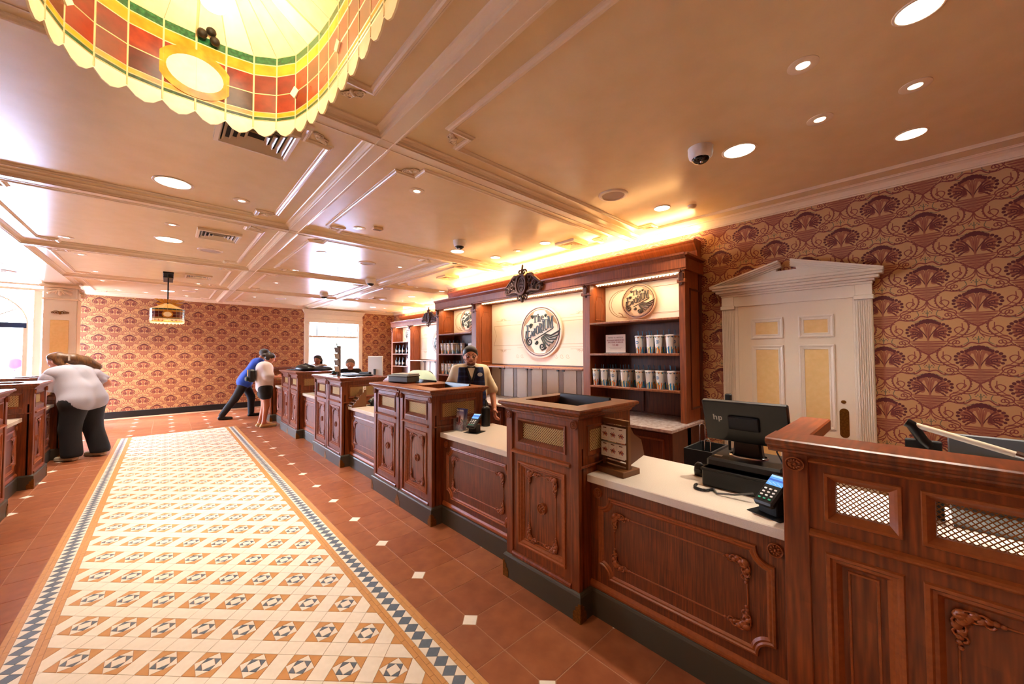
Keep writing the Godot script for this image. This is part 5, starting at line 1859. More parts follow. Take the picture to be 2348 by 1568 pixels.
func speaker_grille(x: float, z: float, r: float, label: String) -> void:
	var t := thing("ceiling_speaker", label, "speaker", Vector3(x, HC, z), 0, "round ceiling speakers")
	part(t, "rim", G.new().lathe([Vector2(r * 0.74, -0.006), Vector2(r * 0.78, -0.014), Vector2(r * 0.97, -0.010), Vector2(r, 0.0)], 32).mesh(), M.molding)
	part(t, "mesh_disc", G.new().lathe([Vector2(0.0, -0.008), Vector2(r * 0.75, -0.006), Vector2(r * 0.76, 0)], 32).mesh(), M.speaker)

func ceiling_vent(x: float, z: float, w: float, label: String, dirs := 4) -> void:
	var t := thing("ceiling_vent", label, "vent", Vector3(x, HC, z), 0, "square ceiling vents")
	part(t, "dark_throat", G.new().box(-w * 0.42, w * 0.42, -0.004, 0.0, -w * 0.42, w * 0.42).mesh(), mat(Color(0.10, 0.085, 0.07), 0.8))
	var T := Transform3D(Basis(Vector3(1, 0, 0), Vector3(0, 0, 1), Vector3(0, -1, 0)), Vector3.ZERO)
	var g := G.new(); g.T = T
	var h := w / 2
	g.frame(rect2(-h * 0.9, -h * 0.9, h * 0.9, h * 0.9), [Vector2(h * 0.1, 0.0), Vector2(h * 0.09, 0.03), Vector2(-h * 0.02, 0.034), Vector2(-h * 0.06, 0.022)])
	part(t, "frame", g.mesh(), M.molding)
	for k in 4:
		g = G.new(); g.T = T
		var q := h * (0.74 - 0.17 * k)
		g.frame(rect2(-q, -q, q, q), [Vector2(h * 0.07, 0.026), Vector2(0.0, 0.006), Vector2(-0.004, 0.006), Vector2(h * 0.066, 0.029)])
		part(t, "louvre", g.mesh(), M.molding)

func build_fixtures() -> void:
	M.lens = glow(Color(1.0, 0.95, 0.86), 5.0)
	M.speaker = speckle_mat(Color(0.62, 0.52, 0.42), Color(0.72, 0.62, 0.52), 61, 0.7, 14.0, 0.3)
	for d in [
		[2.442, 0.045, 0.075, "downlight at the top right corner, cut by the frame"],
		[3.812, 0.012, 0.075, "downlight nearest the moulding above the wallpaper at right"],
		[3.161, -0.874, 0.10, "large round downlight beside the near white dome camera"],
		[3.827, -1.79, 0.075, "downlight between the round speaker and the smoke detector"],
		[0.023, -4.457, 0.12, "large round downlight in the panel beyond the near glass lamp"],
		[0.008, -6.714, 0.13, "large round downlight left of the square vent over the aisle"],
		[0.013, -12.228, 0.12, "large downlight behind the stem of the far glass lamp"],
		[3.182, -4.633, 0.095, "large downlight below the second dome camera"],
		[3.837, -4.526, 0.075, "downlight in front of the cove glow, leftmost of three"],
		[3.844, -3.467, 0.07, "downlight beside the square vent near the cove glow"],
		[4.96, -7.855, 0.09, "downlight at the left end of the near cove glow"],
		[4.836, -9.195, 0.09, "long-looking downlight in the far bay by the window, nearest"],
		[4.857, -10.938, 0.09, "downlight above the right corner of the far window"],
		[4.981, -12.12, 0.09, "downlight above the far window, farthest of the row"]]:
		downlight(d[0], d[1], d[2], d[3], false, 1.7 if d[0] < 1.0 else (0.75 if d[1] > -2.0 else 1.0))
	for d in [
		[2.462, -0.373, "small downlight upper left of the group of four at right"],
		[3.132, 0.033, "small downlight upper right of the group of four at right"],
		[3.123, -0.393, "small downlight lowest of the group at right"],
		[1.708, -3.154, "small downlight near the carved corner right of the beam crossing"],
		[0.529, -4.526, "small downlight near the panel corner left of the long beam"],
		[0.031, -5.917, "small downlight above the large one over the aisle"],
		[-0.975, -7.475, "small downlight at left, nearest of the left row"],
		[-0.976, -8.606, "small downlight at left, second of the left row"],
		[-0.966, -10.19, "small downlight at left, third of the left row"],
		[-0.983, -11.368, "small downlight at left, fourth of the left row"],
		[-0.846, -12.821, "small downlight near the top left of the far wallpapered wall"],
		[-0.38, -12.835, "small downlight left of the far glass lamp stem"],
		[0.376, -12.918, "small downlight right of the far glass lamp stem"],
		[0.516, -8.117, "small downlight beside the far beam, nearest"],
		[0.493, -10.511, "small downlight beside the small vent over the aisle"],
		[0.501, -11.466, "small downlight over the aisle beyond the small vent"],
		[1.704, -4.569, "small downlight beside the little ceiling box"],
		[1.692, -6.039, "small downlight left of the far round speaker"],
		[1.695, -7.664, "small downlight left of the third dome camera"],
		[1.72, -9.3, "small downlight left of the fourth dome camera"],
		[1.72, -12.0, "small downlight above the blue-shirted man"],
		[3.011, -6.161, "small downlight right of the far round speaker"],
		[3.841, -4.007, "small downlight in front of the cove glow, middle of three"],
		[4.214, -7.785, "small downlight in the far bay nearest the beam"],
		[5.042, -10.14, "small downlight in the far bay, left of the middle pair"],
		[5.451, -9.196, "small downlight beside the far cove glow, nearest"],
		[5.475, -10.137, "small downlight beside the far cove glow, middle"],
		[5.483, -11.084, "small downlight beside the far cove glow, third"],
		[5.425, -12.215, "small downlight above the wallpaper right of the far window"]]:
		downlight(d[0], d[1], 0.03, d[2], true, 1.5 if d[0] < 1.0 else 0.9)
	# lights of the staff side and entrance at left, out of the frame, same fittings
	for d in [[-3.2, -6.0, "downlight over the hidden staff side at left, nearer"], [-2.7, -10.9, "downlight over the hidden entrance beside the column"], [-3.2, -9.0, "downlight over the hidden staff side at left, farther"], [0.02, -2.1, "downlight hidden above the near stained glass lamp"], [0.4, 1.5, "downlight behind the camera over the aisle"], [2.6, 2.2, "downlight behind the camera over the counters"]]:
		downlight(d[0], d[1], 0.10, d[2], false, 1.7)
	dome_camera(2.911, -1.061, 0.085, "white dome camera with black eye, nearest on the ceiling")
	dome_camera(2.905, -4.178, 0.085, "white dome camera over the middle of the counter aisle")
	dome_camera(3.065, -7.579, 0.10, "white dome camera in the bluish far ceiling panel")
	dome_camera(2.906, -10.114, 0.10, "white dome camera farthest away near the window")
	speaker_grille(3.155, -1.958, 0.14, "round ceiling speaker left of the near downlight")
	speaker_grille(0.455, -7.024, 0.15, "round ceiling speaker below the square aisle vent")
	speaker_grille(2.47, -6.258, 0.14, "round ceiling speaker in the bluish ceiling panel")
	speaker_grille(0.4, -11.9, 0.14, "round ceiling speaker near the far wallpapered wall")
	speaker_grille(2.3, -11.9, 0.14, "round ceiling speaker in the farthest right ceiling panel")
	ceiling_vent(0.44, -3.08, 0.45, "square louvred vent behind the near stained glass lamp")
	ceiling_vent(0.473, -6.03, 0.44, "square louvred vent above the aisle in the second panel")
	ceiling_vent(0.444, -9.5, 0.40, "small vent right of the far lamp stem")
	ceiling_vent(4.13, -3.23, 0.33, "square vent in the cove glow above the shelving")
	ceiling_vent(4.25, -10.03, 0.36, "square vent above the far window")
	ceiling_vent(4.12, -6.34, 0.33, "square vent in front of the left end of the cove glow")
	var sd := thing("smoke_detector", "small round smoke detector right of a downlight above the shelving", "detector", Vector3(3.999, HC, -1.554))
	part(sd, "base", G.new().lathe([Vector2(0.036, -0.022), Vector2(0.042, -0.016), Vector2(0.045, 0.0)], 20).mesh(), M.molding)
	part(sd, "cover", G.new().lathe([Vector2(0.0, -0.028), Vector2(0.030, -0.026), Vector2(0.036, -0.022)], 20).mesh(), M.molding)
	var cb := thing("ceiling_box", "little rectangular cream box on the ceiling beside a small downlight", "sensor", Vector3(1.858, HC, -4.408))
	part(cb, "body", G.new().box(-0.06, 0.06, -0.03, 0, -0.04, 0.04, 0.006).mesh(), M.molding)
	part(cb, "slots", G.new().box(-0.045, 0.045, -0.032, -0.03, -0.02, -0.012).box(-0.045, 0.045, -0.032, -0.03, 0.0, 0.008).box(-0.045, 0.045, -0.032, -0.03, 0.02, 0.028).mesh(), M.taupe).set_meta("kind", "stuff")
	glass_lamp(Vector3(0.045, 0, -0.66), 0.59, "huge stained glass pendant lamp overhead at the top left")
	glass_lamp(Vector3(0.012, 0, -9.75), 0.55, "small distant stained glass pendant lamp before the far wallpapered wall")

# outline of the shade: rounded rectangle, bowed ends; s runs round it
func shade_outline(hl: float, n: int, k := 1.0) -> Array:
	var out := []
	var hw := 0.245
	for i in n:
		var a := TAU * i / n
		var c := cos(a); var s := sin(a)
		var e := 4.2
		var r := pow(pow(absf(c) / hw, e) + pow(absf(s) / hl, e), -1.0 / e)
		out.append(Vector2(c * r * k, s * r * k))
	# even spacing along the outline
	var len := [0.0]
	for i in n:
		len.append(len[-1] + out[i].distance_to(out[(i + 1) % n]))
	var res := []
	for i in n:
		var d: float = len[-1] * i / n
		var j := 0
		while len[j + 1] < d:
			j += 1
		var t: float = (d - len[j]) / (len[j + 1] - len[j])
		res.append(out[j].lerp(out[(j + 1) % n], t))
	return res

func glass_mat(a: Color, b: Color, seed: int, freq := 0.03, through := 1.0) -> StandardMaterial3D:
	var m := speckle_mat(a, b, seed, 0.25, 3.0, freq, 4)
	m.backlight_enabled = true
	m.backlight = a.lerp(b, 0.5) * through
	return m

func glass_lamp(at: Vector3, hl: float, label: String) -> void:
	if not M.has("glass_red"):
		M.glass_red = [glass_mat(Color(0.30, 0.055, 0.03), Color(0.50, 0.13, 0.06), 71, 0.03, 0.34), glass_mat(Color(0.20, 0.10, 0.065), Color(0.34, 0.18, 0.12), 72, 0.03, 0.34), glass_mat(Color(0.38, 0.09, 0.035), Color(0.56, 0.19, 0.07), 73, 0.03, 0.34), glass_mat(Color(0.26, 0.04, 0.045), Color(0.40, 0.08, 0.07), 74, 0.03, 0.34)]
		M.glass_amber = glass_mat(Color(0.72, 0.46, 0.08), Color(0.85, 0.64, 0.20), 75, 0.03, 0.55)
		M.glass_green = glass_mat(Color(0.02, 0.17, 0.10), Color(0.14, 0.38, 0.24), 76, 0.12, 0.6)
		M.glass_cream = glass_mat(Color(0.95, 0.88, 0.70), Color(0.98, 0.95, 0.86), 77)
		M.glass_pearl = glass_mat(Color(0.95, 0.92, 0.84), Color(0.98, 0.96, 0.92), 78)
		M.lead = mat(Color(0.66, 0.58, 0.45), 0.45, 0.2)
		M.bronze = mat(Color(0.09, 0.075, 0.06), 0.45, 0.5)
		M.bulb = glow(Color(1.0, 0.92, 0.78), 8.0)
	var t := thing("stained_glass_lamp", label, "lamp", at, 0, "stained glass pendant lamps")
	var y0 := 2.19
	var n := 48 if hl > 0.3 else 36
	var O := shade_outline(hl, n)
	var bands := [[0.046, 0.054, "green"], [0.056, 0.067, "amber"], [0.069, 0.119, "red"], [0.121, 0.172, "red"], [0.174, 0.203, "amber"], [0.205, 0.226, "green"]]
	var th := 0.0035
	# walls of small panes
	var medal := []
	for i in n:
		var mp: Vector2 = (O[i] + O[(i + 1) % n]) / 2
		if absf(absf(mp.y) - hl) < 0.03 and absf(mp.x) < 0.075:
			medal.append(i)
	for bi in bands.size():
		var b: Array = bands[bi]
		for i in n:
			var a: Vector2 = O[i]; var c: Vector2 = O[(i + 1) % n]
			if b[2] == "red" and medal.has(i):
				continue
			var e := (c - a).normalized() * 0.0018
			var nn := Vector2(e.y, -e.x).normalized()
			var a3 := Vector3(a.x + e.x, 0, a.y + e.y); var c3 := Vector3(c.x - e.x, 0, c.y - e.y)
			var g := G.new()
			pane_slab(g, a3 + Vector3.UP * (y0 + b[0]), c3 + Vector3.UP * (y0 + b[0]), c3 + Vector3.UP * (y0 + b[1]), a3 + Vector3.UP * (y0 + b[1]), th)
			var m: Material
			match b[2]:
				"green": m = M.glass_green
				"amber": m = M.glass_amber
				_: m = M.glass_red[(i * 7 + bi * 3 + i / 3) % 4]
			part(t, b[2] + "_pane", g.mesh(), m)
	# scalloped hem
	for i in n:
		var a: Vector2 = O[i]; var c: Vector2 = O[(i + 1) % n]
		var g := G.new()
		var low := [0.022, 0.006, 0.0, 0.006, 0.022]
		for k in 4:
			var p: Vector2 = a.lerp(c, k / 4.0); var q: Vector2 = a.lerp(c, (k + 1) / 4.0)
			pane_slab(g, Vector3(p.x, y0 + low[k], p.y), Vector3(q.x, y0 + low[k + 1], q.y), Vector3(q.x, y0 + 0.044, q.y), Vector3(p.x, y0 + 0.044, p.y), th)
		part(t, "scallop_pane", g.mesh(), M.glass_pearl)
	# roof: panes from the wall up to a ridge with hipped ends
	var yr := y0 + 0.228; var ya := y0 + 0.335
	for i in n:
		var a: Vector2 = O[i]; var c: Vector2 = O[(i + 1) % n]
		var ta := Vector2(a.x * 0.16, signf(a.y) * minf(absf(a.y), hl - 0.20)); var tc := Vector2(c.x * 0.16, signf(c.y) * minf(absf(c.y), hl - 0.20))
		var g := G.new()
		pane_slab(g, Vector3(a.x, yr, a.y), Vector3(c.x, yr, c.y), Vector3(tc.x, ya, tc.y), Vector3(ta.x, ya, ta.y), th)
		part(t, "roof_pane", g.mesh(), M.glass_cream if i % 4 != 1 else M.glass_pearl)
	# leading: vertical cames, hoops, hips
	var gl := G.new()
	for i in range(0, n):
		var a: Vector2 = O[i]
		gl.tube([Vector3(a.x, y0 + 0.024, a.y), Vector3(a.x, yr, a.y)], 0.0032, 5)
		var ta := Vector2(a.x * 0.16, signf(a.y) * minf(absf(a.y), hl - 0.20))
		gl.tube([Vector3(a.x, yr, a.y), Vector3(ta.x, ya, ta.y)], 0.0022 if i % 6 else 0.004, 5)
	for y in [0.045, 0.055, 0.068, 0.120, 0.173, 0.204, 0.227]:
		for i in n:
			var a: Vector2 = O[i]; var c: Vector2 = O[(i + 1) % n]
			if (y == 0.120) and medal.has(i):
				continue
			gl.tube([Vector3(a.x, y0 + y, a.y), Vector3(c.x, y0 + y, c.y)], 0.003, 4)
	part(t, "leading", gl.mesh(), M.lead)
	# pale diamonds on the red band
	for i in range(0, n, 4):
		if medal.has(i) or medal.has((i + n - 1) % n):
			continue
		var a: Vector2 = O[i]
		var d: Vector2 = (O[(i + 1) % n] - O[(i - 1 + n) % n]).normalized()
		var nn := Vector2(d.y, -d.x)
		var g := G.new()
		g.T = Transform3D(Basis(Vector3(d.x, 0, d.y), Vector3.UP, Vector3(d.x, 0, d.y).cross(Vector3.UP)), Vector3(a.x, y0 + 0.119, a.y))
		g.prism(P2([0.017, 0, 0, 0.017, -0.017, 0, 0, -0.017]), -0.006, 0.006)
		part(t, "diamond_jewel", g.mesh(), M.glass_pearl)
	# oval medallions in the two ends
	for s: float in [-1.0, 1.0]:
		var T := Transform3D(Basis(Vector3(s, 0, 0), Vector3.UP, Vector3(0, 0, s)), Vector3(0, y0 + 0.119, s * hl))
		var g := G.new(); g.T = T
		g.prism(ell(0, 0, 0.058, 0.046, 28), -0.003, 0.003)
		var md := part(t, "medallion", g.mesh(), M.glass_pearl)
		g = G.new(); g.T = T
		g.frame(ell(0, 0, 0.066, 0.053, 28), [Vector2(0.010, -0.004), Vector2(0.010, 0.004), Vector2(-0.009, 0.004), Vector2(-0.009, -0.004), Vector2(0.010, -0.004)])
		part(md, "amber_ring", g.mesh(), M.glass_amber)
		g = G.new(); g.T = T
		for k in 4:
			var p := []
			for q in 10:
				var w := q / 9.0
				p.append(Vector3((k - 1.5) * 0.022 + 0.016 * sin(w * 5.0 + k), -0.035 + w * 0.07, 0.0))
			g.tube(p, 0.0018, 4)
		part(md, "vein", g.mesh(), M.lead)
		for k in 4:
			var w := 0.075
			var q := PackedVector2Array()
			var sx: float = [1, -1, -1, 1][k]; var sy: float = [1, 1, -1, -1][k]
			q.append(Vector2(sx * w, sy * 0.054)); q.append(Vector2(sx * 0.02, sy * 0.054)); 
			for j in 5:
				var aa := lerpf(1.25, 0.15, j / 4.0)
				q.append(Vector2(sx * cos(aa) * 0.076, sy * sin(aa) * 0.0625).clamp(Vector2(-w, -0.0538), Vector2(w, 0.0538)))
			g = G.new(); g.T = T
			if Geometry2D.triangulate_polygon(q).size() > 0:
				g.prism(q, -0.002, 0.002)
				part(t, "red_pane", g.mesh(), M.glass_red[2 if k % 2 else 0])
	# fan crown of amber panes over the ridge
	for s: float in [-1.0, 1.0]:
		for k in 7:
			var a := -1.0 + k * 0.333
			var g := G.new()
			pane_slab(g, Vector3(a * 0.07, ya, s * (hl - 0.2)), Vector3((a + 0.3) * 0.07, ya, s * (hl - 0.2)), Vector3((a + 0.3) * 0.19, ya + 0.075, s * (hl - 0.17)), Vector3(a * 0.19, ya + 0.075, s * (hl - 0.17)), th)
			part(t, "crown_pane", g.mesh(), M.glass_amber)
	# knobs, frame, stems, canopy
	for p in [[0.01, 0.222], [0.028, 0.236], [0.036, 0.214]]:
		part(t, "bead_knob", G.new().ball(Vector3(p[0], y0 + p[1], -hl + 0.02), Vector3(0.011, 0.011, 0.011), 12, 8).mesh(), M.bronze)
	part(t, "ridge_bar", G.new().box(-0.012, 0.012, ya - 0.005, ya + 0.012, -hl + 0.18, hl - 0.18, 0.003).mesh(), M.bronze)
	for s: float in [-1.0, 1.0]:
		part(t, "stem", G.new().tube([Vector3(0, ya, s * hl * 0.5), Vector3(0, HC - 0.02, s * hl * 0.5)], 0.011, 10).mesh(), M.bronze)
	part(t, "canopy_bar", G.new().box(-0.075, 0.075, HC - 0.03, HC, -hl * 0.7, hl * 0.7, 0.006).mesh(), M.bronze)
	part(t, "cross_bar", G.new().box(-0.07, 0.07, HC - 0.10, HC - 0.082, -hl * 0.56, hl * 0.56, 0.004).mesh(), M.bronze)
	for k in 2:
		var z := -hl + 0.21 if k == 0 else hl - 0.21
		var bl := part(t, "bulb", G.new().lathe([Vector2(0.0, 0.0), Vector2(0.022, 0.006), Vector2(0.033, 0.03), Vector2(0.030, 0.055), Vector2(0.016, 0.085), Vector2(0.014, 0.10)], 16).mesh(), M.bulb, Vector3(0.02, y0 + 0.16, z))
		part(t, "socket", G.new().lathe([Vector2(0.017, 0.0), Vector2(0.017, 0.05), Vector2(0.0, 0.052)], 12).mesh(), M.bronze, Vector3(0.02, y0 + 0.26, z))
		var l := OmniLight3D.new()
		l.name = "bulb_light"
		bl.add_child(l, true)
		l.position = Vector3(0, 0.035, 0)
		l.light_energy = LAMP
		l.light_color = Color(1.0, 0.84, 0.60)
		l.light_size = 0.03
		l.omni_range = 14.0
		l.omni_attenuation = 2.0
		l.shadow_enabled = true

const LAMP := 0.2

func pane_slab(g: G, a: Vector3, b: Vector3, c: Vector3, d: Vector3, th: float) -> void:
	var n := (c - a).cross(b - d).normalized() * th * 0.5
	g.quad(a + n, b + n, c + n, d + n, n.normalized())
	g.quad(a - n, b - n, c - n, d - n, -n.normalized())
	for e in [[a, b], [b, c], [c, d], [d, a]]:
		var p: Vector3 = e[0]; var q: Vector3 = e[1]
		var m := (p + q) / 2 - (a + b + c + d) / 4
		g.quad(p - n, q - n, q + n, p + n, m.normalized() if m.length() > 0 else Vector3.UP)

# ---------------------------------------------------------------- things on the counters
func screen_image(v: int) -> Image:
	var img := Image.create(96, 64, false, Image.FORMAT_RGB8)
	img.fill(Color(0.35, 0.62, 0.92))
	img.fill_rect(Rect2i(0, 0, 96, 12), Color(0.62, 0.80, 0.97))
	img.fill_rect(Rect2i(0, 24, 96, 12), Color(0.16, 0.36, 0.72))
	for k in 9:
		img.fill_rect(Rect2i(6 + k * 9, 16, 6, 2), Color(0.2, 0.4, 0.75))
		img.fill_rect(Rect2i(6 + (k * 9), 46 + (k % 3) * 4, 7, 2), Color(0.9, 0.95, 1.0))
	return img

func card_reader(at: Vector3, turn: float, label: String) -> void:
	var t := thing("card_reader", label, "card reader", at, turn, "black card readers")
	part(t, "base_plate", G.new().box(-0.075, 0.075, 0, 0.004, -0.065, 0.08, 0.001).mesh(), M.black)
	part(t, "stand", G.new().box(-0.042, 0.042, 0.004, 0.075, -0.035, 0.045, 0.004).mesh(), M.black_matte)
	var h := part(t, "terminal", G.new().box(-0.044, 0.044, -0.016, 0.016, -0.085, 0.095, 0.008).mesh(), M.black, Vector3(0, 0.105, 0.0), Vector3(0.62, 0, 0))
	var sm := glow(Color(0.9, 0.9, 0.9), 0.9)
	sm.albedo_color = Color(0.05, 0.05, 0.05)
	sm.emission = Color(1, 1, 1)
	sm.emission_operator = BaseMaterial3D.EMISSION_OP_MULTIPLY
	sm.emission_texture = tex(screen_image(0))
	var g := G.new()
	g.quad(Vector3(-0.036, 0.0168, -0.012), Vector3(0.036, 0.0168, -0.012), Vector3(0.036, 0.0168, -0.072), Vector3(-0.036, 0.0168, -0.072), Vector3.UP)
	part(h, "screen", g.mesh(), sm)
	for r in 4:
		for c in 3:
			part(h, "key", G.new().box(-0.006, 0.006, 0, 0.004, -0.004, 0.004, 0.001).mesh(), M.white if r < 3 else mat(Color(0.2, 0.65, 0.5), 0.5), Vector3(-0.022 + c * 0.022, 0.016, 0.012 + r * 0.019))
	part(t, "slot", G.new().box(-0.03, 0.03, 0.06, 0.064, 0.046, 0.06, 0.001).mesh(), M.chrome)

func till() -> void:
	var t := thing("cash_till", "black till with tilted monitor seen from behind on a cash drawer", "till", Vector3(2.40, 0.845, -0.63), -PI / 2)
	# local x = world z, local z = toward the aisle
	part(t, "cash_drawer", G.new().box(-0.20, 0.215, 0.0, 0.10, -0.21, 0.19, 0.006).box(-0.205, 0.22, 0.085, 0.10, -0.215, 0.195, 0.003).mesh(), M.black)
	var base := part(t, "till_base", G.new().box(-0.185, 0.17, 0.105, 0.155, -0.16, 0.165, 0.012).mesh(), M.black)
	part(base, "white_sticker", G.new().box(-0.165, -0.125, 0.155, 0.1565, 0.08, 0.105).mesh(), M.white)
	var g := G.new()
	g.T = Transform3D(Basis(), Vector3(-0.02, 0.155, 0.0))
	g.prism(P2([-0.075, 0.0, 0.075, 0.0, 0.07, 0.03, 0.055, 0.19, -0.055, 0.19, -0.07, 0.03]), -0.02, 0.03, 0.01)
	var st := part(t, "stand", g.mesh(), mat(Color(0.14, 0.13, 0.12), 0.4))
	part(st, "cable_notch", G.new().prism(ell(-0.02, 0.295, 0.014, 0.017, 16), 0.028, 0.0315).mesh(), M.black_matte)
	part(t, "chrome_foot", G.new().lathe([Vector2(0.098, 0.0), Vector2(0.098, 0.006), Vector2(0.09, 0.01)], 28, 1.0, 0.7).mesh(), M.chrome, Vector3(-0.02, 0.155, 0.005))
	var mo := part(t, "monitor", G.new().box(-0.205, 0.205, -0.115, 0.13, -0.018, 0.016, 0.006).mesh(), M.black, Vector3(-0.02, 0.345, 0.055), Vector3(0.34, 0.0, 0.0))
	part(mo, "rear_bracket", G.new().box(-0.075, 0.075, -0.03, 0.05, 0.016, 0.032, 0.005).mesh(), M.black_matte)
	part(mo, "display", G.new().box(-0.19, 0.19, -0.10, 0.115, -0.0195, -0.018).mesh(), mat(Color(0.05, 0.06, 0.08), 0.1))
	put_text(mo, "lettering", "hp", 0.042, Vector3(-0.13, 0.03, 0.0165), mat(Color(0.62, 0.60, 0.55), 0.4), 1.0, 0.001, false)
	part(t, "pole_display", G.new().box(-0.16, -0.125, 0.44, 0.49, -0.10, -0.07, 0.006).tube([Vector3(-0.142, 0.15, -0.09), Vector3(-0.142, 0.45, -0.085)], 0.008, 8).mesh(), M.black)
	# cables behind
	var cabs := [[[0.08, 0.31, 0.0], [0.13, 0.34, 0.02], [0.16, 0.26, 0.05], [0.15, 0.17, 0.08]], [[0.10, 0.28, 0.0], [0.15, 0.29, 0.03], [0.125, 0.22, 0.06], [0.16, 0.165, 0.09]], [[0.06, 0.32, -0.02], [0.18, 0.31, 0.0], [0.175, 0.22, 0.05], [0.18, 0.11, 0.14]]]
	for k in 3:
		var p := []
		var src: Array = cabs[k]
		for i in 3:
			for q in 5:
				var a := Vector3(src[i][0], src[i][1], src[i][2]); var b := Vector3(src[i + 1][0], src[i + 1][1], src[i + 1][2])
				p.append(a.lerp(b, q / 5.0))
		p.append(Vector3(src[3][0], src[3][1], src[3][2]))
		part(t, "cable", G.new().tube(p, 0.004, 6).mesh(), M.black if k != 0 else mat(Color(0.45, 0.42, 0.38), 0.5))
	for k in 7:
		var x := 0.165 + 0.006 * (k % 3)
		part(t, "plug", G.new().tube([Vector3(x, 0.11 + 0.012 * k, 0.08 + 0.012 * (k % 4)), Vector3(x + 0.012, 0.115 + 0.012 * k, 0.11)], 0.006, 6).mesh(), M.chrome if k % 3 == 0 else M.black)
	var s := thing("barcode_scanner", "small black handheld scanner left of the till", "scanner", Vector3(2.36, 0.845, -0.90), -PI / 2)
	part(s, "body", G.new().lathe([Vector2(0.0, 0.0), Vector2(0.028, 0.002), Vector2(0.031, 0.03), Vector2(0.026, 0.065), Vector2(0.012, 0.08), Vector2(0.0, 0.082)], 18, 1.0, 0.75).mesh(), M.black)
	part(s, "window", G.new().prism(ell(0, 0.035, 0.016, 0.007, 14), 0.021, 0.0245).mesh(), M.dark_grey)
	part(s, "neck", G.new().tube([Vector3(0.02, 0.062, -0.005), Vector3(0.06, 0.07, -0.01)], 0.008, 8).mesh(), M.black)
	var c := thing("coiled_cord", "grey coiled cord curving in front of the cash drawer", "cord", Vector3(2.12, 0.845, -0.70), -PI / 2)
	var p2 := []
	for i in 150:
		var tt := i / 149.0
		var a := PI * 1.05 - tt * PI * 1.05
		var cx := -0.10 + cos(a) * 0.045; var cz := -0.045 + sin(a) * 0.06
		p2.append(Vector3(cx + cos(i * 1.1) * 0.006 * cos(a), 0.009 + sin(i * 1.1) * 0.006, cz + cos(i * 1.1) * 0.006 * sin(a)))
	part(c, "coil", G.new().tube(p2, 0.0026, 5).mesh(), M.dark_grey)
	part(c, "straight_lead", G.new().tube([Vector3(-0.055, 0.01, -0.045), Vector3(-0.02, 0.008, 0.01), Vector3(0.06, 0.02, 0.0), Vector3(0.14, 0.045, -0.01)], 0.005, 6).mesh(), mat(Color(0.32, 0.30, 0.28), 0.5))
	card_reader(Vector3(2.06, 0.845, -0.46), -PI / 2 - 0.35, "black card reader with lit blue screen beside the near pier")
	var b := thing("black_bin", "open black bin with chrome loop handles behind the till", "bin", Vector3(3.05, 0, -1.11), -PI / 2)
	g = G.new()
	g.T = Transform3D(Basis(Vector3(1, 0, 0), Vector3(0, 0, -1), Vector3(0, 1, 0)), Vector3.ZERO)
	g.frame(rect2(-0.10, -0.17, 0.10, 0.17), [Vector2(-0.02, 0.0), Vector2(0.0, 0.80), Vector2(0.0, 0.865), Vector2(-0.012, 0.865), Vector2(-0.014, 0.70), Vector2(-0.03, 0.02)])
	part(b, "shell", g.mesh(), M.black_matte)
	part(b, "bottom", G.new().box(-0.09, 0.09, 0.0, 0.02, -0.16, 0.16).mesh(), M.black_matte)
	for q in [[-0.07, -0.12], [0.06, 0.14]]:
		var lp := []
		for i in 13:
			var a := PI * i / 12.0
			lp.append(Vector3(q[0] + cos(a) * 0.02, 0.93 + sin(a) * 0.02 + (0.06 if q[1] < 0 else 0.0), q[1]))
		lp.insert(0, Vector3(q[0] + 0.02, 0.85, q[1])); lp.append(Vector3(q[0] - 0.02, 0.85, q[1]))
		part(b, "loop_handle", G.new().tube(lp, 0.004, 6).mesh(), M.chrome)

func gift_image() -> Image:
	var img := Image.create(64, 96, false, Image.FORMAT_RGB8)
	img.fill(Color(0.93, 0.90, 0.86))
	for k in 26:
		var a := k * 2.4; var r := 2.0 + k * 0.75
		stamp(img, 36 + cos(a) * r, 50 + sin(a) * r * 0.8, 3.2, [Color(0.62, 0.10, 0.16), Color(0.30, 0.06, 0.12), Color(0.80, 0.42, 0.20), Color(0.50, 0.30, 0.34)][k % 4], false)
	for k in 6:
		stamp(img, 14 + k * 3, 44 + (k * 7) % 22, 3.0, [Color(0.12, 0.08, 0.08), Color(0.82, 0.55, 0.25)][k % 2], false)
	stroke(img, [Vector2(20, 9), Vector2(44, 9)], 2.5, Color(0.25, 0.17, 0.12), false)
	stroke(img, [Vector2(10, 82), Vector2(40, 82)], 0.7, Color(0.7, 0.6, 0.55), false)
	return img

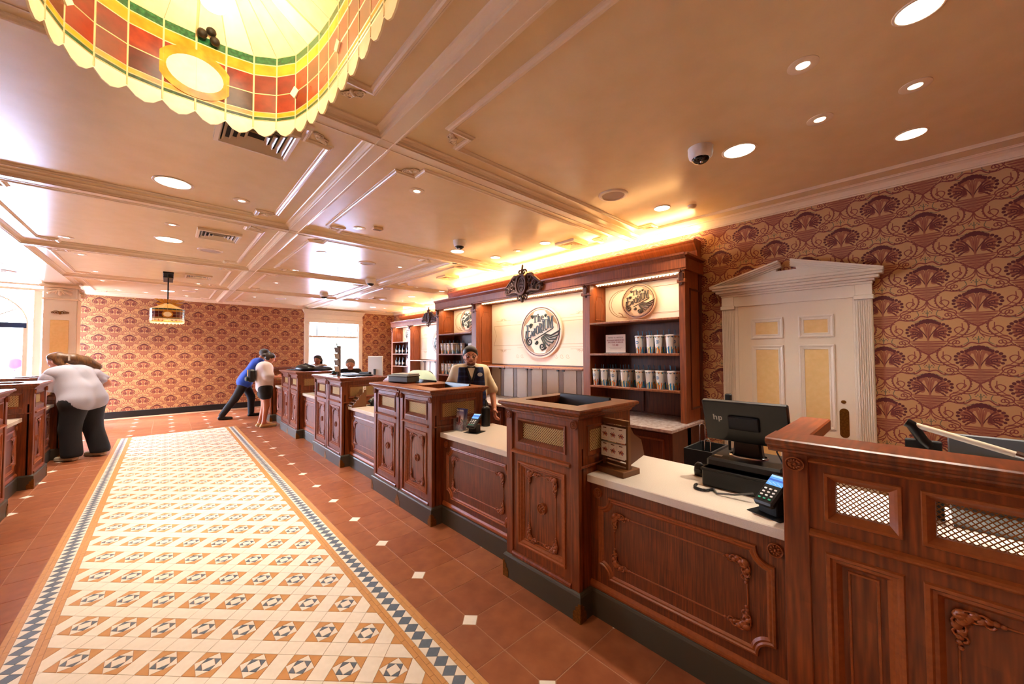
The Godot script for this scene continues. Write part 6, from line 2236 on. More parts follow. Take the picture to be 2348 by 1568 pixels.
func gift_rack() -> void:
	var brown := mat(Color(0.42, 0.25, 0.10), 0.5)
	var t := thing("card_rack", "brown wooden rack of gift cards beside the single pier", "rack", Vector3(2.07, 0.845, -1.285), -PI / 2 - 0.12)
	part(t, "base", G.new().box(-0.10, 0.115, 0.0, 0.035, -0.08, 0.08, 0.003).mesh(), brown)
	part(t, "top_rail", G.new().box(-0.095, 0.10, 0.295, 0.325, -0.012, 0.012, 0.002).mesh(), brown)
	for x in [-0.095, 0.082]:
		part(t, "upright", G.new().box(x, x + 0.018, 0.035, 0.295, -0.014, 0.014, 0.002).mesh(), brown)
	for k in 9:
		part(t, "slat", G.new().box(-0.077, 0.082, 0.045 + k * 0.028, 0.062 + k * 0.028, -0.008, 0.006, 0.002).mesh(), brown)
	var sp := G.new()
	sp.T = Transform3D(Basis(Vector3(0, 0, -1), Vector3.UP, Vector3(1, 0, 0)), Vector3(0.085, 0, 0))
	sp.prism(P2([0.012, 0.06, 0.15, 0.10, 0.14, 0.14, 0.12, 0.20, 0.05, 0.24, 0.012, 0.29]), 0, 0.012)
	part(t, "rear_support", sp.mesh(), mat(Color(0.36, 0.19, 0.08), 0.5))
	var gm := tex_mat(gift_image(), 0.45)
	var sh := sheet(-0.0285, -0.043, 0.0285, 0.043, 0.0, 0.0012)
	var i := 0
	for r in 2:
		for c in 3:
			for d in 3:
				var lab := "white gift card with dark red print, %s row, %s column, %s in its stack" % [["upper", "lower"][r], ["left", "middle", "right"][c], ["rearmost", "second", "front"][d]]
				var k := thing("gift_card", lab, "card", t.transform * Vector3(-0.062 + c * 0.061 + d * 0.003, 0.235 - r * 0.098, 0.016 + d * 0.011), t.rotation.y, "gift cards on the rack")
				part(k, "card", sh, gm)
				if d == 2:
					part(k, "hang_hole", G.new().box(-0.012, 0.012, 0.032, 0.037, 0.0012, 0.0016).mesh(), M.wood_dark)
				i += 1

func brochure_image() -> Image:
	var img := Image.create(96, 192, false, Image.FORMAT_RGB8)
	for y in 192:
		for x in 96:
			var c := Color(0.20, 0.20, 0.42).lerp(Color(0.85, 0.72, 0.68), clampf(y / 90.0, 0, 1))
			if y > 120: c = Color(0.55, 0.45, 0.48)
			img.set_pixel(x, y, c)
	for k in 40:
		stamp(img, (k * 37) % 96, 118 + (k * 23) % 66, 5.0, [Color(0.62, 0.28, 0.26), Color(0.42, 0.36, 0.40), Color(0.76, 0.66, 0.66), Color(0.50, 0.22, 0.30)][k % 4], false)
	for k in 5:
		img.fill_rect(Rect2i(34 + k * 5, 62 + (k % 2) * 10, 5, 60), Color(0.42, 0.12, 0.12))
	img.fill_rect(Rect2i(2, 84, 28, 40), Color(0.20, 0.08, 0.14))
	for k in 5:
		stamp(img, 74 + k * 3, 100 + k * 3, 7.0, Color(0.10, 0.16, 0.10), false)
	return img

func counter_goods() -> void:
	till()
	gift_rack()
	# brochures in a clear holder
	var t := thing("brochure_holder", "clear holder of purple city brochures on the second counter", "brochures", Vector3(2.06, 0.845, -2.985), -PI / 2 + 0.12)
	var bm := tex_mat(brochure_image(), 0.35)
	for k in 4:
		part(t, "brochure", sheet(-0.05, 0.01, 0.05, 0.21, -0.012 - k * 0.014, 0.006), bm, Vector3(0, 0, 0), Vector3(-0.12, 0, 0))
	put_text(t, "lettering", "Star Guide", 0.028, Vector3(-0.004, 0.188, -0.0285), M.white, 0.68, 0.001, false)
	part(t, "holder", G.new().box(-0.056, 0.056, 0.0, 0.008, -0.08, 0.012, 0.002).box(-0.055, -0.052, 0.0, 0.11, -0.08, 0.012).box(0.052, 0.055, 0.0, 0.11, -0.08, 0.012).box(-0.055, 0.055, 0.008, 0.06, 0.008, 0.011).mesh(), pane_mat(0.18))
	card_reader(Vector3(2.14, 0.845, -2.83), -PI / 2 + 0.35, "black card reader with blue screen beside the brochures")
	var b := thing("pump_bottle", "tall black pump bottle behind the second card reader", "bottle", Vector3(2.40, 0.845, -2.99))
	part(b, "body", G.new().lathe([Vector2(0.0, 0.0), Vector2(0.043, 0.0), Vector2(0.045, 0.01), Vector2(0.045, 0.17), Vector2(0.035, 0.19), Vector2(0.02, 0.20), Vector2(0.0, 0.20)], 20).mesh(), M.black)
	part(b, "pump", G.new().tube([Vector3(0, 0.20, 0), Vector3(0, 0.265, 0), Vector3(-0.03, 0.272, 0.02)], 0.009, 8).mesh(), M.black)
	# stepped brown rack on the third counter
	var r := thing("stepped_rack", "brown stepped card rack seen from its side on the third counter", "rack", Vector3(1.97, 0.845, -5.25), -PI / 2)
	var g := G.new()
	g.T = Transform3D(Basis(Vector3(0, 0, 1), Vector3.UP, Vector3(-1, 0, 0)), Vector3(0.012, 0, 0))
	var side := P2([0.10, 0.0, -0.10, 0.0, -0.10, 0.23, -0.07, 0.23, -0.065, 0.20, -0.045, 0.195, -0.04, 0.165, -0.02, 0.16, -0.012, 0.13, 0.01, 0.125, 0.016, 0.095, 0.04, 0.09, 0.046, 0.06, 0.07, 0.055, 0.076, 0.03, 0.10, 0.025])
	g.prism(side, 0, 0.012)
	part(r, "side_panel", g.mesh(), mat(Color(0.42, 0.25, 0.10), 0.5))
	part(r, "side_panel", g.mesh(), mat(Color(0.42, 0.25, 0.10), 0.5), Vector3(-0.16, 0, 0))
	for k in 4:
		part(r, "step", G.new().box(-0.148, 0.0, 0.02 + k * 0.035, 0.03 + k * 0.035, 0.05 - k * 0.03, 0.09 - k * 0.03).mesh(), mat(Color(0.42, 0.25, 0.10), 0.5))
	var gm := tex_mat(gift_image(), 0.45)
	for k in 2:
		var gc := thing("gift_card", "white gift card standing on top of the stepped rack, %s one" % ["upper", "lower"][k], "card", Vector3(2.045, 0.845 + 0.235 - k * 0.05, -5.245), 0.0, "gift cards on the stepped rack")
		part(gc, "card", sheet(-0.02, 0.0, 0.02, 0.045, 0.0, 0.0012), gm)
	card_reader(Vector3(2.2, 0.845, -5.27), -PI / 2, "black card reader behind the stepped rack")
	card_reader(Vector3(2.12, 0.845, -7.62), -PI / 2, "black card reader on the counter beyond the tall metal rack")
	# screens sunk in the pier tops
	for s in [[-1.72, "screen sunk in the top of the single pier", 2.16, 0.46], [-3.40, "screen sunk in the pier left of the brochures", 2.12, 0.46], [-4.07, "screen sunk in the second pier from the brochures", 2.12, 0.46]]:
		var k := thing("sunken_screen", "black " + s[1], "monitor", Vector3(2.30, 1.0, s[0]), -PI / 2, "screens in the pier tops")
		part(k, "back_shell", G.new().box(-0.23, 0.23, 0.0, 0.27, -0.012, 0.012, 0.006).mesh(), M.black, Vector3(0, 0.0, 0.02), Vector3(-0.22, 0, 0))
		part(k, "display", G.new().box(-0.215, 0.215, 0.015, 0.255, -0.0145, -0.012).mesh(), mat(Color(0.03, 0.035, 0.045), 0.08), Vector3(0, 0.0, 0.02), Vector3(-0.22, 0, 0))
		part(k, "foot", G.new().box(-0.08, 0.08, 0.0, 0.01, -0.06, 0.05, 0.002).mesh(), M.black_matte)
	# receipt printers and papers on the second pair
	var pr := thing("receipt_printer", "grey boxy printer stack on the pier behind the screens", "printer", Vector3(2.12, 1.243, -4.22), -PI / 2 + 0.3)
	part(pr, "body", G.new().box(-0.16, 0.16, 0.0, 0.065, -0.10, 0.10, 0.006).mesh(), mat(Color(0.33, 0.31, 0.29), 0.5))
	part(pr, "paper_tray", G.new().box(-0.165, 0.165, 0.066, 0.082, -0.105, 0.105, 0.004).mesh(), mat(Color(0.55, 0.55, 0.53), 0.4))
	part(pr, "front_plate", G.new().box(-0.17, -0.16, 0.005, 0.062, -0.08, 0.09, 0.002).mesh(), M.white)
	part(pr, "lid", G.new().box(-0.13, 0.16, 0.083, 0.10, -0.10, 0.08, 0.005).mesh(), mat(Color(0.62, 0.62, 0.6), 0.4))
	var wp := thing("white_screen", "white computer screen back standing left of the far bottles", "monitor", Vector3(2.62, 1.02, -6.25), -PI / 2 + 0.5)
	part(wp, "panel", G.new().box(-0.15, 0.15, 0.08, 0.52, -0.012, 0.012, 0.006).mesh(), M.white)
	part(wp, "stand", G.new().box(-0.018, 0.018, -0.15, 0.30, 0.012, 0.03, 0.003).mesh(), M.dark_grey)
	part(wp, "foot", G.new().box(-0.06, 0.06, -0.19, -0.175, -0.06, 0.09, 0.003).mesh(), M.dark_grey)
	var shelf := thing("staff_shelf", "plain wooden staff shelf behind the third pier pair", "shelf", Vector3(2.64, 0, -6.25))
	part(shelf, "board", G.new().box(-0.18, 0.14, 0.80, 0.83, -0.3, 0.3, 0.004).mesh(), M.wood_dark)
	part(shelf, "leg_panel", G.new().box(-0.16, 0.12, 0.0, 0.80, -0.02, 0.02, 0.003).mesh(), M.wood_dark)
	# tall rack, mats and papers on the third pair
	var tw := thing("brochure_tower", "tall narrow wire rack of leaflets on the third pier pair", "rack", Vector3(1.93, 1.243, -5.97), -PI / 2 + 0.75)
	part(tw, "spine", G.new().box(-0.012, 0.012, 0.0, 0.46, -0.05, 0.02, 0.003).mesh(), mat(Color(0.34, 0.27, 0.27), 0.45))
	part(tw, "base", G.new().box(-0.05, 0.05, 0.0, 0.012, -0.07, 0.07, 0.003).mesh(), M.black)
	for k in 4:
		part(tw, "leaflet", G.new().box(-0.035, 0.035, 0.0, 0.085, -0.003, 0.003, 0.001).mesh(), [M.white, mat(Color(0.62, 0.64, 0.70), 0.5), mat(Color(0.70, 0.66, 0.62), 0.5), mat(Color(0.52, 0.5, 0.55), 0.5)][k], Vector3(0, 0.07 + k * 0.095, 0.035), Vector3(0.3, 0, 0.06 * (k % 2)))
	for k in 2:
		part(tw, "prong", G.new().tube([Vector3(0, 0.40 + k * 0.03, 0.02), Vector3(-0.01, 0.50 + k * 0.03, 0.05)], 0.005, 6).mesh(), mat(Color(0.10, 0.25, 0.24), 0.4))
	var mt := thing("counter_mat", "flat black mat on the third pier pair beside the tall rack", "mat", Vector3(2.18, 1.2445, -6.05))
	part(mt, "pad", G.new().box(-0.20, 0.20, 0, 0.012, -0.22, 0.28, 0.004).mesh(), M.black_matte)
	part(mt, "rolled_edge", G.new().tube([Vector3(0.18, 0.02, -0.18), Vector3(0.18, 0.03, 0.22)], 0.022, 10).mesh(), M.black_matte)
	var pp := thing("paper_sheet", "white paper lying on the black mat", "paper", Vector3(2.1, 1.2575, -6.12), 0.3)
	part(pp, "sheet", G.new().box(-0.07, 0.07, 0, 0.002, -0.05, 0.05).mesh(), M.white)
	part(pp, "printed_lines", G.new().box(-0.05, 0.05, 0.002, 0.0023, -0.02, -0.015).mesh(), M.taupe)
	var hd := thing("holepunch", "small dark teal desk tool on the third pier pair", "stapler", Vector3(2.08, 1.243, -6.62), 0.4)
	part(hd, "body", G.new().box(-0.05, 0.05, 0.0, 0.045, -0.025, 0.025, 0.01).mesh(), mat(Color(0.06, 0.16, 0.17), 0.4))
	part(hd, "lever", G.new().box(-0.045, 0.05, 0.045, 0.062, -0.015, 0.015, 0.005).mesh(), mat(Color(0.10, 0.25, 0.26), 0.4))
	# bags on the fourth pair
	for q in [[2.12, -8.55, 0.13, "rounded black bag slumped on the fourth pier pair"], [2.38, -8.35, 0.085, "flat dark blue bag on the fourth pier pair, nearer the window"]]:
		var bg := thing("black_bag", q[3], "bag", Vector3(q[0], 1.243, q[1]), 0.4, "bags on the piers")
		part(bg, "body", G.new().lathe([Vector2(0.0, 0.0), Vector2(0.15, 0.0), Vector2(0.16, q[2] * 0.3), Vector2(0.13, q[2] * 0.75), Vector2(0.06, q[2] * 0.97), Vector2(0.0, q[2])], 20, 1.0, 1.6).mesh(), M.black if q[2] > 0.1 else mat(Color(0.05, 0.07, 0.12), 0.45))
		part(bg, "strap", G.new().tube([Vector3(-0.12, q[2] * 0.7, 0.0), Vector3(-0.02, q[2] * 1.05, 0.02), Vector3(0.10, q[2] * 0.85, 0.0)], 0.012, 6).mesh(), M.black_matte)
	var mb := thing("counter_mat", "flat black mat on the pier beside the girl", "mat", Vector3(2.12, 1.2445, -8.95))
	part(mb, "pad", G.new().box(-0.22, 0.22, 0, 0.015, -0.2, 0.2, 0.004).mesh(), M.black_matte)
	part(mb, "rolled_edge", G.new().tube([Vector3(0.15, 0.022, -0.15), Vector3(0.15, 0.026, 0.15)], 0.018, 8).mesh(), M.black_matte)
	# grey tray with a clear tube behind the wide pier
	var tr := thing("grey_tray", "grey plastic tray with a clear tube behind the wide near pier", "tray", Vector3(2.27, 0.93, 0.18), -PI / 2)
	part(tr, "back_wall", G.new().box(-0.10, 0.42, 0.0, 0.315, -0.14, -0.125, 0.004).mesh(), mat(Color(0.36, 0.37, 0.38), 0.5))
	part(tr, "floor_board", G.new().box(-0.10, 0.42, 0.0, 0.01, -0.14, 0.10, 0.002).mesh(), mat(Color(0.36, 0.37, 0.38), 0.5))
	part(tr, "clear_tube", G.new().tube([Vector3(-0.19, 0.36, 0.06), Vector3(0.06, 0.285, 0.05)], 0.011, 12).mesh(), mat(Color(0.86, 0.80, 0.70), 0.12))
	part(tr, "tube_clip", G.new().tube([Vector3(0.05, 0.29, 0.05), Vector3(0.12, 0.268, 0.05)], 0.013, 10).mesh(), M.chrome)
	part(tr, "black_cap", G.new().tube([Vector3(-0.215, 0.368, 0.06), Vector3(-0.20, 0.36, 0.06), Vector3(-0.17, 0.30, 0.05), Vector3(-0.15, 0.28, 0.05)], 0.018, 10).mesh(), M.black)
	part(tr, "rail", G.new().box(-0.22, -0.12, 0.0, 0.30, 0.02, 0.06, 0.003).mesh(), M.black_matte)
	service_counter(-12.0, -10.93, "low counter the blue-shirted man leans on")

# ---------------------------------------------------------------- people
# bones: [a, b, ra, rb, (optional) squash]; joined with a smooth union, meshed as surface nets
func sdf_into(g: G, bones: Array, cell: float, k := 38.0, cuts := []) -> void:
	var lo := Vector3(1e9, 1e9, 1e9); var hi := -lo
	for b in bones:
		var r: float = maxf(b[2], b[3]) * 1.3 + cell * 2
		for p: Vector3 in [b[0], b[1]]:
			lo = lo.min(p - Vector3(r, r, r)); hi = hi.max(p + Vector3(r, r, r))
	var nx := int((hi.x - lo.x) / cell) + 2; var ny := int((hi.y - lo.y) / cell) + 2; var nz := int((hi.z - lo.z) / cell) + 2
	var S := PackedFloat32Array(); S.resize(nx * ny * nz)
	for b in bones:
		var a: Vector3 = b[0]; var e: Vector3 = b[1]; var ra: float = b[2]; var rb: float = b[3]
		var sq: Vector3 = b[4] if b.size() > 4 else Vector3.ONE
		var inv := Vector3.ONE / sq
		var mn := minf(sq.x, minf(sq.y, sq.z))
		var r := maxf(ra, rb) + 3.2 / k
		var bl := (a * 1.0).min(e) - sq * r; var bh := a.max(e) + sq * r
		var x0 := clampi(int((bl.x - lo.x) / cell), 0, nx - 1); var x1 := clampi(int((bh.x - lo.x) / cell) + 1, 0, nx - 1)
		var y0 := clampi(int((bl.y - lo.y) / cell), 0, ny - 1); var y1 := clampi(int((bh.y - lo.y) / cell) + 1, 0, ny - 1)
		var z0 := clampi(int((bl.z - lo.z) / cell), 0, nz - 1); var z1 := clampi(int((bh.z - lo.z) / cell) + 1, 0, nz - 1)
		var ba := (e - a) * inv
		var bb := maxf(1e-9, ba.dot(ba))
		for z in range(z0, z1 + 1):
			for y in range(y0, y1 + 1):
				var row := (z * ny + y) * nx
				var p := (Vector3(lo.x + x0 * cell, lo.y + y * cell, lo.z + z * cell) - a) * inv
				var dx := cell * inv.x
				for x in range(x0, x1 + 1):
					var t := clampf(p.dot(ba) / bb, 0.0, 1.0)
					var d := ((p - ba * t).length() - ra - (rb - ra) * t) * mn
					S[row + x] += exp(-k * d)
					p.x += dx
	var nxy := nx * ny
	var F := PackedFloat32Array(); F.resize(S.size())
	for i in S.size():
		var s := S[i]
		F[i] = 1.0 if s < 0.02 else -log(s) / k
	for c in cuts:
		var n: Vector3 = c[0]; var o: float = c[1]
		for z in nz:
			for y in ny:
				var row := (z * ny + y) * nx
				var base := n.y * (lo.y + y * cell) + n.z * (lo.z + z * cell) - o
				for x in nx:
					var v := base + n.x * (lo.x + x * cell)
					if v > F[row + x]:
						F[row + x] = v
	var id := PackedInt32Array(); id.resize(S.size()); id.fill(-1)
	for z in nz - 1:
		for y in ny - 1:
			var row := (z * ny + y) * nx
			for x in nx - 1:
				var i := row + x
				var f0 := F[i]; var f1 := F[i + 1]; var f2 := F[i + nx]; var f3 := F[i + nx + 1]
				var f4 := F[i + nxy]; var f5 := F[i + nxy + 1]; var f6 := F[i + nxy + nx]; var f7 := F[i + nxy + nx + 1]
				var cnt := int(f0 < 0) + int(f1 < 0) + int(f2 < 0) + int(f3 < 0) + int(f4 < 0) + int(f5 < 0) + int(f6 < 0) + int(f7 < 0)
				if cnt == 0 or cnt == 8:
					continue
				var q := Vector3.ZERO; var m := 0
				if (f0 < 0) != (f1 < 0): q += Vector3(f0 / (f0 - f1), 0, 0); m += 1
				if (f2 < 0) != (f3 < 0): q += Vector3(f2 / (f2 - f3), 1, 0); m += 1
				if (f4 < 0) != (f5 < 0): q += Vector3(f4 / (f4 - f5), 0, 1); m += 1
				if (f6 < 0) != (f7 < 0): q += Vector3(f6 / (f6 - f7), 1, 1); m += 1
				if (f0 < 0) != (f2 < 0): q += Vector3(0, f0 / (f0 - f2), 0); m += 1
				if (f1 < 0) != (f3 < 0): q += Vector3(1, f1 / (f1 - f3), 0); m += 1
				if (f4 < 0) != (f6 < 0): q += Vector3(0, f4 / (f4 - f6), 1); m += 1
				if (f5 < 0) != (f7 < 0): q += Vector3(1, f5 / (f5 - f7), 1); m += 1
				if (f0 < 0) != (f4 < 0): q += Vector3(0, 0, f0 / (f0 - f4)); m += 1
				if (f1 < 0) != (f5 < 0): q += Vector3(1, 0, f1 / (f1 - f5)); m += 1
				if (f2 < 0) != (f6 < 0): q += Vector3(0, 1, f2 / (f2 - f6)); m += 1
				if (f3 < 0) != (f7 < 0): q += Vector3(1, 1, f3 / (f3 - f7)); m += 1
				q /= m
				var n := Vector3(f1 + f3 + f5 + f7 - f0 - f2 - f4 - f6, f2 + f3 + f6 + f7 - f0 - f1 - f4 - f5, f4 + f5 + f6 + f7 - f0 - f1 - f2 - f3)
				id[i] = g.vert(lo + (Vector3(x, y, z) + q) * cell, n.normalized() if n.length() > 1e-9 else Vector3.UP)
	for z in range(1, nz - 1):
		for y in range(1, ny - 1):
			var row := (z * ny + y) * nx
			for x in range(1, nx - 1):
				var i := row + x
				var s := F[i] < 0
				if s != (F[i + 1] < 0):
					quad_ids(g, id[i], id[i - nx], id[i - nx - nxy], id[i - nxy])
				if s != (F[i + nx] < 0):
					quad_ids(g, id[i], id[i - 1], id[i - 1 - nxy], id[i - nxy])
				if s != (F[i + nxy] < 0):
					quad_ids(g, id[i], id[i - 1], id[i - 1 - nx], id[i - nx])

func quad_ids(g: G, a: int, b: int, c: int, d: int) -> void:
	if a < 0 or b < 0 or c < 0 or d < 0:
		return
	g.face(a, b, c); g.face(a, c, d)

func V(x: float, y: float, z: float) -> Vector3:
	return Vector3(x, y, z)

# joints of a standing adult 1.75 m tall, facing +z; +x is the person's left
func joints(s := 1.0) -> Dictionary:
	var J := {"head": V(0, 1.635, 0.035), "neck": V(0, 1.50, 0.0), "chest": V(0, 1.33, 0.0), "waist": V(0, 1.12, 0.0), "pelvis": V(0, 0.97, 0.0)}
	for e in [["l", 1.0], ["r", -1.0]]:
		J["sh" + e[0]] = V(e[1] * 0.178, 1.43, -0.01); J["el" + e[0]] = V(e[1] * 0.25, 1.14, -0.03); J["wr" + e[0]] = V(e[1] * 0.26, 0.89, 0.06)
		J["hip" + e[0]] = V(e[1] * 0.095, 0.93, 0.0); J["kn" + e[0]] = V(e[1] * 0.105, 0.51, 0.025); J["an" + e[0]] = V(e[1] * 0.11, 0.085, -0.02)
		J["toe" + e[0]] = V(e[1] * 0.125, 0.03, 0.15)
	for k in J:
		J[k] *= s
	return J

func torso_bones(J: Dictionary, w: float, extra: float, wide := 1.0) -> Array:
	# w thickens; extra inflates for cloth; the torso follows shoulders and hips
	var B := []
	for e in ["l", "r"]:
		var hip: Vector3 = J.pelvis.lerp(J["hip" + e], 0.72 * wide)
		var top: Vector3 = J.chest.lerp(J["sh" + e], 0.55)
		var mid: Vector3 = J.waist + (hip - J.pelvis) * 0.75 + (top - J.chest) * 0.3
		B.append([hip, mid, 0.115 * w + extra, 0.108 * w + extra])
		B.append([mid, top, 0.108 * w + extra, 0.108 * w + extra])
		B.append([top, J["sh" + e], 0.09 * w + extra, 0.062 * w + extra])
	B.append([J.chest, J.neck.lerp(J.chest, 0.3), 0.10 * w + extra, 0.06 * w + extra])
	return B

func hand_bones(w: Vector3, dir: Vector3, side: Vector3, up: Vector3) -> Array:
	# palm, four curled fingers and a thumb off the side
	var B := []
	var palm := w + dir * 0.055
	for k in 4:
		var o := side * (0.030 - k * 0.020)
		var root := palm + o * 0.9 + dir * (0.03 + 0.004 * (1.5 - absf(k - 1.5)))
		B.append([w + o * 0.4 + dir * 0.015, root, 0.015, 0.0115])
		var L: float = [0.040, 0.046, 0.043, 0.034][k]
		var k1 := root + (dir * 0.9 - up * 0.35).normalized() * L
		var k2 := k1 + (dir * 0.45 - up * 0.85).normalized() * L * 0.75
		B.append([root, k1, 0.0095, 0.0088]); B.append([k1, k2, 0.0088, 0.0075])
	var tb := w + side * 0.026 + dir * 0.025
	var t1 := tb + (side * 0.75 + dir * 0.6 - up * 0.3).normalized() * 0.034
	var t2 := t1 + (side * 0.25 + dir * 0.85 - up * 0.4).normalized() * 0.028
	B.append([w + dir * 0.01, tb, 0.016, 0.013]); B.append([tb, t1, 0.012, 0.0105]); B.append([t1, t2, 0.0105, 0.008])
	return B

func head_into(g: G, c: Vector3, f: Vector3, s: float, cell: float, neck: Vector3) -> Basis:
	# c centre of the skull, f the way the face looks
	var up := Vector3.UP
	var fz := f.normalized()
	var fx := up.cross(fz).normalized()
	var fy := fz.cross(fx).normalized()
	var Bs := Basis(fx, fy, fz)
	var q := func(x: float, y: float, z: float) -> Vector3: return c + Bs * (V(x, y, z) * s)
	var B := [
		[q.call(0, 0.035, -0.022), q.call(0, 0.03, 0.012), 0.088 * s, 0.082 * s],
		[q.call(0.0, -0.02, 0.02), q.call(0.0, -0.055, 0.032), 0.072 * s, 0.056 * s],
		[q.call(0.022, -0.075, 0.035), q.call(-0.022, -0.075, 0.035), 0.034 * s, 0.034 * s],
		[q.call(0, -0.088, 0.058), q.call(0, -0.084, 0.05), 0.020 * s, 0.022 * s],
		[q.call(0, 0.005, 0.088), q.call(0, -0.028, 0.103), 0.010 * s, 0.0145 * s],
		[q.call(0.012, -0.030, 0.094), q.call(-0.012, -0.030, 0.094), 0.010 * s, 0.010 * s],
		[q.call(0.040, 0.026, 0.075), q.call(-0.040, 0.026, 0.075), 0.014 * s, 0.014 * s],
		[q.call(0.044, -0.022, 0.062), q.call(0.04, -0.03, 0.06), 0.022 * s, 0.02 * s], [q.call(-0.044, -0.022, 0.062), q.call(-0.04, -0.03, 0.06), 0.022 * s, 0.02 * s],
		[q.call(0.083, 0.012, -0.012), q.call(0.079, -0.028, -0.004), 0.014 * s, 0.010 * s], [q.call(-0.083, 0.012, -0.012), q.call(-0.079, -0.028, -0.004), 0.014 * s, 0.010 * s],
		[q.call(0, -0.05, -0.02), neck, 0.056 * s, 0.06 * s]]
	sdf_into(g, B, cell, 170.0)
	return Bs

func person(label: String, at: Vector3, turn: float, P: Dictionary) -> Node3D:
	var J: Dictionary = P.J
	var w: float = P.get("w", 1.0)
	var cell: float = P.get("cell", 0.016)
	var s: float = P.get("s", 1.0)
	var t := thing("person", label, "person", at, turn, "")
	var skin := mat(P.skin, 0.5)
	skin.subsurf_scatter_enabled = true
	skin.subsurf_scatter_strength = 0.15
	# ---- body
	var g := G.new()
	var B := torso_bones(J, w * 0.9, 0.0, P.get("wide", 1.0))
	for e in ["l", "r"]:
		B.append([J["sh" + e], J["el" + e], 0.052 * w, 0.041 * w]); B.append([J["el" + e], J["wr" + e], 0.041 * w, 0.027 * w])
		B.append([J["hip" + e], J["kn" + e], 0.088 * w, 0.058 * w]); B.append([J["kn" + e], J["an" + e], 0.056 * w, 0.036 * w])
		B.append([J["an" + e], J["toe" + e], 0.036, 0.024])
	B.append([J.chest, J.neck, 0.08 * w, 0.055 * w])
	sdf_into(g, B, cell, 80.0)
	var fc: Vector3 = P.get("face", V(0, 0, 1))
	var Bs := head_into(g, J.head, fc, s, P.get("hcell", 0.008), J.neck)
	for e in [["l", 1.0], ["r", -1.0]]:
		var d: Vector3 = (J["wr" + e[0]] - J["el" + e[0]]).normalized()
		var sd := (V(0, 0, 1) - d * d.z).normalized()
		if absf(d.z) > 0.9: sd = V(0, 1, 0)
		sdf_into(g, hand_bones(J["wr" + e[0]], d, sd, d.cross(sd) * e[1]), 0.0055, 160.0)
	part(t, "body", g.mesh(), skin)
	# ---- trousers or shorts
	var leg: float = P.get("leg", 1.0)
	g = G.new()
	B = []
	var ex: float = P.get("leg_ease", 0.016)
	for e in ["l", "r"]:
		B.append([J.pelvis, J["hip" + e], 0.115 * w, 0.108 * w + ex])
		B.append([J.waist.lerp(J.pelvis, 0.55), J["hip" + e], 0.105 * w + 0.008, 0.108 * w + ex])
		if leg > 0.5:
			B.append([J["hip" + e], J["kn" + e], 0.098 * w + ex, 0.064 * w + ex])
			B.append([J["kn" + e], J["an" + e].lerp(J["kn" + e], 0.06), 0.064 * w + ex, P.get("cuff", 0.050) * w + ex])
		else:
			B.append([J["hip" + e], J["hip" + e].lerp(J["kn" + e], leg), 0.100 * w + ex, 0.094 * w + ex * 1.4])
	var cuts := []
	if leg > 0.5: cuts.append([V(0, -1, 0), -0.055])
	sdf_into(g, B, cell, 80.0, cuts)
	part(t, "trousers" if leg > 0.5 else "shorts", g.mesh(), P.trousers)
	# ---- shirt
	g = G.new()
	var es: float = P.get("ease", 0.014)
	B = torso_bones(J, w, es, P.get("wide", 1.0))
	var sl: float = P.get("sleeve", 0.75)
	for e in ["l", "r"]:
		if sl <= 1.0:
			B.append([J["sh" + e].lerp(J["el" + e], 0.08), J["sh" + e].lerp(J["el" + e], sl), 0.054 * w + es, 0.05 * w + es * 1.7])
		else:
			B.append([J["sh" + e], J["el" + e], 0.060 * w + es, 0.047 * w + es]); B.append([J["el" + e], J["el" + e].lerp(J["wr" + e], sl - 1.0), 0.047 * w + es, 0.040 * w + es])
		if P.get("skirted", false):
			B.append([J.waist.lerp(J.pelvis, 0.4) + V(0.07 if e == "l" else -0.07, 0, 0), J.pelvis.lerp(J["hip" + e], 0.9), 0.12 * w + es, 0.13 * w + es])
	sdf_into(g, B, cell, 75.0, P.get("shirt_cuts", []))
	part(t, "shirt", g.mesh(), P.shirt)
	# ---- shoes
	for e in ["l", "r"]:
		g = G.new()
		var heel: Vector3 = J["an" + e] + (J["an" + e] - J["toe" + e]).normalized() * 0.035
		heel.y = J["an" + e].y - 0.045
		var toe: Vector3 = J["toe" + e] + (J["toe" + e] - J["an" + e]).normalized() * 0.03
		toe.y = J["toe" + e].y + 0.006
		sdf_into(g, [[heel, toe, 0.042, 0.036, V(1.0, 0.9, 1.0)], [J["an" + e] - V(0, 0.03, 0), heel.lerp(toe, 0.35), 0.040, 0.044]], 0.011, 80.0, [[V(0, -1, 0), -0.0]])
		var sh := part(t, "shoe", g.mesh(), P.shoes)
		var so := G.new()
		sdf_into(so, [[heel, toe, 0.047, 0.041]], 0.010, 90.0, [[V(0, 1, 0), 0.026], [V(0, -1, 0), -0.0]])
		part(sh, "sole", so.mesh(), P.get("sole", P.shoes))
	# ---- hair
	var q := func(x: float, y: float, z: float) -> Vector3: return J.head + Bs * (V(x, y, z) * s)
	g = G.new()
	var hb := []
	for h in P.hair:
		hb.append([q.call(h[0], h[1], h[2]), q.call(h[3], h[4], h[5]), h[6] * s, h[7] * s])
	var hc := []
	if P.get("fringe", true):
		# keep the face free: nothing in front of a slanted plane
		var n := (Bs * V(0, -0.55, 0.83)).normalized()
		hc.append([n, n.dot(q.call(0, P.get("hairline", 0.045), 0.088))])
	sdf_into(g, hb, P.get("hcell", 0.008), 130.0, hc)
	part(t, "hair", g.mesh(), P.hair_mat)
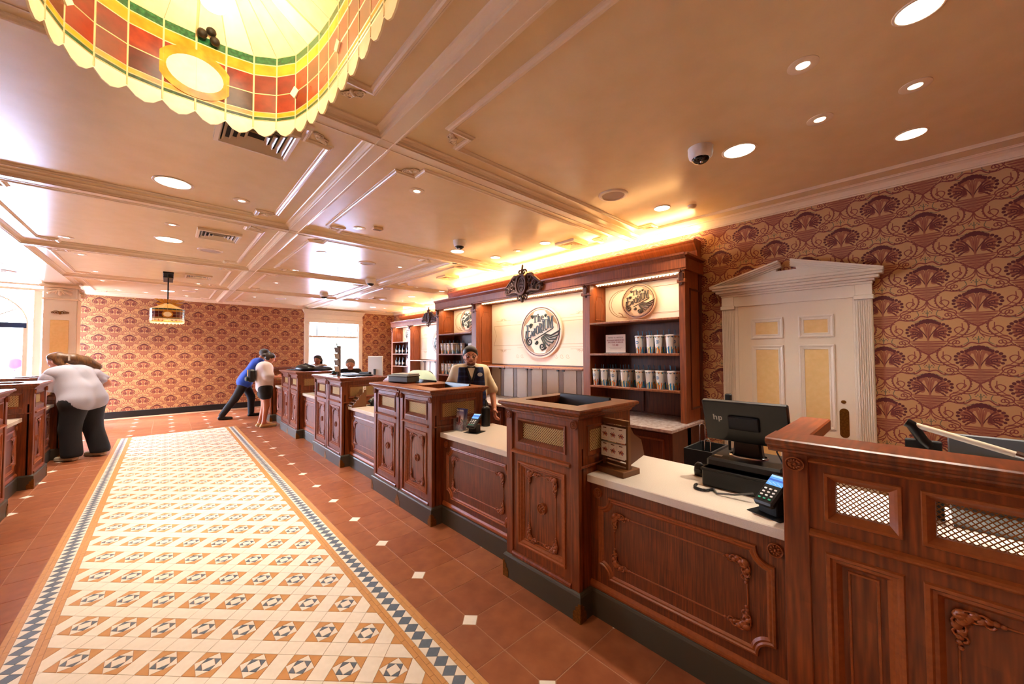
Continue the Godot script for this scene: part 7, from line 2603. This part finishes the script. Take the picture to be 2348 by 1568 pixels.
	# ---- eyes, brows, mouth
	for e: float in [-1.0, 1.0]:
		var eg := G.new(); eg.T = Transform3D(Bs, J.head)
		eg.ball(V(e * 0.031, 0.003, 0.0835) * s, V(0.0125, 0.0068, 0.010) * s, 10, 6)
		var ey := part(t, "eye", eg.mesh(), M.white)
		eg = G.new(); eg.T = Transform3D(Bs, J.head)
		eg.ball(V(e * 0.031, 0.003, 0.0922) * s, V(0.006, 0.0058, 0.004) * s, 8, 5)
		part(ey, "iris", eg.mesh(), mat(Color(0.12, 0.08, 0.05), 0.2))
		eg = G.new(); eg.T = Transform3D(Bs, J.head)
		eg.tube([V(e * 0.014, 0.027, 0.0935) * s, V(e * 0.032, 0.033, 0.0915) * s, V(e * 0.05, 0.026, 0.081) * s], 0.0045 * s, 5, 0.002 * s)
		part(t, "eyebrow", eg.mesh(), P.hair_mat)
	var mg := G.new(); mg.T = Transform3D(Bs, J.head)
	mg.tube([V(-0.026, -0.055, 0.083) * s, V(-0.012, -0.062, 0.0905) * s, V(0.012, -0.062, 0.0905) * s, V(0.026, -0.055, 0.083) * s], 0.0052 * s, 6)
	part(t, "mouth", mg.mesh(), mat(Color(0.62, 0.33, 0.30), 0.4))
	return t

func short_hair() -> Array:
	return [[0, 0.043, -0.028, 0, 0.046, 0.004, 0.0925, 0.0875], [0.04, 0.064, 0.04, -0.04, 0.068, 0.04, 0.040, 0.040], [0.038, -0.005, -0.045, -0.038, -0.005, -0.045, 0.056, 0.056], [0.066, 0.02, -0.01, 0.064, -0.01, -0.02, 0.028, 0.02], [-0.066, 0.02, -0.01, -0.064, -0.01, -0.02, 0.028, 0.02]]

func plaid_image() -> Image:
	var img := Image.create(128, 128, false, Image.FORMAT_RGB8)
	for y in 128:
		for x in 128:
			var c := Color(0.07, 0.16, 0.36)
			var a := posmod(x, 64); var b := posmod(y, 64)
			if a < 20: c = c.lerp(Color(0.035, 0.075, 0.20), 0.6)
			if b < 20: c = c.lerp(Color(0.035, 0.075, 0.20), 0.6)
			if a in [40, 41, 42]: c = c.lerp(Color(0.45, 0.58, 0.80), 0.55)
			if b in [40, 41, 42]: c = c.lerp(Color(0.45, 0.58, 0.80), 0.55)
			if a in [54, 55] or b in [54, 55]: c = c.lerp(Color(0.35, 0.20, 0.45), 0.5)
			img.set_pixel(x, y, c)
	return img

func cloth(c: Color, rough := 0.85) -> StandardMaterial3D:
	var m := speckle_mat(c * 0.92, c * 1.05, int(c.r * 900 + c.b * 77), rough, 6.0, 0.12)
	m.rim_enabled = true
	m.rim = 0.15
	return m

func build_people() -> void:
	vest_man()
	leaning_woman()
	shorts_girl()
	blue_man()
	far_staff()

func vest_man() -> void:
	var s := 0.945
	var J := joints(s)
	J.ell = V(0.295, 1.10, -0.02); J.wrl = V(0.30, 0.86, 0.10)
	J.elr = V(-0.29, 1.09, 0.0); J.wrr = V(-0.27, 0.88, 0.16)
	var brown := mat(Color(0.10, 0.06, 0.04), 0.55)
	var t := person("man in a blue plaid vest and bow tie behind the counter", V(2.92, 0, -3.96), atan2(-2.92, 3.96) + 0.12, {"J": J, "s": 1.03, "w": 1.16, "cell": 0.014, "hcell": 0.006, "skin": Color(0.86, 0.62, 0.51), "trousers": cloth(Color(0.06, 0.06, 0.08)), "shirt": cloth(Color(0.86, 0.80, 0.66)), "ease": 0.010, "sleeve": 1.0, "shoes": M.black, "hair": short_hair(), "hair_mat": brown, "hairline": 0.062, "face": V(-0.06, -0.05, 1)})
	# vest over the shirt, open in a V at the neck
	var g := G.new()
	var n1 := V(0.55, 0.35, 0.75).normalized()
	var B := torso_bones(J, 1.16, 0.026)
	sdf_into(g, B, 0.013, 75.0, [[V(0, 1, 0), J.neck.y - 0.012], [V(1, 0.10, 0), 0.298], [V(-1, 0.10, 0), 0.298]])
	var plaid := mat(Color.WHITE, 0.85)
	plaid.albedo_texture = tex(plaid_image())
	plaid.uv1_triplanar = true
	plaid.uv1_scale = V(7.5, 7.5, 7.5)
	part(t, "vest", g.mesh(), plaid)
	g = G.new()
	g.T = Transform3D(Basis(), V(0, J.chest.y, J.chest.z + 0.148))
	g.T = g.T * Transform3D(Basis(V(1, 0, 0), -0.28), Vector3.ZERO)
	g.prism(P2([-0.055, 0.145, 0.055, 0.145, 0.0, -0.01]), -0.02, 0.018, 0.004)
	part(t, "shirt_front", g.mesh(), cloth(Color(0.88, 0.84, 0.74)))
	for e: float in [-1.0, 1.0]:
		g = G.new()
		g.T = Transform3D(Basis(V(1, 0, 0), -0.28), V(0, J.chest.y, J.chest.z + 0.148))
		g.prism(P2([e * 0.05, 0.15, e * 0.085, 0.14, e * 0.012, -0.045, 0.0, -0.02]), -0.01, 0.024, 0.003)
		part(t, "lapel", g.mesh(), cloth(Color(0.035, 0.05, 0.12)))
		g = G.new()
		g.tube([V(0, J.neck.y - 0.005, 0.078), V(e * 0.05, J.neck.y + 0.008, 0.055), V(e * 0.075, J.neck.y + 0.015, 0.0), V(0, J.neck.y + 0.02, -0.06)], 0.019, 8)
		part(t, "collar", g.mesh(), mat(Color(0.92, 0.90, 0.86), 0.7))
		g = G.new()
		g.T = Transform3D(Basis(), V(0, J.neck.y - 0.025, 0.115))
		g.prism(P2([0.0, 0.010, e * 0.05, 0.026, e * 0.056, 0.0, e * 0.05, -0.024, 0.0, -0.010]), -0.008, 0.010, 0.003)
		part(t, "bow_tie", g.mesh(), mat(Color(0.015, 0.015, 0.02), 0.5))
	# name badge
	g = G.new()
	g.T = Transform3D(Basis(V(0, 1, 0), 0.35), V(0.105, J.chest.y + 0.055, 0.158))
	g.prism(ell(0, 0, 0.036, 0.024, 24), -0.004, 0.004, 0.001)
	part(t, "name_badge", g.mesh(), mat(Color(0.74, 0.80, 0.88), 0.4))
	# glasses
	var H: Vector3 = J.head
	var Bs := Basis(V(0, 1, 0), -0.06)
	g = G.new(); g.T = Transform3D(Bs, H)
	for e: float in [-1.0, 1.0]:
		var ring := []
		for i in 17:
			var a := TAU * i / 16.0
			ring.append(V(e * 0.034 + cos(a) * 0.027, 0.003 + sin(a) * 0.021, 0.099 - 0.012 * absf(e * 0.034 + cos(a) * 0.027) / 0.06))
		g.tube(ring, 0.0034, 5)
		g.tube([V(e * 0.060, 0.010, 0.088), V(e * 0.082, 0.010, 0.02), V(e * 0.084, 0.008, -0.02)], 0.003, 5)
	g.tube([V(-0.010, 0.006, 0.100), V(0.010, 0.006, 0.100)], 0.0032, 5)
	part(t, "glasses", g.mesh(), M.black)
	# stubble along the jaw
	g = G.new(); 
	var q := func(x: float, y: float, z: float) -> Vector3: return H + Bs * V(x, y, z)
	sdf_into(g, [[q.call(0.055, -0.055, 0.022), q.call(0.03, -0.088, 0.05), 0.0225, 0.024], [q.call(-0.055, -0.055, 0.022), q.call(-0.03, -0.088, 0.05), 0.0225, 0.024], [q.call(0.03, -0.09, 0.050), q.call(-0.03, -0.09, 0.050), 0.0245, 0.0245]], 0.006, 90.0)
	part(t, "beard", g.mesh(), mat(Color(0.62, 0.42, 0.33), 0.7))

func leaning_woman() -> void:
	# bent to the counter at left; local +z is the way she leans (world -x)
	var J := joints(0.93)
	J.pelvis = V(0, 0.93, -0.05); J.waist = V(-0.01, 1.07, 0.02); J.chest = V(0.0, 1.22, 0.13); J.neck = V(0.01, 1.38, 0.25); J.head = V(0.02, 1.49, 0.33)
	J.shl = V(0.195, 1.29, 0.17); J.ell = V(0.25, 1.03, 0.25); J.wrl = V(0.19, 0.99, 0.44)
	J.shr = V(-0.195, 1.31, 0.14); J.elr = V(-0.42, 1.11, 0.02); J.wrr = V(-0.33, 1.0, 0.24)
	J.hipl = V(0.12, 0.88, -0.05); J.knl = V(0.13, 0.47, 0.0); J.anl = V(0.12, 0.085, -0.03); J.toel = V(0.14, 0.03, 0.12)
	J.hipr = V(-0.12, 0.88, -0.05); J.knr = V(-0.15, 0.47, -0.04); J.anr = V(-0.16, 0.085, -0.16); J.toer = V(-0.15, 0.03, 0.0)
	var hair := grain_hair(Color(0.20, 0.12, 0.06), Color(0.55, 0.37, 0.19), 91)
	var hs := short_hair()
	hs.append_array([[0.0, 0.04, -0.09, -0.06, 0.0, -0.16, 0.06, 0.08], [-0.06, 0.0, -0.16, -0.16, -0.07, -0.24, 0.085, 0.095], [-0.16, -0.07, -0.24, -0.27, -0.16, -0.31, 0.095, 0.06], [0.05, -0.04, -0.06, 0.03, -0.14, -0.10, 0.045, 0.03], [-0.10, -0.08, -0.2, -0.14, -0.2, -0.25, 0.06, 0.03]])
	var t := person("woman in grey blouse and navy trousers leaning on the left counter", V(-0.95, 0, -8.72), -2.25, {"J": J, "s": 0.98, "w": 1.30, "cell": 0.015, "hcell": 0.009, "skin": Color(0.84, 0.60, 0.50), "trousers": cloth(Color(0.035, 0.04, 0.075)), "leg_ease": 0.03, "cuff": 0.066, "shirt": cloth(Color(0.66, 0.66, 0.72)), "ease": 0.022, "sleeve": 0.5, "skirted": true, "shoes": mat(Color(0.80, 0.74, 0.64), 0.6), "sole": mat(Color(0.85, 0.81, 0.74), 0.6), "hair": hs, "hair_mat": hair, "face": V(0.25, -0.18, 1), "hairline": 0.05})
	# ruffled floral sleeves
	var fl := speckle_mat(Color(0.36, 0.36, 0.50), Color(0.92, 0.90, 0.90), 95, 0.8, 9.0, 0.12)
	for e in ["l", "r"]:
		var g := G.new()
		var a: Vector3 = J["sh" + e]; var b: Vector3 = a.lerp(J["el" + e], 0.62)
		var bones := [[a, a.lerp(b, 0.5), 0.095, 0.115], [a.lerp(b, 0.5), b, 0.115, 0.085]]
		for k in 7:
			var an := TAU * k / 7.0
			var d: Vector3 = (b - a).normalized()
			var u := d.cross(V(0, 0, 1)).normalized(); var v := d.cross(u)
			var o: Vector3 = (u * cos(an) + v * sin(an)) * 0.075
			bones.append([b + o * 0.9, b + o * 1.15 + d * 0.05, 0.032, 0.026])
		sdf_into(g, bones, 0.013, 60.0)
		part(t, "ruffled_sleeve", g.mesh(), fl)
	var yk := G.new()
	sdf_into(yk, [[J.shl.lerp(J.neck, 0.25), J.shr.lerp(J.neck, 0.25), 0.085, 0.085], [J.chest + V(0, 0.09, 0.02), J.neck - V(0, 0.05, 0.01), 0.12, 0.085]], 0.015, 50.0)
	part(t, "yoke", yk.mesh(), fl)
	# square hair clip
	var g2 := G.new()
	g2.T = Transform3D(Basis(V(0, 1, 0), PI + 0.5), J.head + V(-0.035, 0.045, -0.155))
	g2.frame(rect2(-0.035, -0.032, 0.035, 0.032), [Vector2(0.010, -0.008), Vector2(0.010, 0.010), Vector2(-0.008, 0.010), Vector2(-0.008, -0.008)])
	part(t, "hair_clip", g2.mesh(), mat(Color(0.88, 0.86, 0.80), 0.35))

func grain_hair(a: Color, b: Color, seed: int) -> StandardMaterial3D:
	var m := wood_mat(a, b, seed, 0.5, 5.0, 5.0)
	return m

func shorts_girl() -> void:
	var J := joints(0.915)
	J.head = V(0, 1.485, 0.09); J.neck = V(0, 1.37, 0.02)
	J.ell = V(0.24, 1.08, 0.05); J.wrl = V(0.15, 1.06, 0.27); J.elr = V(-0.24, 1.08, 0.04); J.wrr = V(-0.13, 1.07, 0.27)
	J.anl.z = -0.06; J.toel.z = 0.12; J.anr.z = -0.02; J.toer.z = 0.15
	var hs := short_hair()
	hs.append([-0.0, 0.035, -0.12, 0.0, 0.03, -0.135, 0.048, 0.045])
	var t := person("girl in a white tee and black shorts at the far counter", V(1.60, 0, -9.72), PI / 2, {"J": J, "s": 0.95, "w": 1.06, "cell": 0.018, "hcell": 0.010, "skin": Color(0.80, 0.52, 0.40), "leg": 0.38, "leg_ease": 0.02, "trousers": cloth(Color(0.03, 0.03, 0.035)), "shirt": cloth(Color(0.80, 0.74, 0.72)), "ease": 0.034, "sleeve": 0.85, "shoes": mat(Color(0.82, 0.68, 0.46), 0.7), "sole": mat(Color(0.86, 0.80, 0.66), 0.7), "hair": hs, "hair_mat": grain_hair(Color(0.10, 0.06, 0.04), Color(0.22, 0.13, 0.08), 92), "face": V(0.0, -0.35, 1), "hairline": 0.05})
	var g := G.new()
	g.tube([V(-0.08, J.head.y + 0.02, 0.06), V(-0.06, J.head.y + 0.09, 0.08), V(0, J.head.y + 0.11, 0.085), V(0.06, J.head.y + 0.09, 0.08), V(0.08, J.head.y + 0.02, 0.06)], 0.009, 6)
	g.ball(V(0.03, J.head.y + 0.125, 0.09), V(0.028, 0.022, 0.012), 8, 5); g.ball(V(-0.03, J.head.y + 0.125, 0.09), V(0.028, 0.022, 0.012), 8, 5)
	part(t, "headband", g.mesh(), mat(Color(0.14, 0.28, 0.16), 0.5))
	var b := thing("mini_backpack", "small dark backpack with gold straps on the girl's back", "backpack", V(1.60 - 0.235, 0.98, -9.72), PI / 2)
	part(b, "body", G.new().box(-0.11, 0.11, 0.0, 0.27, -0.07, 0.06, 0.03).mesh(), mat(Color(0.04, 0.045, 0.04), 0.5))
	part(b, "pocket", G.new().box(-0.09, 0.09, 0.02, 0.12, -0.115, -0.07, 0.02).mesh(), mat(Color(0.08, 0.18, 0.11), 0.45))
	for x in [-0.03, 0.02]:
		part(b, "gold_stripe", G.new().box(x - 0.007, x + 0.007, 0.13, 0.27, -0.078, -0.07, 0.002).mesh(), mat(Color(0.85, 0.68, 0.25), 0.4))
	part(b, "strap", G.new().tube([V(0.09, 0.05, 0.05), V(0.17, 0.10, 0.16), V(0.19, 0.20, 0.22)], 0.010, 6).mesh(), mat(Color(0.05, 0.05, 0.07), 0.5))

func blue_man() -> void:
	var J := joints(1.0)
	J.pelvis = V(0, 0.92, -0.16); J.waist = V(0, 1.08, -0.06); J.chest = V(0, 1.29, 0.08); J.neck = V(0, 1.46, 0.18); J.head = V(0, 1.58, 0.25)
	J.shl = V(0.18, 1.39, 0.13); J.shr = V(-0.18, 1.39, 0.13); J.ell = V(0.24, 1.12, 0.22); J.wrl = V(0.18, 1.03, 0.42); J.elr = V(-0.24, 1.12, 0.22); J.wrr = V(-0.18, 1.03, 0.42)
	J.hipl = V(0.095, 0.88, -0.16); J.hipr = V(-0.095, 0.88, -0.16)
	J.knr = V(-0.10, 0.49, -0.36); J.anr = V(-0.11, 0.10, -0.62); J.toer = V(-0.12, 0.03, -0.46)
	J.knl = V(0.11, 0.49, 0.0); J.anl = V(0.11, 0.085, 0.0); J.toel = V(0.12, 0.03, 0.16)
	person("man in a blue shirt and cap leaning over the farthest counter", V(1.62, 0, -11.45), PI / 2, {"J": J, "s": 1.0, "w": 1.05, "cell": 0.02, "hcell": 0.011, "skin": Color(0.74, 0.50, 0.40), "trousers": cloth(Color(0.045, 0.05, 0.085)), "shirt": cloth(Color(0.10, 0.27, 0.66)), "ease": 0.024, "sleeve": 0.9, "skirted": true, "shoes": mat(Color(0.03, 0.03, 0.035), 0.5), "hair": short_hair(), "hair_mat": mat(Color(0.36, 0.34, 0.32), 0.6), "face": V(0, -0.3, 1), "hairline": 0.05})
	var c := thing("baseball_cap", "grey cap on the blue-shirted man's head", "cap", V(1.62 + 0.25, 1.60, -11.45), PI / 2)
	part(c, "crown", G.new().lathe([Vector2(0.112, 0.0), Vector2(0.114, 0.03), Vector2(0.10, 0.075), Vector2(0.06, 0.105), Vector2(0.0, 0.112)], 20).mesh(), mat(Color(0.30, 0.31, 0.31), 0.8))
	part(c, "brim", G.new().box(-0.07, 0.07, 0.0, 0.012, 0.09, 0.19, 0.005).mesh(), mat(Color(0.26, 0.27, 0.27), 0.8))

func far_staff() -> void:
	var J := joints(0.865)
	J.wrl = V(0.14, 1.0, 0.25); J.wrr = V(-0.14, 1.0, 0.25); J.ell = V(0.22, 0.97, 0.05); J.elr = V(-0.22, 0.97, 0.05)
	var hs := short_hair()
	hs.append([0.05, 0.0, -0.07, 0.07, -0.16, -0.05, 0.05, 0.03])
	person("dark-haired woman in cream top behind the far counter", V(2.92, 0, -10.62), atan2(-2.92, 10.62) - 0.25, {"J": J, "s": 1.02, "w": 1.0, "cell": 0.021, "hcell": 0.010, "skin": Color(0.62, 0.42, 0.34), "trousers": cloth(Color(0.06, 0.06, 0.08)), "shirt": cloth(Color(0.74, 0.68, 0.60)), "sleeve": 0.9, "shoes": M.black, "hair": hs, "hair_mat": mat(Color(0.04, 0.035, 0.04), 0.45), "face": V(-0.15, 0.0, 1), "hairline": 0.058})
	J = joints(0.825)
	J.wrl = V(0.14, 0.96, 0.25); J.wrr = V(-0.14, 0.96, 0.25); J.ell = V(0.22, 0.93, 0.05); J.elr = V(-0.22, 0.93, 0.05)
	person("grey-haired woman in dark jacket behind the far counter", V(2.92, 0, -8.28), atan2(-2.92, 8.28), {"J": J, "s": 1.02, "w": 1.0, "cell": 0.021, "hcell": 0.010, "skin": Color(0.82, 0.60, 0.51), "trousers": cloth(Color(0.05, 0.05, 0.06)), "shirt": cloth(Color(0.045, 0.05, 0.055)), "sleeve": 1.6, "shoes": M.black, "hair": short_hair(), "hair_mat": mat(Color(0.50, 0.48, 0.46), 0.55), "face": V(0, 0.0, 1), "hairline": 0.045})
	# bent over beside the far unit, back to the room
	J = joints(0.95)
	J.pelvis = V(0, 0.96, -0.10); J.waist = V(0, 1.10, 0.02); J.chest = V(0, 1.18, 0.22); J.neck = V(0, 1.17, 0.38); J.head = V(0, 1.15, 0.50)
	J.shl = V(0.17, 1.15, 0.30); J.shr = V(-0.17, 1.15, 0.30); J.ell = V(0.22, 0.90, 0.36); J.elr = V(-0.22, 0.90, 0.36); J.wrl = V(0.17, 0.70, 0.46); J.wrr = V(-0.17, 0.70, 0.46)
	J.hipl = V(0.095, 0.90, -0.12); J.hipr = V(-0.095, 0.90, -0.12)
	person("person in a pale mint shirt bending over behind the counter", V(2.78, 0, -5.32), PI / 2 + 0.5, {"J": J, "s": 1.0, "w": 1.12, "cell": 0.019, "hcell": 0.010, "skin": Color(0.66, 0.46, 0.36), "trousers": cloth(Color(0.05, 0.05, 0.07)), "shirt": cloth(Color(0.72, 0.82, 0.76)), "ease": 0.025, "sleeve": 0.9, "skirted": true, "shoes": M.black, "hair": short_hair(), "hair_mat": mat(Color(0.03, 0.03, 0.03), 0.5), "face": V(0, -0.8, 0.6), "hairline": 0.05})

func build_all() -> void:
	build_counters()
	build_units()
	print("units ", Time.get_ticks_msec())
	build_fixtures()
	print("fixtures ", Time.get_ticks_msec())
	counter_goods()
	print("goods ", Time.get_ticks_msec())
	build_people()
